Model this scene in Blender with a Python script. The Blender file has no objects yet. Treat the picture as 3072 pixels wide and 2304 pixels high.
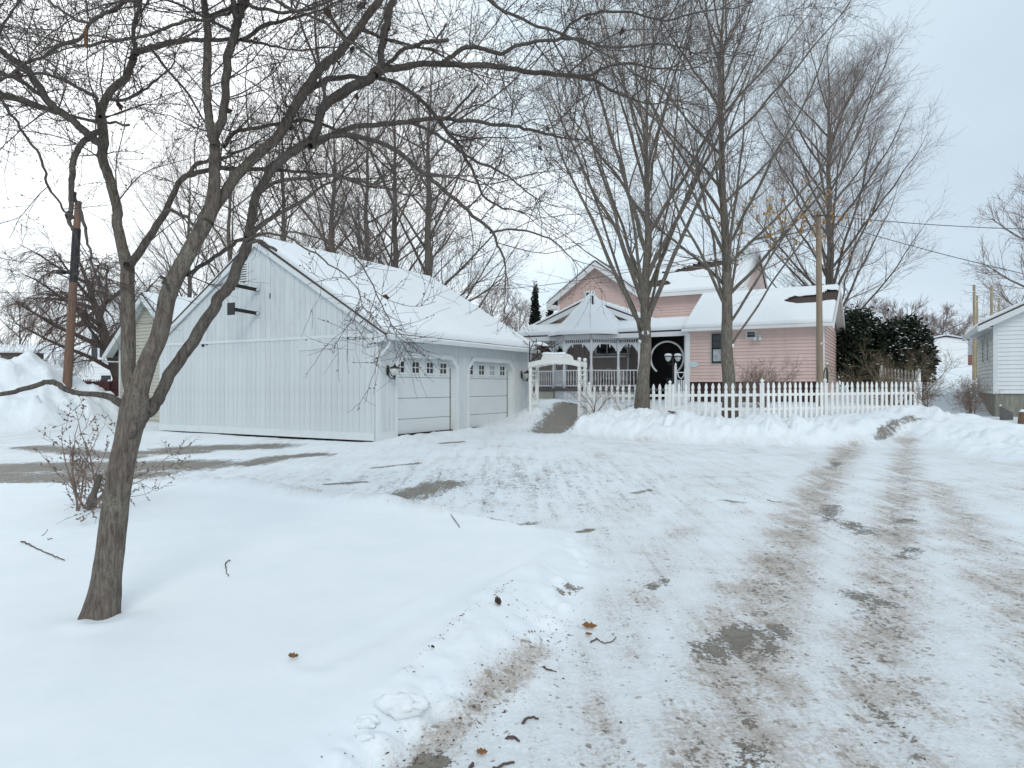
import bpy, math, random
import numpy as np
from mathutils import Vector

SC = bpy.context.scene
COL = SC.collection
R = math.radians

# ------------------------------------------------------------------ camera
EYE, F, CX, HY = 1.6, 2050.0, 1536.0, 1160.0
cam = bpy.data.cameras.new('camera')
cam.sensor_width = 36.0
cam.lens = 36.0 * F / 3072.0
cam.shift_y = 8.0 / 3072.0
cam.clip_start = 0.05
cam.clip_end = 4000.0
camo = bpy.data.objects.new('camera', cam)
COL.objects.link(camo)
camo.location = (0, 0, EYE)
camo.rotation_euler = (R(90), 0, 0)
SC.camera = camo

# ------------------------------------------------------------------ light
SUN_AZ, SUN_EL = R(168), R(36)          # azimuth from +Y towards +X
SUN_DIR = Vector((math.sin(SUN_AZ) * math.cos(SUN_EL), math.cos(SUN_AZ) * math.cos(SUN_EL), math.sin(SUN_EL)))
W = bpy.data.worlds.new('World')
SC.world = W
W.use_nodes = True
nt = W.node_tree
for n in list(nt.nodes):
    nt.nodes.remove(n)


def N(nt, typ, **kw):
    n = nt.nodes.new(typ)
    for k, v in kw.items():
        if k.startswith('i_'):
            key = k[2:]
            key = int(key) if key.isdigit() else key.replace('_', ' ')
            n.inputs[key].default_value = v
        else:
            setattr(n, k, v)
    return n


def L(nt, a, b):
    nt.links.new(a, b)


def ramp(nt, src, stops, interp='LINEAR'):
    r = nt.nodes.new('ShaderNodeValToRGB')
    r.color_ramp.interpolation = interp
    els = r.color_ramp.elements
    while len(els) > 2:
        els.remove(els[-1])
    for i, (p, c) in enumerate(stops):
        e = els[i] if i < 2 else els.new(p)
        e.position = p
        e.color = (c[0], c[1], c[2], 1) if hasattr(c, '__len__') else (c, c, c, 1)
    L(nt, src, r.inputs[0])
    return r.outputs[0]


def math_n(nt, op, a, b=None, c=None, clamp=False):
    m = nt.nodes.new('ShaderNodeMath')
    m.operation = op
    m.use_clamp = clamp
    for i, v in enumerate((a, b, c)):
        if v is None:
            continue
        if isinstance(v, (int, float)):
            m.inputs[i].default_value = v
        else:
            L(nt, v, m.inputs[i])
    return m.outputs[0]


def mixc(nt, fac, a, b, blend='MIX'):
    m = nt.nodes.new('ShaderNodeMix')
    m.data_type = 'RGBA'
    m.blend_type = blend
    for idx, v in ((0, fac), (6, a), (7, b)):
        if isinstance(v, (int, float)):
            m.inputs[idx].default_value = v
        elif hasattr(v, '__len__'):
            m.inputs[idx].default_value = (v[0], v[1], v[2], 1)
        else:
            L(nt, v, m.inputs[idx])
    return m.outputs[2]


sky = N(nt, 'ShaderNodeTexSky')
sky.sky_type = 'NISHITA'
sky.sun_disc = False
sky.sun_elevation = SUN_EL
sky.sun_rotation = SUN_AZ
sky.air_density = 1.0
sky.dust_density = 3.0
tc = N(nt, 'ShaderNodeTexCoord')
nz = N(nt, 'ShaderNodeTexNoise', i_Scale=2.3, i_Detail=5.0, i_Roughness=0.5)
mp = N(nt, 'ShaderNodeMapping')
mp.inputs['Scale'].default_value = (1, 1, 2.4)
mp.inputs['Location'].default_value = (3.1, 1.7, 0.4)
L(nt, tc.outputs['Generated'], mp.inputs[0])
L(nt, mp.outputs[0], nz.inputs['Vector'])
dt = N(nt, 'ShaderNodeVectorMath', operation='DOT_PRODUCT')
L(nt, tc.outputs['Generated'], dt.inputs[0])
dt.inputs[1].default_value = Vector((-0.55, 0.75, 0.36)).normalized()
glow = math_n(nt, 'MULTIPLY_ADD', dt.outputs['Value'], 0.5, 0.5, clamp=True)
glow = math_n(nt, 'POWER', glow, 2.6)
cl = math_n(nt, 'MULTIPLY_ADD', nz.outputs['Fac'], 0.55, math_n(nt, 'MULTIPLY', glow, 0.75))
cloud = ramp(nt, cl, [(0.42, (4.9, 5.9, 6.8)), (0.58, (5.5, 6.5, 7.4)), (0.80, (6.6, 7.8, 8.6)), (1.0, (11.6, 12.0, 12.2))])
skyc = mixc(nt, 0.93, sky.outputs[0], cloud)
bg = N(nt, 'ShaderNodeBackground')
bg.inputs['Strength'].default_value = 0.1
L(nt, skyc, bg.inputs['Color'])
wo = N(nt, 'ShaderNodeOutputWorld')
L(nt, bg.outputs[0], wo.inputs['Surface'])

sun = bpy.data.lights.new('sun', 'SUN')
sun.energy = 0.85
sun.angle = R(25)
sun.color = (1.0, 0.965, 0.92)
suno = bpy.data.objects.new('sun', sun)
COL.objects.link(suno)
suno.rotation_euler = (-SUN_DIR).to_track_quat('-Z', 'Y').to_euler()

SC.view_settings.view_transform = 'Standard'
SC.view_settings.look = 'None'
SC.view_settings.gamma = 1.0
SC.view_settings.use_curve_mapping = False
SC.view_settings.exposure = 0.30
SC.render.engine = 'CYCLES'
SC.cycles.max_bounces = 6
SC.cycles.use_denoising = True
SC.render.film_transparent = False

# ------------------------------------------------------------------ noise (numpy)
_rs = np.random.RandomState(7)
_PERM = _rs.permutation(1024)
_GR = _rs.rand(1024) * 2 * np.pi
_GX, _GY = np.cos(_GR), np.sin(_GR)
_WX, _WY, _WV = _rs.rand(1024), _rs.rand(1024), _rs.rand(1024)


def _h(ix, iy):
    return _PERM[(_PERM[ix & 1023] + iy) & 1023]


def perlin(x, y):
    x = np.asarray(x, float); y = np.asarray(y, float)
    x0 = np.floor(x).astype(np.int64); y0 = np.floor(y).astype(np.int64)
    fx, fy = x - x0, y - y0
    u = fx * fx * fx * (fx * (fx * 6 - 15) + 10); v = fy * fy * fy * (fy * (fy * 6 - 15) + 10)

    def g(ix, iy, dx, dy):
        h = _h(ix, iy)
        return _GX[h] * dx + _GY[h] * dy
    a = g(x0, y0, fx, fy); b = g(x0 + 1, y0, fx - 1, fy)
    c = g(x0, y0 + 1, fx, fy - 1); d = g(x0 + 1, y0 + 1, fx - 1, fy - 1)
    return (a + u * (b - a)) + v * ((c + u * (d - c)) - (a + u * (b - a)))


def fbm(x, y, o=4, g=0.5):
    s = 0; a = 1.0
    for i in range(o):
        s = s + a * perlin(x * 2 ** i + 17.3 * i, y * 2 ** i - 9.1 * i); a *= g
    return s


def worley(x, y):
    """distance to nearest feature and that feature's random value"""
    x = np.asarray(x, float); y = np.asarray(y, float)
    x0 = np.floor(x).astype(np.int64); y0 = np.floor(y).astype(np.int64)
    best = np.full(x.shape, 9.0); val = np.zeros(x.shape)
    for i in (-1, 0, 1):
        for j in (-1, 0, 1):
            h = _h(x0 + i, y0 + j)
            d = (x0 + i + _WX[h] - x) ** 2 + (y0 + j + _WY[h] - y) ** 2
            m = d < best
            best = np.where(m, d, best); val = np.where(m, _WV[h], val)
    return np.sqrt(best), val


def sstep(a, b, x):
    t = np.clip((x - a) / (b - a), 0, 1)
    return t * t * (3 - 2 * t)


# ------------------------------------------------------------------ object helpers
def tag(o, label=None, cat=None, group=None, kind=None):
    if label: o['label'] = label
    if cat: o['category'] = cat
    if group: o['group'] = group
    if kind: o['kind'] = kind
    return o


def empty(name, loc=(0, 0, 0), rz=0.0, parent=None):
    o = bpy.data.objects.new(name, None)
    COL.objects.link(o)
    o.location = loc
    o.rotation_euler = (0, 0, rz)
    o.empty_display_size = 0.2
    if parent: o.parent = parent
    return o


def link(name, me, parent=None, loc=None, rot=None):
    o = bpy.data.objects.new(name, me)
    COL.objects.link(o)
    if parent: o.parent = parent
    if loc is not None: o.location = loc
    if rot is not None: o.rotation_euler = rot
    return o


def np_mesh(name, V, Fq, mat, smooth=True, tris=None):
    """V (n,3), Fq (m,4) quads and optional (k,3) tris"""
    me = bpy.data.meshes.new(name)
    V = np.asarray(V, np.float32)
    me.vertices.add(len(V))
    me.vertices.foreach_set('co', V.ravel())
    Fq = np.asarray(Fq, np.int32).reshape(-1, 4)
    loops = Fq.ravel(); starts = np.arange(len(Fq), dtype=np.int32) * 4
    if tris is not None and len(tris):
        T = np.asarray(tris, np.int32)
        starts = np.concatenate([starts, len(loops) + np.arange(len(T), dtype=np.int32) * 3])
        loops = np.concatenate([loops, T.ravel()])
    me.loops.add(len(loops))
    me.loops.foreach_set('vertex_index', loops.astype(np.int32))
    me.polygons.add(len(starts))
    me.polygons.foreach_set('loop_start', starts.astype(np.int32))
    if smooth:
        me.polygons.foreach_set('use_smooth', np.ones(len(starts), bool))
    if mat: me.materials.append(mat)
    me.update(calc_edges=True)
    return me


class MB:
    """collects boxes, prisms and tubes into one mesh"""

    def __init__(self):
        self.v = []; self.f = []

    def add(self, vs, fs):
        b = len(self.v)
        self.v += [tuple(p) for p in vs]
        self.f += [tuple(i + b for i in f) for f in fs]
        return self

    def box(self, x0, x1, y0, y1, z0, z1):
        vs = [(x0, y0, z0), (x1, y0, z0), (x1, y1, z0), (x0, y1, z0), (x0, y0, z1), (x1, y0, z1), (x1, y1, z1), (x0, y1, z1)]
        return self.add(vs, [(0, 3, 2, 1), (4, 5, 6, 7), (0, 1, 5, 4), (1, 2, 6, 5), (2, 3, 7, 6), (3, 0, 4, 7)])

    def prism(self, poly, axis, a, b):
        """poly of 2D points extruded along axis 'x','y' or 'z' from a to b"""
        n = len(poly)

        def P(p, t):
            if axis == 'y': return (p[0], t, p[1])
            if axis == 'x': return (t, p[0], p[1])
            return (p[0], p[1], t)
        vs = [P(p, a) for p in poly] + [P(p, b) for p in poly]
        fs = [tuple(range(n))[::-1], tuple(range(n, 2 * n))]
        for i in range(n):
            j = (i + 1) % n
            fs.append((i, j, n + j, n + i))
        return self.add(vs, fs)

    def beam(self, p, q, w, h, up=(0, 0, 1)):
        p, q = Vector(p), Vector(q)
        t = (q - p).normalized(); up = Vector(up)
        s = t.cross(up)
        if s.length < 1e-4: s = t.cross(Vector((1, 0, 0)))
        s.normalize(); u = s.cross(t)
        vs = []
        for c in (p, q):
            for a, b in ((-1, -1), (1, -1), (1, 1), (-1, 1)):
                vs.append(c + s * (a * w / 2) + u * (b * h / 2))
        return self.add(vs, [(0, 3, 2, 1), (4, 5, 6, 7), (0, 1, 5, 4), (1, 2, 6, 5), (2, 3, 7, 6), (3, 0, 4, 7)])

    def tube(self, pts, r, n=8):
        pts = [Vector(p) for p in pts]
        rs = r if hasattr(r, '__len__') else [r] * len(pts)
        vs = []; fs = []
        ref = Vector((0.31, 0.17, 0.93))
        d0 = (pts[-1] - pts[0])
        if d0.length > 1e-6 and abs(d0.normalized().dot(ref.normalized())) > 0.9: ref = Vector((1, 0.2, 0.1))
        for i, p in enumerate(pts):
            t = (pts[min(i + 1, len(pts) - 1)] - pts[max(i - 1, 0)]).normalized()
            s = t.cross(ref)
            if s.length < 1e-4: s = t.cross(Vector((0.9, 0.3, 0.2)))
            s.normalize(); u = s.cross(t)
            for k in range(n):
                a = 2 * math.pi * k / n
                vs.append(p + s * (math.cos(a) * rs[i]) + u * (math.sin(a) * rs[i]))
        for i in range(len(pts) - 1):
            for k in range(n):
                k2 = (k + 1) % n
                fs.append((i * n + k, i * n + k2, (i + 1) * n + k2, (i + 1) * n + k))
        fs.append(tuple(range(n))[::-1]); fs.append(tuple(range((len(pts) - 1) * n, len(pts) * n)))
        return self.add(vs, fs)

    def lathe(self, prof, c=(0, 0, 0), n=12, rot=0.0, cap=True):
        """prof [(r,z)], around z at c"""
        vs = []; fs = []
        for r, z in prof:
            for k in range(n):
                a = 2 * math.pi * k / n + rot
                vs.append((c[0] + r * math.cos(a), c[1] + r * math.sin(a), c[2] + z))
        for i in range(len(prof) - 1):
            for k in range(n):
                k2 = (k + 1) % n
                fs.append((i * n + k, i * n + k2, (i + 1) * n + k2, (i + 1) * n + k))
        if cap:
            fs.append(tuple(range(n))[::-1]); fs.append(tuple(range((len(prof) - 1) * n, len(prof) * n)))
        return self.add(vs, fs)

    def mesh(self, name, mat, smooth=False):
        me = bpy.data.meshes.new(name)
        me.from_pydata(self.v, [], self.f)
        if smooth:
            me.polygons.foreach_set('use_smooth', np.ones(len(me.polygons), bool))
        me.materials.append(mat)
        me.update()
        return me

    def build(self, name, mat, parent=None, smooth=False, loc=None, rot=None):
        return link(name, self.mesh(name, mat, smooth), parent, loc, rot)


def bevel(o, w=0.008, seg=2):
    m = o.modifiers.new('edge', 'BEVEL')
    m.width = w; m.segments = seg; m.limit_method = 'ANGLE'
    return o


def at(px, py, d):
    """photo pixel and distance to a point of the place"""
    return Vector(((px - CX) / F * d, d, EYE + (HY - py) / F * d))


# ------------------------------------------------------------------ materials
def mat_base(name, rough=0.6, spec=0.3):
    m = bpy.data.materials.new(name)
    m.use_nodes = True
    nt = m.node_tree
    b = nt.nodes['Principled BSDF']
    b.inputs['Roughness'].default_value = rough
    b.inputs['Specular IOR Level'].default_value = spec
    return m, nt, b


def simple(name, col, rough=0.6, var=0.12, scale=6.0, spec=0.3, metal=0.0, bump=0.0, bscale=40.0, stretch=(1, 1, 1), dirt=None, dirt_amt=0.0, rnd=0.0):
    m, nt, b = mat_base(name, rough, spec)
    b.inputs['Metallic'].default_value = metal
    tc = N(nt, 'ShaderNodeTexCoord')
    mp = N(nt, 'ShaderNodeMapping'); mp.inputs['Scale'].default_value = stretch
    L(nt, tc.outputs['Object'], mp.inputs[0])
    nz = N(nt, 'ShaderNodeTexNoise', i_Scale=scale, i_Detail=6.0, i_Roughness=0.62)
    L(nt, mp.outputs[0], nz.inputs['Vector'])
    lo = [c * (1 - var) for c in col]; hi = [min(1, c * (1 + var)) for c in col]
    c = ramp(nt, nz.outputs['Fac'], [(0.3, lo), (0.7, hi)])
    if dirt is not None:
        n2 = N(nt, 'ShaderNodeTexNoise', i_Scale=scale * 2.3, i_Detail=8.0, i_Roughness=0.7)
        L(nt, mp.outputs[0], n2.inputs['Vector'])
        f = ramp(nt, n2.outputs['Fac'], [(0.52, 0.0), (0.74, dirt_amt)])
        c = mixc(nt, f, c, dirt)
    if rnd:
        oi = N(nt, 'ShaderNodeObjectInfo')
        hv = N(nt, 'ShaderNodeHueSaturation')
        L(nt, math_n(nt, 'MULTIPLY_ADD', oi.outputs['Random'], rnd, 1.0 - rnd * 0.6), hv.inputs['Value'])
        L(nt, c, hv.inputs['Color'])
        c = hv.outputs[0]
    L(nt, c, b.inputs['Base Color'])
    if bump:
        n3 = N(nt, 'ShaderNodeTexNoise', i_Scale=bscale, i_Detail=6.0, i_Roughness=0.6)
        L(nt, mp.outputs[0], n3.inputs['Vector'])
        bp = N(nt, 'ShaderNodeBump', i_Strength=bump, i_Distance=0.02)
        L(nt, n3.outputs['Fac'], bp.inputs['Height'])
        L(nt, bp.outputs[0], b.inputs['Normal'])
    return m


M = {}
M['plank_white'] = simple('weathered_white_paint', (0.60, 0.63, 0.635), 0.55, 0.07, 2.2, bump=0.25, bscale=30, stretch=(4, 4, 0.5), dirt=(0.36, 0.36, 0.36), dirt_amt=0.42, rnd=0.06)
M['trim_white'] = simple('white_trim_paint', (0.66, 0.69, 0.69), 0.5, 0.05, 3.0, dirt=(0.5, 0.5, 0.48), dirt_amt=0.25)
M['door_white'] = simple('white_door_enamel', (0.63, 0.665, 0.665), 0.4, 0.03, 1.5)
M['picket_white'] = simple('white_vinyl', (0.8, 0.81, 0.79), 0.45, 0.04, 3.0, dirt=(0.55, 0.56, 0.5), dirt_amt=0.45, rnd=0.10)
M['porch_white'] = simple('porch_white_paint', (0.78, 0.79, 0.79), 0.5, 0.04, 3.0)
M['groove'] = simple('groove_backing', (0.58, 0.60, 0.60), 0.8, 0.1, 5)
M['snow'] = simple('roof_snow', (0.83, 0.865, 0.885), 0.55, 0.015, 1.5, bump=0.25, bscale=9)
M['shingle'] = simple('brown_shingles', (0.075, 0.055, 0.05), 0.9, 0.35, 14, bump=0.6, bscale=30)
M['black_metal'] = simple('black_metal', (0.012, 0.012, 0.014), 0.45, 0.2, 20, spec=0.5)
M['dark_wood'] = simple('dark_stained_wood', (0.022, 0.02, 0.018), 0.7, 0.4, 10, stretch=(6, 1, 6))
M['glass'] = simple('dark_window_glass', (0.02, 0.025, 0.027), 0.06, 0.5, 3, spec=0.6)
M['glass_pale'] = simple('curtained_window_glass', (0.35, 0.38, 0.38), 0.15, 0.3, 5, spec=0.6)
M['lamp_glass'] = simple('frosted_lamp_glass', (0.55, 0.56, 0.53), 0.25, 0.06, 8, spec=0.5)
M['pink'] = simple('pink_siding_paint', (0.70, 0.535, 0.485), 0.6, 0.05, 3, dirt=(0.55, 0.42, 0.38), dirt_amt=0.35, rnd=0.07)
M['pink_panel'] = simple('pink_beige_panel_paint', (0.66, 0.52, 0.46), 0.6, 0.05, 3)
M['pink_shaded'] = simple('shaded_pink_paint', (0.42, 0.35, 0.325), 0.65, 0.08, 4, stretch=(5, 5, 0.6))  # darker copy of the house pink: porch shade put into the colour
M['void_shade'] = simple('painted_void_shade', (0.02, 0.018, 0.018), 0.9, 0.3, 3)  # near-black colour standing in for shade in openings and gaps
M['skirt'] = simple('maroon_skirting', (0.045, 0.024, 0.024), 0.75, 0.35, 6, bump=0.3)
M['cream'] = simple('cream_siding_paint', (0.50, 0.487, 0.415), 0.6, 0.06, 4, dirt=(0.4, 0.39, 0.33), dirt_amt=0.4)
M['vinyl'] = simple('white_vinyl_siding', (0.73, 0.755, 0.76), 0.5, 0.04, 3)
M['vinyl_algae'] = simple('algae_stained_siding', (0.70, 0.73, 0.71), 0.55, 0.05, 2, dirt=(0.16, 0.18, 0.10), dirt_amt=0.75, stretch=(1, 1, 5))
M['far_white'] = simple('far_white_siding', (0.82, 0.83, 0.83), 0.6, 0.03, 3)
M['shutter'] = simple('dark_shutter_paint', (0.06, 0.06, 0.065), 0.6, 0.2, 6)
M['concrete'] = simple('stained_concrete', (0.25, 0.245, 0.21), 0.85, 0.3, 3, bump=0.3, stretch=(3, 3, 0.6), dirt=(0.12, 0.11, 0.08), dirt_amt=0.7)
M['fence_red'] = simple('red_brown_stain', (0.085, 0.032, 0.032), 0.75, 0.3, 4, stretch=(6, 6, 0.7))
M['pole_brown'] = simple('creosote_pole_wood', (0.17, 0.105, 0.075), 0.8, 0.35, 5, stretch=(9, 9, 0.5), bump=0.4)
M['pole_tan'] = simple('weathered_pole_wood', (0.30, 0.235, 0.175), 0.8, 0.25, 5, stretch=(9, 9, 0.5), bump=0.4)
M['post_tan'] = simple('tan_post_wood', (0.33, 0.27, 0.17), 0.8, 0.3, 5, stretch=(9, 9, 0.5))
M['grey_board'] = simple('weathered_grey_board', (0.13, 0.13, 0.13), 0.8, 0.25, 5, stretch=(1, 9, 9))
M['barn'] = simple('grey_metal_siding', (0.40, 0.42, 0.46), 0.5, 0.05, 3)
M['brick'] = simple('faded_red_board', (0.26, 0.11, 0.09), 0.8, 0.2, 4)
M['brown_wall'] = simple('taupe_siding', (0.20, 0.165, 0.14), 0.7, 0.2, 3)
M['straw'] = simple('dry_corn_stubble', (0.52, 0.38, 0.19), 0.9, 0.3, 6)
M['plaque'] = simple('pale_blue_plaque_paint', (0.62, 0.74, 0.78), 0.5, 0.05, 5)
M['plaque_print'] = simple('teal_print', (0.42, 0.62, 0.64), 0.5, 0.1, 9)
M['hose'] = simple('green_hose_rubber', (0.045, 0.085, 0.06), 0.5, 0.2, 9)
M['wire'] = simple('weathered_cable', (0.06, 0.06, 0.065), 0.6, 0.2, 3)
M['yellow'] = simple('yellow_conduit', (0.6, 0.55, 0.25), 0.6, 0.1, 3)
M['steel'] = simple('galvanised_steel', (0.55, 0.57, 0.58), 0.4, 0.1, 9, metal=0.6)
M['stick'] = simple('fallen_twig_bark', (0.11, 0.085, 0.075), 0.8, 0.3, 20)
M['leaf_brown'] = simple('dry_brown_leaf', (0.23, 0.115, 0.045), 0.75, 0.35, 22)
M['leaf_dark'] = simple('wet_dark_leaf', (0.05, 0.028, 0.02), 0.6, 0.4, 30)
M['leaf_tan'] = simple('clinging_tan_leaf', (0.42, 0.26, 0.11), 0.8, 0.35, 3)
M['debris'] = simple('bark_litter', (0.085, 0.055, 0.05), 0.8, 0.6, 6)
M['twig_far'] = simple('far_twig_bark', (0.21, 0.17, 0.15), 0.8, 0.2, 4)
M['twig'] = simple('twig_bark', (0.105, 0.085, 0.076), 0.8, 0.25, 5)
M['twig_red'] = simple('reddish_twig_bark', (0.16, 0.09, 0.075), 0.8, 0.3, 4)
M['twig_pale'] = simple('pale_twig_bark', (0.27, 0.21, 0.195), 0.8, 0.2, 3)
M['twig_crab'] = simple('brown_twig_bark', (0.15, 0.105, 0.09), 0.8, 0.3, 4)
M['twig_bush'] = simple('brown_bush_bark', (0.235, 0.175, 0.145), 0.8, 0.25, 4)
M['twig_olive'] = simple('olive_bush_bark', (0.21, 0.165, 0.11), 0.8, 0.3, 4)
M['wicker'] = simple('white_wrought_iron', (0.72, 0.72, 0.72), 0.5, 0.05, 9)
M['cloth_dark'] = simple('grey_cushion', (0.16, 0.16, 0.165), 0.9, 0.2, 5)


def bark(name, c1, c2, lich, vs=1.0, bump=0.7):
    m, nt, b = mat_base(name, 0.85, 0.2)
    tc = N(nt, 'ShaderNodeTexCoord')
    mp = N(nt, 'ShaderNodeMapping'); mp.inputs['Scale'].default_value = (1, 1, 0.16)
    L(nt, tc.outputs['Object'], mp.inputs[0])
    n1 = N(nt, 'ShaderNodeTexNoise', i_Scale=60.0 * vs, i_Detail=7.0, i_Roughness=0.65, i_Distortion=0.6)
    L(nt, mp.outputs[0], n1.inputs['Vector'])
    n2 = N(nt, 'ShaderNodeTexNoise', i_Scale=7.0 * vs, i_Detail=6.0, i_Roughness=0.65)
    L(nt, tc.outputs['Object'], n2.inputs['Vector'])
    n3 = N(nt, 'ShaderNodeTexNoise', i_Scale=70.0 * vs, i_Detail=4.0)
    L(nt, tc.outputs['Object'], n3.inputs['Vector'])
    c = ramp(nt, n1.outputs['Fac'], [(0.33, c1), (0.66, c2)])
    f = ramp(nt, n2.outputs['Fac'], [(0.47, 0.0), (0.64, 0.75)])
    f2 = ramp(nt, n3.outputs['Fac'], [(0.46, 0.15), (0.60, 1.0)])
    c = mixc(nt, math_n(nt, 'MULTIPLY', f, f2), c, lich)
    L(nt, c, b.inputs['Base Color'])
    bp = N(nt, 'ShaderNodeBump', i_Strength=min(1.0, bump * 1.4), i_Distance=0.02 / vs)
    L(nt, n1.outputs['Fac'], bp.inputs['Height'])
    L(nt, bp.outputs[0], b.inputs['Normal'])
    return m


M['bark_near'] = bark('grey_brown_bark', (0.075, 0.06, 0.05), (0.24, 0.20, 0.17), (0.25, 0.255, 0.19))
M['bark_limb'] = bark('lichened_limb_bark', (0.06, 0.051, 0.045), (0.17, 0.147, 0.128), (0.20, 0.20, 0.155))
M['bark_maple'] = bark('maple_bark', (0.075, 0.066, 0.055), (0.25, 0.22, 0.185), (0.22, 0.225, 0.16), 0.5)
M['bark_far'] = bark('far_tree_bark', (0.085, 0.073, 0.064), (0.19, 0.165, 0.145), (0.18, 0.18, 0.135), 0.3)
M['bark_red'] = bark('crabapple_bark', (0.05, 0.041, 0.036), (0.15, 0.122, 0.105), (0.14, 0.12, 0.09), 0.4)


def leafy(name, c1, c2, rough=0.7):
    m, nt, b = mat_base(name, rough, 0.25)
    tc = N(nt, 'ShaderNodeTexCoord')
    nz = N(nt, 'ShaderNodeTexNoise', i_Scale=2.6, i_Detail=5.0)
    L(nt, tc.outputs['Object'], nz.inputs['Vector'])
    L(nt, ramp(nt, nz.outputs['Fac'], [(0.3, c1), (0.7, c2)]), b.inputs['Base Color'])
    return m


M['yew'] = leafy('dark_evergreen_needles', (0.010, 0.017, 0.012), (0.034, 0.048, 0.026))
M['arbor'] = leafy('arborvitae_sprays', (0.008, 0.014, 0.010), (0.026, 0.036, 0.022))

# ------------------------------------------------------------------ ground
def U(px, py, z=0.05):
    d = (EYE - z) * F / (py - HY)
    return ((px - CX) / F * d, d)


def seg_dist(x, y, pts):
    """distance to a polyline and the parameter (index + t) of the nearest place on it"""
    best = np.full(np.shape(x), 1e9); par = np.zeros(np.shape(x))
    for i in range(len(pts) - 1):
        ax, ay = pts[i][:2]; bx, by = pts[i + 1][:2]
        dx, dy = bx - ax, by - ay
        t = np.clip(((x - ax) * dx + (y - ay) * dy) / max(dx * dx + dy * dy, 1e-9), 0, 1)
        d = np.hypot(x - ax - t * dx, y - ay - t * dy)
        m = d < best
        best = np.where(m, d, best); par = np.where(m, i + t, par)
    return best, par


def inside(x, y, poly):
    c = np.zeros(np.shape(x), bool)
    n = len(poly)
    for i in range(n):
        x1, y1 = poly[i]; x2, y2 = poly[(i + 1) % n]
        if y1 == y2: continue
        m = ((y1 > y) != (y2 > y)) & (x < (x2 - x1) * (y - y1) / (y2 - y1) + x1)
        c ^= m
    return c


LAWN = [(-1.2, -6), (-0.9, 1.5), (-0.57, 2.89), (-0.35, 3.15), (-0.1, 3.53), (0.12, 4.0), (0.34, 4.74), (0.55, 5.6), (0.66, 6.48),
        (0.55, 7.35), (0.05, 7.8), (-1.0, 8.6), (-2.0, 9.2), (-3.5, 10.2), (-5.2, 11.0), (-8.3, 10.5), (-14, 10.8), (-60, 12.5), (-60, -6)]
CREST = [(1705, 1290, 21.8), (1745, 1245, 21.5), (1784, 1222, 21.2), (1871, 1226, 20.7), (2088, 1231, 19.4), (2197, 1241, 18.9), (2305, 1231, 18.6),
         (2403, 1247, 18.5), (2495, 1247, 18.7), (2577, 1231, 19.0), (2685, 1217, 19.4), (2794, 1221, 19.0), (2950, 1264, 17.0), (3072, 1308, 15.0)]
CREST = [tuple(at(*c)) for c in CREST] + [(11.6, 12.5, 0.5), (10.4, 9.5, 0.32), (9.4, 6.5, 0.22), (9.0, 2.0, 0.16)]
CZ = np.array([c[2] for c in CREST])
TREE = (-2.71, 4.5)


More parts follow.
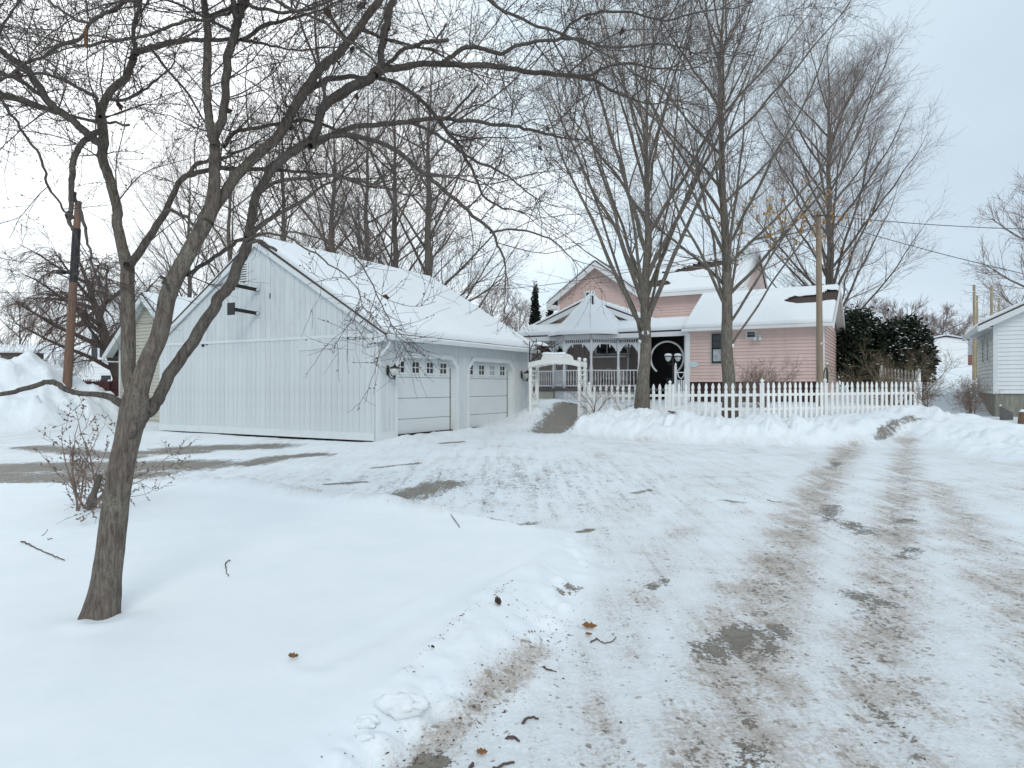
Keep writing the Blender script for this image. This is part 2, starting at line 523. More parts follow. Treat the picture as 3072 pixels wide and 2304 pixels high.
def ground(x, y, fine=True):
    x = np.asarray(x, float); y = np.asarray(y, float)
    out = {}
    zl = np.interp(y, [8, 17, 22, 26, 32, 45, 80], [0.0, 0.14, 0.24, 0.76, 1.03, 1.1, 1.2])
    zl = np.where(x < -2, np.interp(y, [8, 17, 22, 30, 80], [0.0, 0.13, 0.16, 0.35, 0.7]), zl)
    zl2 = np.interp(y, [8, 17, 22, 26, 32, 45, 80], [0.0, 0.14, 0.24, 0.76, 1.03, 1.1, 1.2])
    k = sstep(-4, 0, x)
    zl = np.interp(y, [8, 17, 22, 30, 80], [0.0, 0.13, 0.16, 0.35, 0.7]) * (1 - k) + zl2 * k
    a = (x - 7.32) * 0.492 + (y - 20.0) * 0.870
    zr = np.interp(a, [-10, -2.2, 0.3, 8, 14], [0.02, 0.14, 0.60, 1.0, 1.15])
    kx = sstep(2.4, 4.2, x)
    z = zl * (1 - kx) + zr * kx
    # the field rising behind on the right
    w = sstep(0.30, 0.48, x / np.maximum(y, 1.0)) * sstep(22, 27, y)
    zf = np.interp(y, [22, 26, 62, 160, 400, 900], [0.78, 1.0, 3.55, 6.3, 12.0, 26.0])
    z = z * (1 - w) + zf * w
    far = sstep(60, 160, y) * (1 - w)
    z = z + far * np.interp(y, [60, 160, 400, 900], [0, 0.8, 3, 12])
    # hollow beside the house on the right
    z = z - 0.42 * sstep(12.8, 15.0, x) * (1 - sstep(24.5, 28.5, y)) * sstep(14, 19, y)
    z = np.maximum(z, 0.0)
    # low undulation
    z = z + 0.03 * fbm(x * 0.35, y * 0.35, 3) * sstep(-2, 3, y)
    # lawn
    ins = inside(x, y, LAWN)
    sd, par = seg_dist(x, y, LAWN[:-1])
    sd = np.where(ins, sd, -sd)
    out['lawn_sd'] = sd
    wob = 0.10 * fbm(x * 1.6, y * 1.6, 4)
    edge = sstep(-0.03, 0.34, sd + wob)
    h = 0.115 + 0.022 * fbm(x * 0.5 + 3, y * 0.5, 3)
    z = z + h * edge
    # ploughed rough ridge along the far edge of the lawn, and the low clods by the drive
    rid = np.exp(-((sd - 0.40) / 0.34) ** 2) * sstep(0.2, -1.2, x) * sstep(-5.6, -4.2, x) * sstep(7.5, 8.5, y)
    wd, wv = worley(x * 3.1, y * 3.1)
    clod = np.clip(0.75 - wd, 0, 1) * (0.35 + wv)
    z = z + rid * (0.10 + 0.07 * fbm(x * 2.2, y * 2.2, 4) + 0.05 * clod)
    we, wev = worley(x * 6.0 + 3, y * 6.0)
    z = z + np.exp(-((sd + wob - 0.06) / 0.14) ** 2) * sstep(-3.0, -1.0, x) * np.clip(0.7 - we, 0, 1) * wev * 0.11
    l2 = [U(1235, 2115), U(1300, 2030), U(1370, 1950), U(1440, 1870), U(1530, 1780), U(1590, 1740)]
    d2, _ = seg_dist(x, y, l2)
    z = z + 0.035 * np.exp(-((d2 - 0.06) / 0.09) ** 2) * (0.7 + 0.9 * fbm(x * 4, y * 4, 3))
    g1, _ = seg_dist(x, y, [U(960, 2030), U(1330, 1835), U(1700, 1640)])
    z = z - 0.012 * np.exp(-(g1 / 0.07) ** 2) + 0.008 * np.exp(-((g1 - 0.16) / 0.06) ** 2)
    # hollow round the near tree
    dt = np.hypot(x - TREE[0], y - TREE[1])
    z = z - 0.045 * np.exp(-(dt / 0.24) ** 2) + 0.03 * np.exp(-((np.hypot(x - TREE[0] - 0.12, y - TREE[1] + 0.15) - 0.14) / 0.1) ** 2)
    # ploughed bank in front of the picket fence
    bd, bp = seg_dist(x, y, CREST)
    cz = np.interp(bp, np.arange(len(CZ)), CZ)
    wid = np.interp(bp, [0, 1.5, 4, 9, 12, 14, 17], [0.8, 1.3, 1.75, 1.7, 1.8, 1.9, 1.6])
    t = np.clip(bd / wid, 0, 1)
    prof = (1 - t ** 2) ** 1.25
    lump, lv = worley(x * 1.35 + 5, y * 1.35)
    lump2, lv2 = worley(x * 3.2 + 1, y * 3.2 + 8)
    lump3, lv3 = worley(x * 7.0 + 2, y * 7.0 + 3)
    chunk = np.clip(0.8 - lump, 0, 1) * (0.1 + lv) * 0.46 + np.clip(0.75 - lump2, 0, 1) * (0.1 + lv2) * 0.30 + np.clip(0.7 - lump3, 0, 1) * lv3 * 0.13
    cz2 = cz - 0.24 + 0.08 * fbm(x * 0.9, y * 0.9, 3)
    amt = np.clip(cz2 - z, 0, 2) * prof
    z = z + amt + np.clip(prof * 2.2, 0, 1) * (1 - 0.35 * prof) * (chunk + 0.15 * fbm(x * 2.3, y * 2.3, 4)) * np.clip(amt / 0.3 + 0.25, 0, 1)
    out['bank'] = prof * (amt > 0.02)
    # tall pile on the left
    px_, py_ = x + 17.6, y - 25.2
    r = np.hypot(px_ / np.where(px_ < 0, 2.4, 0.74), py_ * np.where(py_ < 0, 0.95, 1.0)) / 4.3
    ph = np.clip(1 - r, 0, 1)
    pile = 2.45 * ph ** 1.0 * (1 + 0.16 * fbm(x * 0.55, y * 0.55 + 4, 4))
    l3, v3 = worley(x * 0.85, y * 0.85)
    l4, v4 = worley(x * 2.1 + 9, y * 2.1)
    pile = pile + sstep(0.0, 0.25, ph) * (np.clip(0.9 - l3, 0, 1) * (v3 - 0.1) * 0.7 + np.clip(0.8 - l4, 0, 1) * (v4 - .1) * 0.42 + 0.16 * fbm(x * 1.7, y * 1.7, 4))
    z = z + pile
    out['pile'] = ph
    # snow heaped along the garage front and beside the path
    gx = (x + 3.467) * 0.870 - (y - 17.6) * 0.492; gy = (x + 3.467) * 0.492 + (y - 17.6) * 0.870
    lx, lv5 = worley(x * 4.2, y * 4.2)
    low = np.exp(-((gx - 0.35) / 0.5) ** 2) * sstep(-0.6, 0.6, gy) * (1 - sstep(7.6, 8.6, gy))
    z = z + low * (0.13 + 0.06 * fbm(x * 2.5, y * 2.5, 3) + 0.07 * np.clip(0.7 - lx, 0, 1) * lv5)
    out['garage_low'] = low
    md = np.hypot((x - 1.75) / 1.0, (y - 28.0) / 1.7); z = z + 0.22 * np.exp(-md ** 2)
    md = np.hypot((x - 0.8) / 0.55, (y - 24.3) / 1.2); z = z + 0.24 * np.exp(-md ** 2)
    # drifts in front of the house skirting
    md = np.hypot((x - 7.0) / 1.8, (y - 24.2) / 0.9); z = z + 0.25 * np.exp(-md ** 2)
    out['z0'] = z
    drv = sstep(0.02, -0.25, sd + wob) * (y < 24) * (1 - np.clip(prof * 2, 0, 1)) * (1 - np.clip(ph * 4, 0, 1))
    out['drive'] = drv
    if fine:
        z = z + drv * (0.010 * fbm(x * 3.5, y * 3.5, 4) + 0.006 * fbm(x * 11, y * 11, 3))
        for tr in TRACKS:
            dd, _ = seg_dist(x, y, tr)
            z = z - drv * 0.018 * np.exp(-(dd / 0.16) ** 2)
        z = z + 0.004 * fbm(x * 5, y * 5, 3) * edge
    out['z'] = z
    return out


TRACKS = [[U(2160, 2500), U(2230, 1880), U(2400, 1560), U(2500, 1400), U(2560, 1340)],
          [U(2640, 2500), U(2650, 1800), U(2700, 1500), U(2725, 1340)],
          [U(3300, 2300), U(3060, 1800), U(2930, 1600), U(2800, 1450)],
          [U(1780, 2400), U(1870, 1850), U(2080, 1500)]]


def gz(x, y):
    return float(ground(np.array([x]), np.array([y]))['z'][0])


def build_ground():
    nu = 661
    u = np.linspace(-1, 1, nu)
    u = np.sign(u) * (0.72 * np.abs(u) + 0.28 * np.abs(u) ** 3)
    ys = np.concatenate([np.linspace(-60, 0.8, 26)[:-1], np.geomspace(0.9, 62, 600), np.geomspace(63, 900, 46)])
    Wd = 5 + 1.08 * np.abs(ys)
    X = u[None, :] * Wd[:, None]
    Y = np.repeat(ys[:, None], nu, 1)
    g = ground(X.ravel(), Y.ravel())
    Z = g['z'].reshape(X.shape)
    x, y = X.ravel(), Y.ravel()
    # where the pavement lies bare, and where the packed snow is dirty
    bare = np.zeros(x.shape); dirt = np.zeros(x.shape)
    B = [((-60, 1436), (180, 1432), (420, 1422), 0.8, 0.72), ((0, 1404), (180, 1398), (400, 1400), (600, 1394), 1.1, 0.80), ((-60, 1424), (200, 1426), (330, 1422), 0.8, 0.72), ((90, 1346), (380, 1374), 0.6, 0.72),
         ((330, 1364), (560, 1360), 0.7, 0.76), ((540, 1352), (660, 1346), (800, 1338), 1.0, 0.72), ((740, 1392), (850, 1372), (950, 1366), 0.5, 0.74),
         ((1150, 1492), (1240, 1472), (1340, 1446), 0.55, 0.70), ((985, 1447), (1095, 1440), 0.13, 0.8), ((1120, 1402), (1260, 1390), 0.12, 0.66),
         ((1440, 1556), (1505, 1565), (1560, 1555), (1600, 1548), 0.13, 0.62), ((1330, 1331), (1385, 1327), 0.16, 0.9), ((1740, 1575), (1775, 1568), 0.08, 0.8),
         ((2140, 1910), (2200, 1880), (2250, 1845), 0.20, 0.60), ((2310, 1905), (2335, 1845), 0.14, 0.54), ((2540, 1555), (2590, 1580), 0.26, 0.56), ((2480, 1545), (2490, 1500), 0.2, 0.56),
         ((2715, 1645), (2725, 1625), 0.18, 0.55), ((2570, 1750), (2655, 1768), 0.18, 0.56), ((2690, 1545), (2730, 1540), 0.18, 0.54),
         ((2240, 2180), (2270, 2310), 0.13, 0.52), ((2545, 2250), (2550, 2310), 0.06, 0.56), ((1150, 2330), (1240, 2270), (1290, 2235), 0.09, 1.0),
         ((1690, 1755), (1720, 1735), 0.11, 0.58), ((1950, 1730), (1990, 1710), 0.1, 0.54),
         ((2640, 1335), (2700, 1326), (2760, 1324), 0.25, 0.62),
         ((1900, 1470), (1950, 1462), 0.12, 0.6), ((2500, 1400), (2510, 1385), 0.15, 0.58), ((2160, 1490), (2230, 1495), 0.12, 0.6)]
    for b in B:
        pts = [U(*p, 0.08 if p[1] > 1345 else (0.13 if p[1] > 1322 or p[0] < 2000 else 0.3)) for p in b[:-2]]
        d, _ = seg_dist(x, y, pts)
        bare = np.maximum(bare, (b[-1] + 0.06) * (1 - sstep(0.05, 1.65, d / b[-2])))
    d, _ = seg_dist(x, y, [(1.35, 21.2), (1.8, 23.2), (2.45, 26.6)])
    path = 0.95 * (1 - sstep(0.25, 1.5, d / 0.95))
    bare = np.maximum(bare, path)
    drv = g['drive']
    zone = np.exp(-((y - 11.5) / 3.6) ** 2) * np.exp(-((x + 0.3) / 3.2) ** 2)
    bare = np.maximum(bare, drv * (0.20 + 0.22 * zone + 0.05 * fbm(x * 0.6, y * 0.6, 3)))
    d, _ = seg_dist(x, y, [U(1180, 2330), U(1330, 2200), U(1480, 2060), U(1600, 1940)])
    edge_d = np.exp(-(d / 0.16) ** 2)
    dirt = np.maximum(dirt, edge_d * 0.95)
    bare = np.maximum(bare, 0.34 * np.exp(-(d / 0.10) ** 2))
    for i, tr in enumerate(TRACKS):
        dd, _ = seg_dist(x, y, tr)
        s = (0.92, 0.84, 0.76, 0.60)[i]
        dirt = np.maximum(dirt, s * np.exp(-(dd / (0.56, 0.50, 0.56, 0.45)[i]) ** 2) * drv)
        bare = np.maximum(bare, (0.37, 0.36, 0.30, 0.26)[i] * np.exp(-(dd / 0.36) ** 2) * drv)
    dirt = np.maximum(dirt, np.clip(0.32 + 0.26 * fbm(x * 0.45 + 9, y * 0.45, 3) + 0.10 * sstep(0.5, 2.5, x), 0, 0.8) * drv)
    rid = np.exp(-((g['lawn_sd'] - 0.30) / 0.32) ** 2) * sstep(0.6, -0.4, x) * sstep(7.5, 8.5, y) * (x > -6.5)
    dirt = np.maximum(dirt, 0.62 * rid)
    bank = np.clip(g['bank'] * 1.2, 0, 1)
    dirt = np.maximum(dirt, 0.16 * bank)
    dirt = np.maximum(dirt, 0.10 * np.clip(g['pile'] * 4, 0, 1))
    rough = np.clip(drv + bank + np.clip(g['pile'] * 4, 0, 1) + rid + g['garage_low'], 0, 1)
    V = np.stack([X, Y, Z], -1).reshape(-1, 3)
    nr = len(ys)
    idx = np.arange(nr * nu).reshape(nr, nu)
    q = np.stack([idx[:-1, :-1], idx[:-1, 1:], idx[1:, 1:], idx[1:, :-1]], -1).reshape(-1, 4)
    # smooth normals of the whole sheet
    P = V.reshape(nr, nu, 3)
    du = np.gradient(P, axis=1); dv = np.gradient(P, axis=0)
    nn = np.cross(du, dv); nn /= np.linalg.norm(nn, axis=2, keepdims=True)
    nn = nn.reshape(-1, 3)
    cx = x[q].mean(1); cy = y[q].mean(1)
    qm = lambda arr: arr[q].mean(1)
    lab = np.zeros(len(q), int)
    sdq = qm(g['lawn_sd'])
    lab[(sdq < 0.05) & (cy < 24.0) & (cx > -60) & (cy > -6)] = 1
    gxq = (cx + 3.467) * 0.870 - (cy - 17.6) * 0.492; gyq = (cx + 3.467) * 0.492 + (cy - 17.6) * 0.870
    lab[(lab == 1) & (gyq < 0.3) & (gxq < -0.5) & (cx < -3.2)] = 2
    lab[(lab == 1) & (gyq > 8.2)] = 0
    lab[(lab == 1) & (cx > 9.6 + np.clip((cy - 8) * 0.15, 0, 2))] = 0
    lab[qm(path) > 0.5] = 5
    lab[(bank[q].mean(1) > 0.12)] = 3
    lab[qm(g['pile']) > 0.02] = 4
    names = ['snow_ground', 'driveway', 'pavement', 'snow_bank', 'snow_pile', 'path']
    kinds = []
    for li, nm in enumerate(names):
        sel = q[lab == li]
        if not len(sel): continue
        used = np.unique(sel)
        rem = np.full(len(V), -1); rem[used] = np.arange(len(used))
        me = np_mesh(nm, V[used], rem[sel], None)
        me.materials.append(M['ground'])
        for an, arr in (('bare', bare), ('dirt', dirt), ('rough', rough)):
            at_ = me.attributes.new(an, 'FLOAT', 'POINT')
            at_.data.foreach_set('value', arr[used].astype(np.float32))
        me.normals_split_custom_set_from_vertices(nn[used].tolist())
        o = link(nm, me)
        o['kind'] = 'structure'


def ground_material():
    m, nt, b = mat_base('snow_and_pavement', 0.6, 0.3)
    tc = N(nt, 'ShaderNodeTexCoord')
    P = tc.outputs['Object']

    def attr(n):
        return N(nt, 'ShaderNodeAttribute', attribute_name=n).outputs['Fac']
    bare, dirt, rough = attr('bare'), attr('dirt'), attr('rough')

    def noise(scale, detail=6.0, rgh=0.6, vec=P, dist=0.0):
        n = N(nt, 'ShaderNodeTexNoise', i_Scale=scale, i_Detail=detail, i_Roughness=rgh, i_Distortion=dist)
        L(nt, vec, n.inputs['Vector'])
        return n.outputs['Fac']
    # streaks left by the plough, along the drive
    rot = N(nt, 'ShaderNodeMapping'); rot.inputs['Rotation'].default_value = (0, 0, R(29)); rot.inputs['Scale'].default_value = (5.0, 0.42, 1)
    L(nt, P, rot.inputs[0])
    st = noise(1.3, 7, 0.7, rot.outputs[0], 0.4)
    big = noise(1.7, 6, 0.62)
    mid = noise(9.0, 7, 0.68, dist=0.8)
    fine = noise(42.0, 6, 0.7)
    vfine = noise(150.0, 4, 0.6)
    e = math_n(nt, 'MULTIPLY_ADD', math_n(nt, 'SUBTRACT', st, 0.5), 0.85, bare)
    e = math_n(nt, 'MULTIPLY_ADD', math_n(nt, 'SUBTRACT', mid, 0.5), 1.15, e)
    e = math_n(nt, 'MULTIPLY_ADD', math_n(nt, 'SUBTRACT', fine, 0.5), 1.35, e)
    gate = ramp(nt, bare, [(0.02, 0.0), (0.12, 1.0)])
    open_ = ramp(nt, e, [(0.50, 0.0), (0.60, 1.0)])
    open_ = math_n(nt, 'MULTIPLY', open_, gate)
    # pavement
    pav = ramp(nt, mid, [(0.3, (0.16, 0.142, 0.115)), (0.7, (0.30, 0.272, 0.225))])
    pav = mixc(nt, ramp(nt, vfine, [(0.4, 0.0), (0.7, 0.5)]), pav, (0.08, 0.065, 0.055))
    # snow
    clean = ramp(nt, big, [(0.3, (0.80, 0.855, 0.885)), (0.7, (0.85, 0.89, 0.91))])
    packed = ramp(nt, mid, [(0.3, (0.60, 0.605, 0.60)), (0.7, (0.80, 0.82, 0.83))])
    dn = math_n(nt, 'MULTIPLY_ADD', math_n(nt, 'SUBTRACT', big, 0.5), 1.3, dirt)
    dn = math_n(nt, 'MULTIPLY_ADD', math_n(nt, 'SUBTRACT', fine, 0.5), 1.5, dn)
    dn = math_n(nt, 'MULTIPLY_ADD', math_n(nt, 'SUBTRACT', mid, 0.5), 0.9, dn)
    dn = math_n(nt, 'MULTIPLY_ADD', math_n(nt, 'SUBTRACT', st, 0.5), 1.1, dn)
    dg = ramp(nt, dirt, [(0.02, 0.0), (0.2, 1.0)])
    df = math_n(nt, 'MULTIPLY', ramp(nt, dn, [(0.12, 0.0), (0.75, 1.0)]), dg)
    c = mixc(nt, df, clean, packed)
    brown = math_n(nt, 'MULTIPLY', ramp(nt, dn, [(0.62, 0.0), (1.05, 0.75)]), dg)
    c = mixc(nt, brown, c, (0.40, 0.34, 0.28))
    # scattered flecks of grit and bark
    vo = N(nt, 'ShaderNodeTexVoronoi', i_Scale=19.0, i_Randomness=1.0)
    dist_v = N(nt, 'ShaderNodeMixRGB', blend_type='ADD'); dist_v.inputs[0].default_value = 0.05
    nzc = N(nt, 'ShaderNodeTexNoise', i_Scale=26.0, i_Detail=3.0)
    L(nt, P, nzc.inputs['Vector'])
    L(nt, P, dist_v.inputs[1]); L(nt, nzc.outputs['Color'], dist_v.inputs[2])
    L(nt, dist_v.outputs[0], vo.inputs['Vector'])
    cellr = N(nt, 'ShaderNodeSeparateColor'); L(nt, vo.outputs['Color'], cellr.inputs[0])
    rad = math_n(nt, 'MULTIPLY', math_n(nt, 'MULTIPLY_ADD', dirt, 0.80, -0.06), math_n(nt, 'POWER', cellr.outputs[0], 3.0))
    fl = math_n(nt, 'LESS_THAN', vo.outputs['Distance'], rad)
    fl = math_n(nt, 'MULTIPLY', fl, math_n(nt, 'GREATER_THAN', mid, 0.47))
    fl = math_n(nt, 'MULTIPLY', fl, 0.6)
    flc = mixc(nt, cellr.outputs[1], (0.14, 0.10, 0.085), (0.33, 0.26, 0.2))
    c = mixc(nt, fl, c, flc)
    c = mixc(nt, open_, c, pav)
    L(nt, c, b.inputs['Base Color'])
    L(nt, math_n(nt, 'MULTIPLY_ADD', open_, -0.1, 0.62), b.inputs['Roughness'])
    hh = math_n(nt, 'MULTIPLY_ADD', mid, 0.65, math_n(nt, 'MULTIPLY', fine, 0.35))
    hh = math_n(nt, 'MULTIPLY_ADD', open_, -0.6, hh)
    bp = N(nt, 'ShaderNodeBump', i_Distance=0.035)
    L(nt, math_n(nt, 'MULTIPLY_ADD', rough, 0.60, 0.10), bp.inputs['Strength'])
    L(nt, hh, bp.inputs['Height'])
    L(nt, bp.outputs[0], b.inputs['Normal'])
    return m


M['ground'] = ground_material()
build_ground()

# ------------------------------------------------------------------ building helpers
RZ = R(-29.5)                      # every house on the lot shares this direction
UX = Vector((math.cos(RZ), math.sin(RZ), 0)); UY = Vector((-math.sin(RZ), math.cos(RZ), 0))


def clip_roof(x, xs, zs):
    return float(np.interp(x, xs, zs))


def snow_sheet(name, parent, p0, ex, ey, nx, ny, thick=0.11, lump=0.03, mask=None, seed=0, up=Vector((0, 0, 1)), edge=0.12):
    """a layer of snow on the slope p0 + s*ex + t*ey: rounded at its borders, uneven, with places blown bare"""
    p0, ex, ey = Vector(p0), Vector(ex), Vector(ey)
    n = ex.cross(ey).normalized()
    if n.z < 0: n = -n
    s = np.linspace(0, 1, nx); t = np.linspace(0, 1, ny)
    S, T = np.meshgrid(s, t)
    lx, ly = ex.length, ey.length
    ds = np.minimum(S, 1 - S) * lx; dtt = np.minimum(T, 1 - T) * ly
    e = np.minimum(ds, dtt)
    h = thick * np.sqrt(np.clip(1 - (1 - np.clip(e / edge, 0, 1)) ** 2, 0, 1)) + lump * fbm(S * lx * 0.7 + seed, T * ly * 0.7 + seed, 3) * np.clip(e / 0.3, 0, 1)
    keep = np.ones(S.shape, bool)
    if mask is not None:
        mv = mask(S * lx, T * ly)
        h = h * np.clip(mv, 0, 1) ** 0.5
        keep = mv > 0.0
    wob = 0.02 * fbm(S * lx * 1.3 + seed, T * ly * 1.3 + 4, 3)
    V = np.array(p0)[None, None, :] + S[..., None] * np.array(ex) + T[..., None] * np.array(ey) + (h + 0.006)[..., None] * np.array(n)
    V = V + (wob * (e <= 1e-6))[..., None] * np.array(ey.normalized())
    idx = np.arange(nx * ny).reshape(ny, nx)
    q = np.stack([idx[:-1, :-1], idx[:-1, 1:], idx[1:, 1:], idx[1:, :-1]], -1).reshape(-1, 4)
    if mask is not None:
        q = q[keep.ravel()[q].all(1)]
    # underside
    V2 = V - np.array(n) * (h + 0.002)[..., None]
    m = len(V.reshape(-1, 3))
    allV = np.concatenate([V.reshape(-1, 3), V2.reshape(-1, 3)])
    border = []
    r0 = idx[0]; r1 = idx[-1]; c0 = idx[:, 0]; c1 = idx[:, -1]
    for line, fl in ((r0, 0), (r1, 1), (c0, 1), (c1, 0)):
        a, b = line[:-1], line[1:]
        bq = np.stack([a, a + m, b + m, b], 1) if fl else np.stack([b, b + m, a + m, a], 1)
        border.append(bq)
    q = np.concatenate([q] + border)
    me = np_mesh(name, allV, q, M['snow'])
    return link(name, me, parent)


def window_box(parent, cx, z0, z1, w, plane, axis='y', nx=2, ny=2, out=-1, frame='porch_white', glass='glass', fw=0.06, name='window', proud=0.03):
    """a window: frame with glazing bars, and its pane; on the plane y=plane (axis 'y') or x=plane (axis 'x')"""
    f = MB(); g = MB()
    a0, a1 = plane + out * proud, plane - out * 0.02

    def bx(mb, u0, u1, v0, v1, p0, p1):
        p0, p1 = min(p0, p1), max(p0, p1)
        if axis == 'y': mb.box(u0, u1, p0, p1, v0, v1)
        else: mb.box(p0, p1, u0, u1, v0, v1)
    x0, x1 = cx - w / 2, cx + w / 2
    bx(f, x0 - fw, x0, z0 - fw, z1 + fw, a0, a1); bx(f, x1, x1 + fw, z0 - fw, z1 + fw, a0, a1)
    bx(f, x0, x1, z1, z1 + fw, a0, a1); bx(f, x0, x1, z0 - fw, z0, a0, a1)
    b0 = plane + out * (proud - 0.012)
    for i in range(1, nx):
        xm = x0 + (x1 - x0) * i / nx
        bx(f, xm - 0.012, xm + 0.012, z0, z1, b0, a1)
    for j in range(1, ny):
        zm = z0 + (z1 - z0) * j / ny
        for i in range(nx):
            xa = x0 + (x1 - x0) * i / nx + (0.012 if i else 0); xb = x0 + (x1 - x0) * (i + 1) / nx - (0.012 if i < nx - 1 else 0)
            bx(f, xa, xb, zm - 0.012, zm + 0.012, b0 - out * 0.002, a1)
    fo = f.build(name, M[frame], parent)
    bx(g, x0, x1, z0, z1, plane + out * 0.006, plane - out * 0.01)
    g.build('pane', M[glass], fo)
    return fo


def siding(parent, x0, x1, z0, z1, step, y, mat, top=None, axis='y', out=-1, name='siding_board'):
    """lapped boards, one object each; top(x) may cut them under a gable"""
    z = z0; k = 0
    shared = {}
    while z < z1 - 0.02:
        zt = min(z + step, z1)
        xa, xb = x0, x1
        if top is not None:
            xs = [x for x in np.linspace(x0, x1, 200) if top(x) > zt]
            if len(xs) < 3: break
            xa, xb = xs[0], xs[-1]
        key = (round(xa, 2), round(xb, 2), round(zt - z, 3))
        if key not in shared:
            mb = MB()
            hgt = zt - z
            prof = [(0.0, 0.0), (out * 0.036, 0.0), (out * 0.006, hgt), (0.0, hgt)]
            if axis == 'y':
                mb.prism([(p, q) for p, q in prof], 'x', xa, xb)
            else:
                mb.prism([(p, q) for p, q in prof], 'y', xa, xb)
            shared[key] = mb.mesh(name, mat)
        loc = (0, y, z) if axis == 'y' else (y, 0, z)
        link(name, shared[key], parent, loc)
        z += step; k += 1


def gable_roof(parent, x0, x1, xr, ze, zr, y0, y1, over_e=0.35, over_g=0.12, th=0.07, mat='shingle', snow=True, mask=None, seed=0, left=True, right=True, thick=0.12):
    """two slopes with their ridge along local Y"""
    mb = MB()
    sl = (zr - ze) / (xr - x0); sr = (zr - ze) / (x1 - xr)
    xa, za = x0 - over_e, ze - over_e * sl
    xb, zb = x1 + over_e, ze - over_e * sr
    mb.prism([(xa, za), (xr, zr), (xb, zb), (xb, zb + th), (xr, zr + th * 1.2), (xa, za + th)], 'y', y0 - over_g, y1 + over_g)
    ro = mb.build('roof', M[mat], parent)
    if snow:
        Ly = y1 - y0 + 2 * over_g - 0.02
        if right:
            snow_sheet('roof_snow', ro, (xb - 0.03, y0 - over_g + 0.01, zb + th + 0.005), (0, Ly, 0), (xr - xb + 0.03, 0, zr - zb + 0.02), max(8, int(Ly / 0.12)), max(8, int((xb - xr) / 0.12)), thick, mask=mask, seed=seed)
        if left:
            snow_sheet('roof_snow', ro, (xa + 0.03, y0 - over_g + 0.01, za + th + 0.005), (0, Ly, 0), (xr - xa - 0.03, 0, zr - za + 0.02), max(8, int(Ly / 0.12)), max(8, int((xr - xa) / 0.12)), thick, seed=seed + 9)
    return ro, (xa, za, xb, zb)


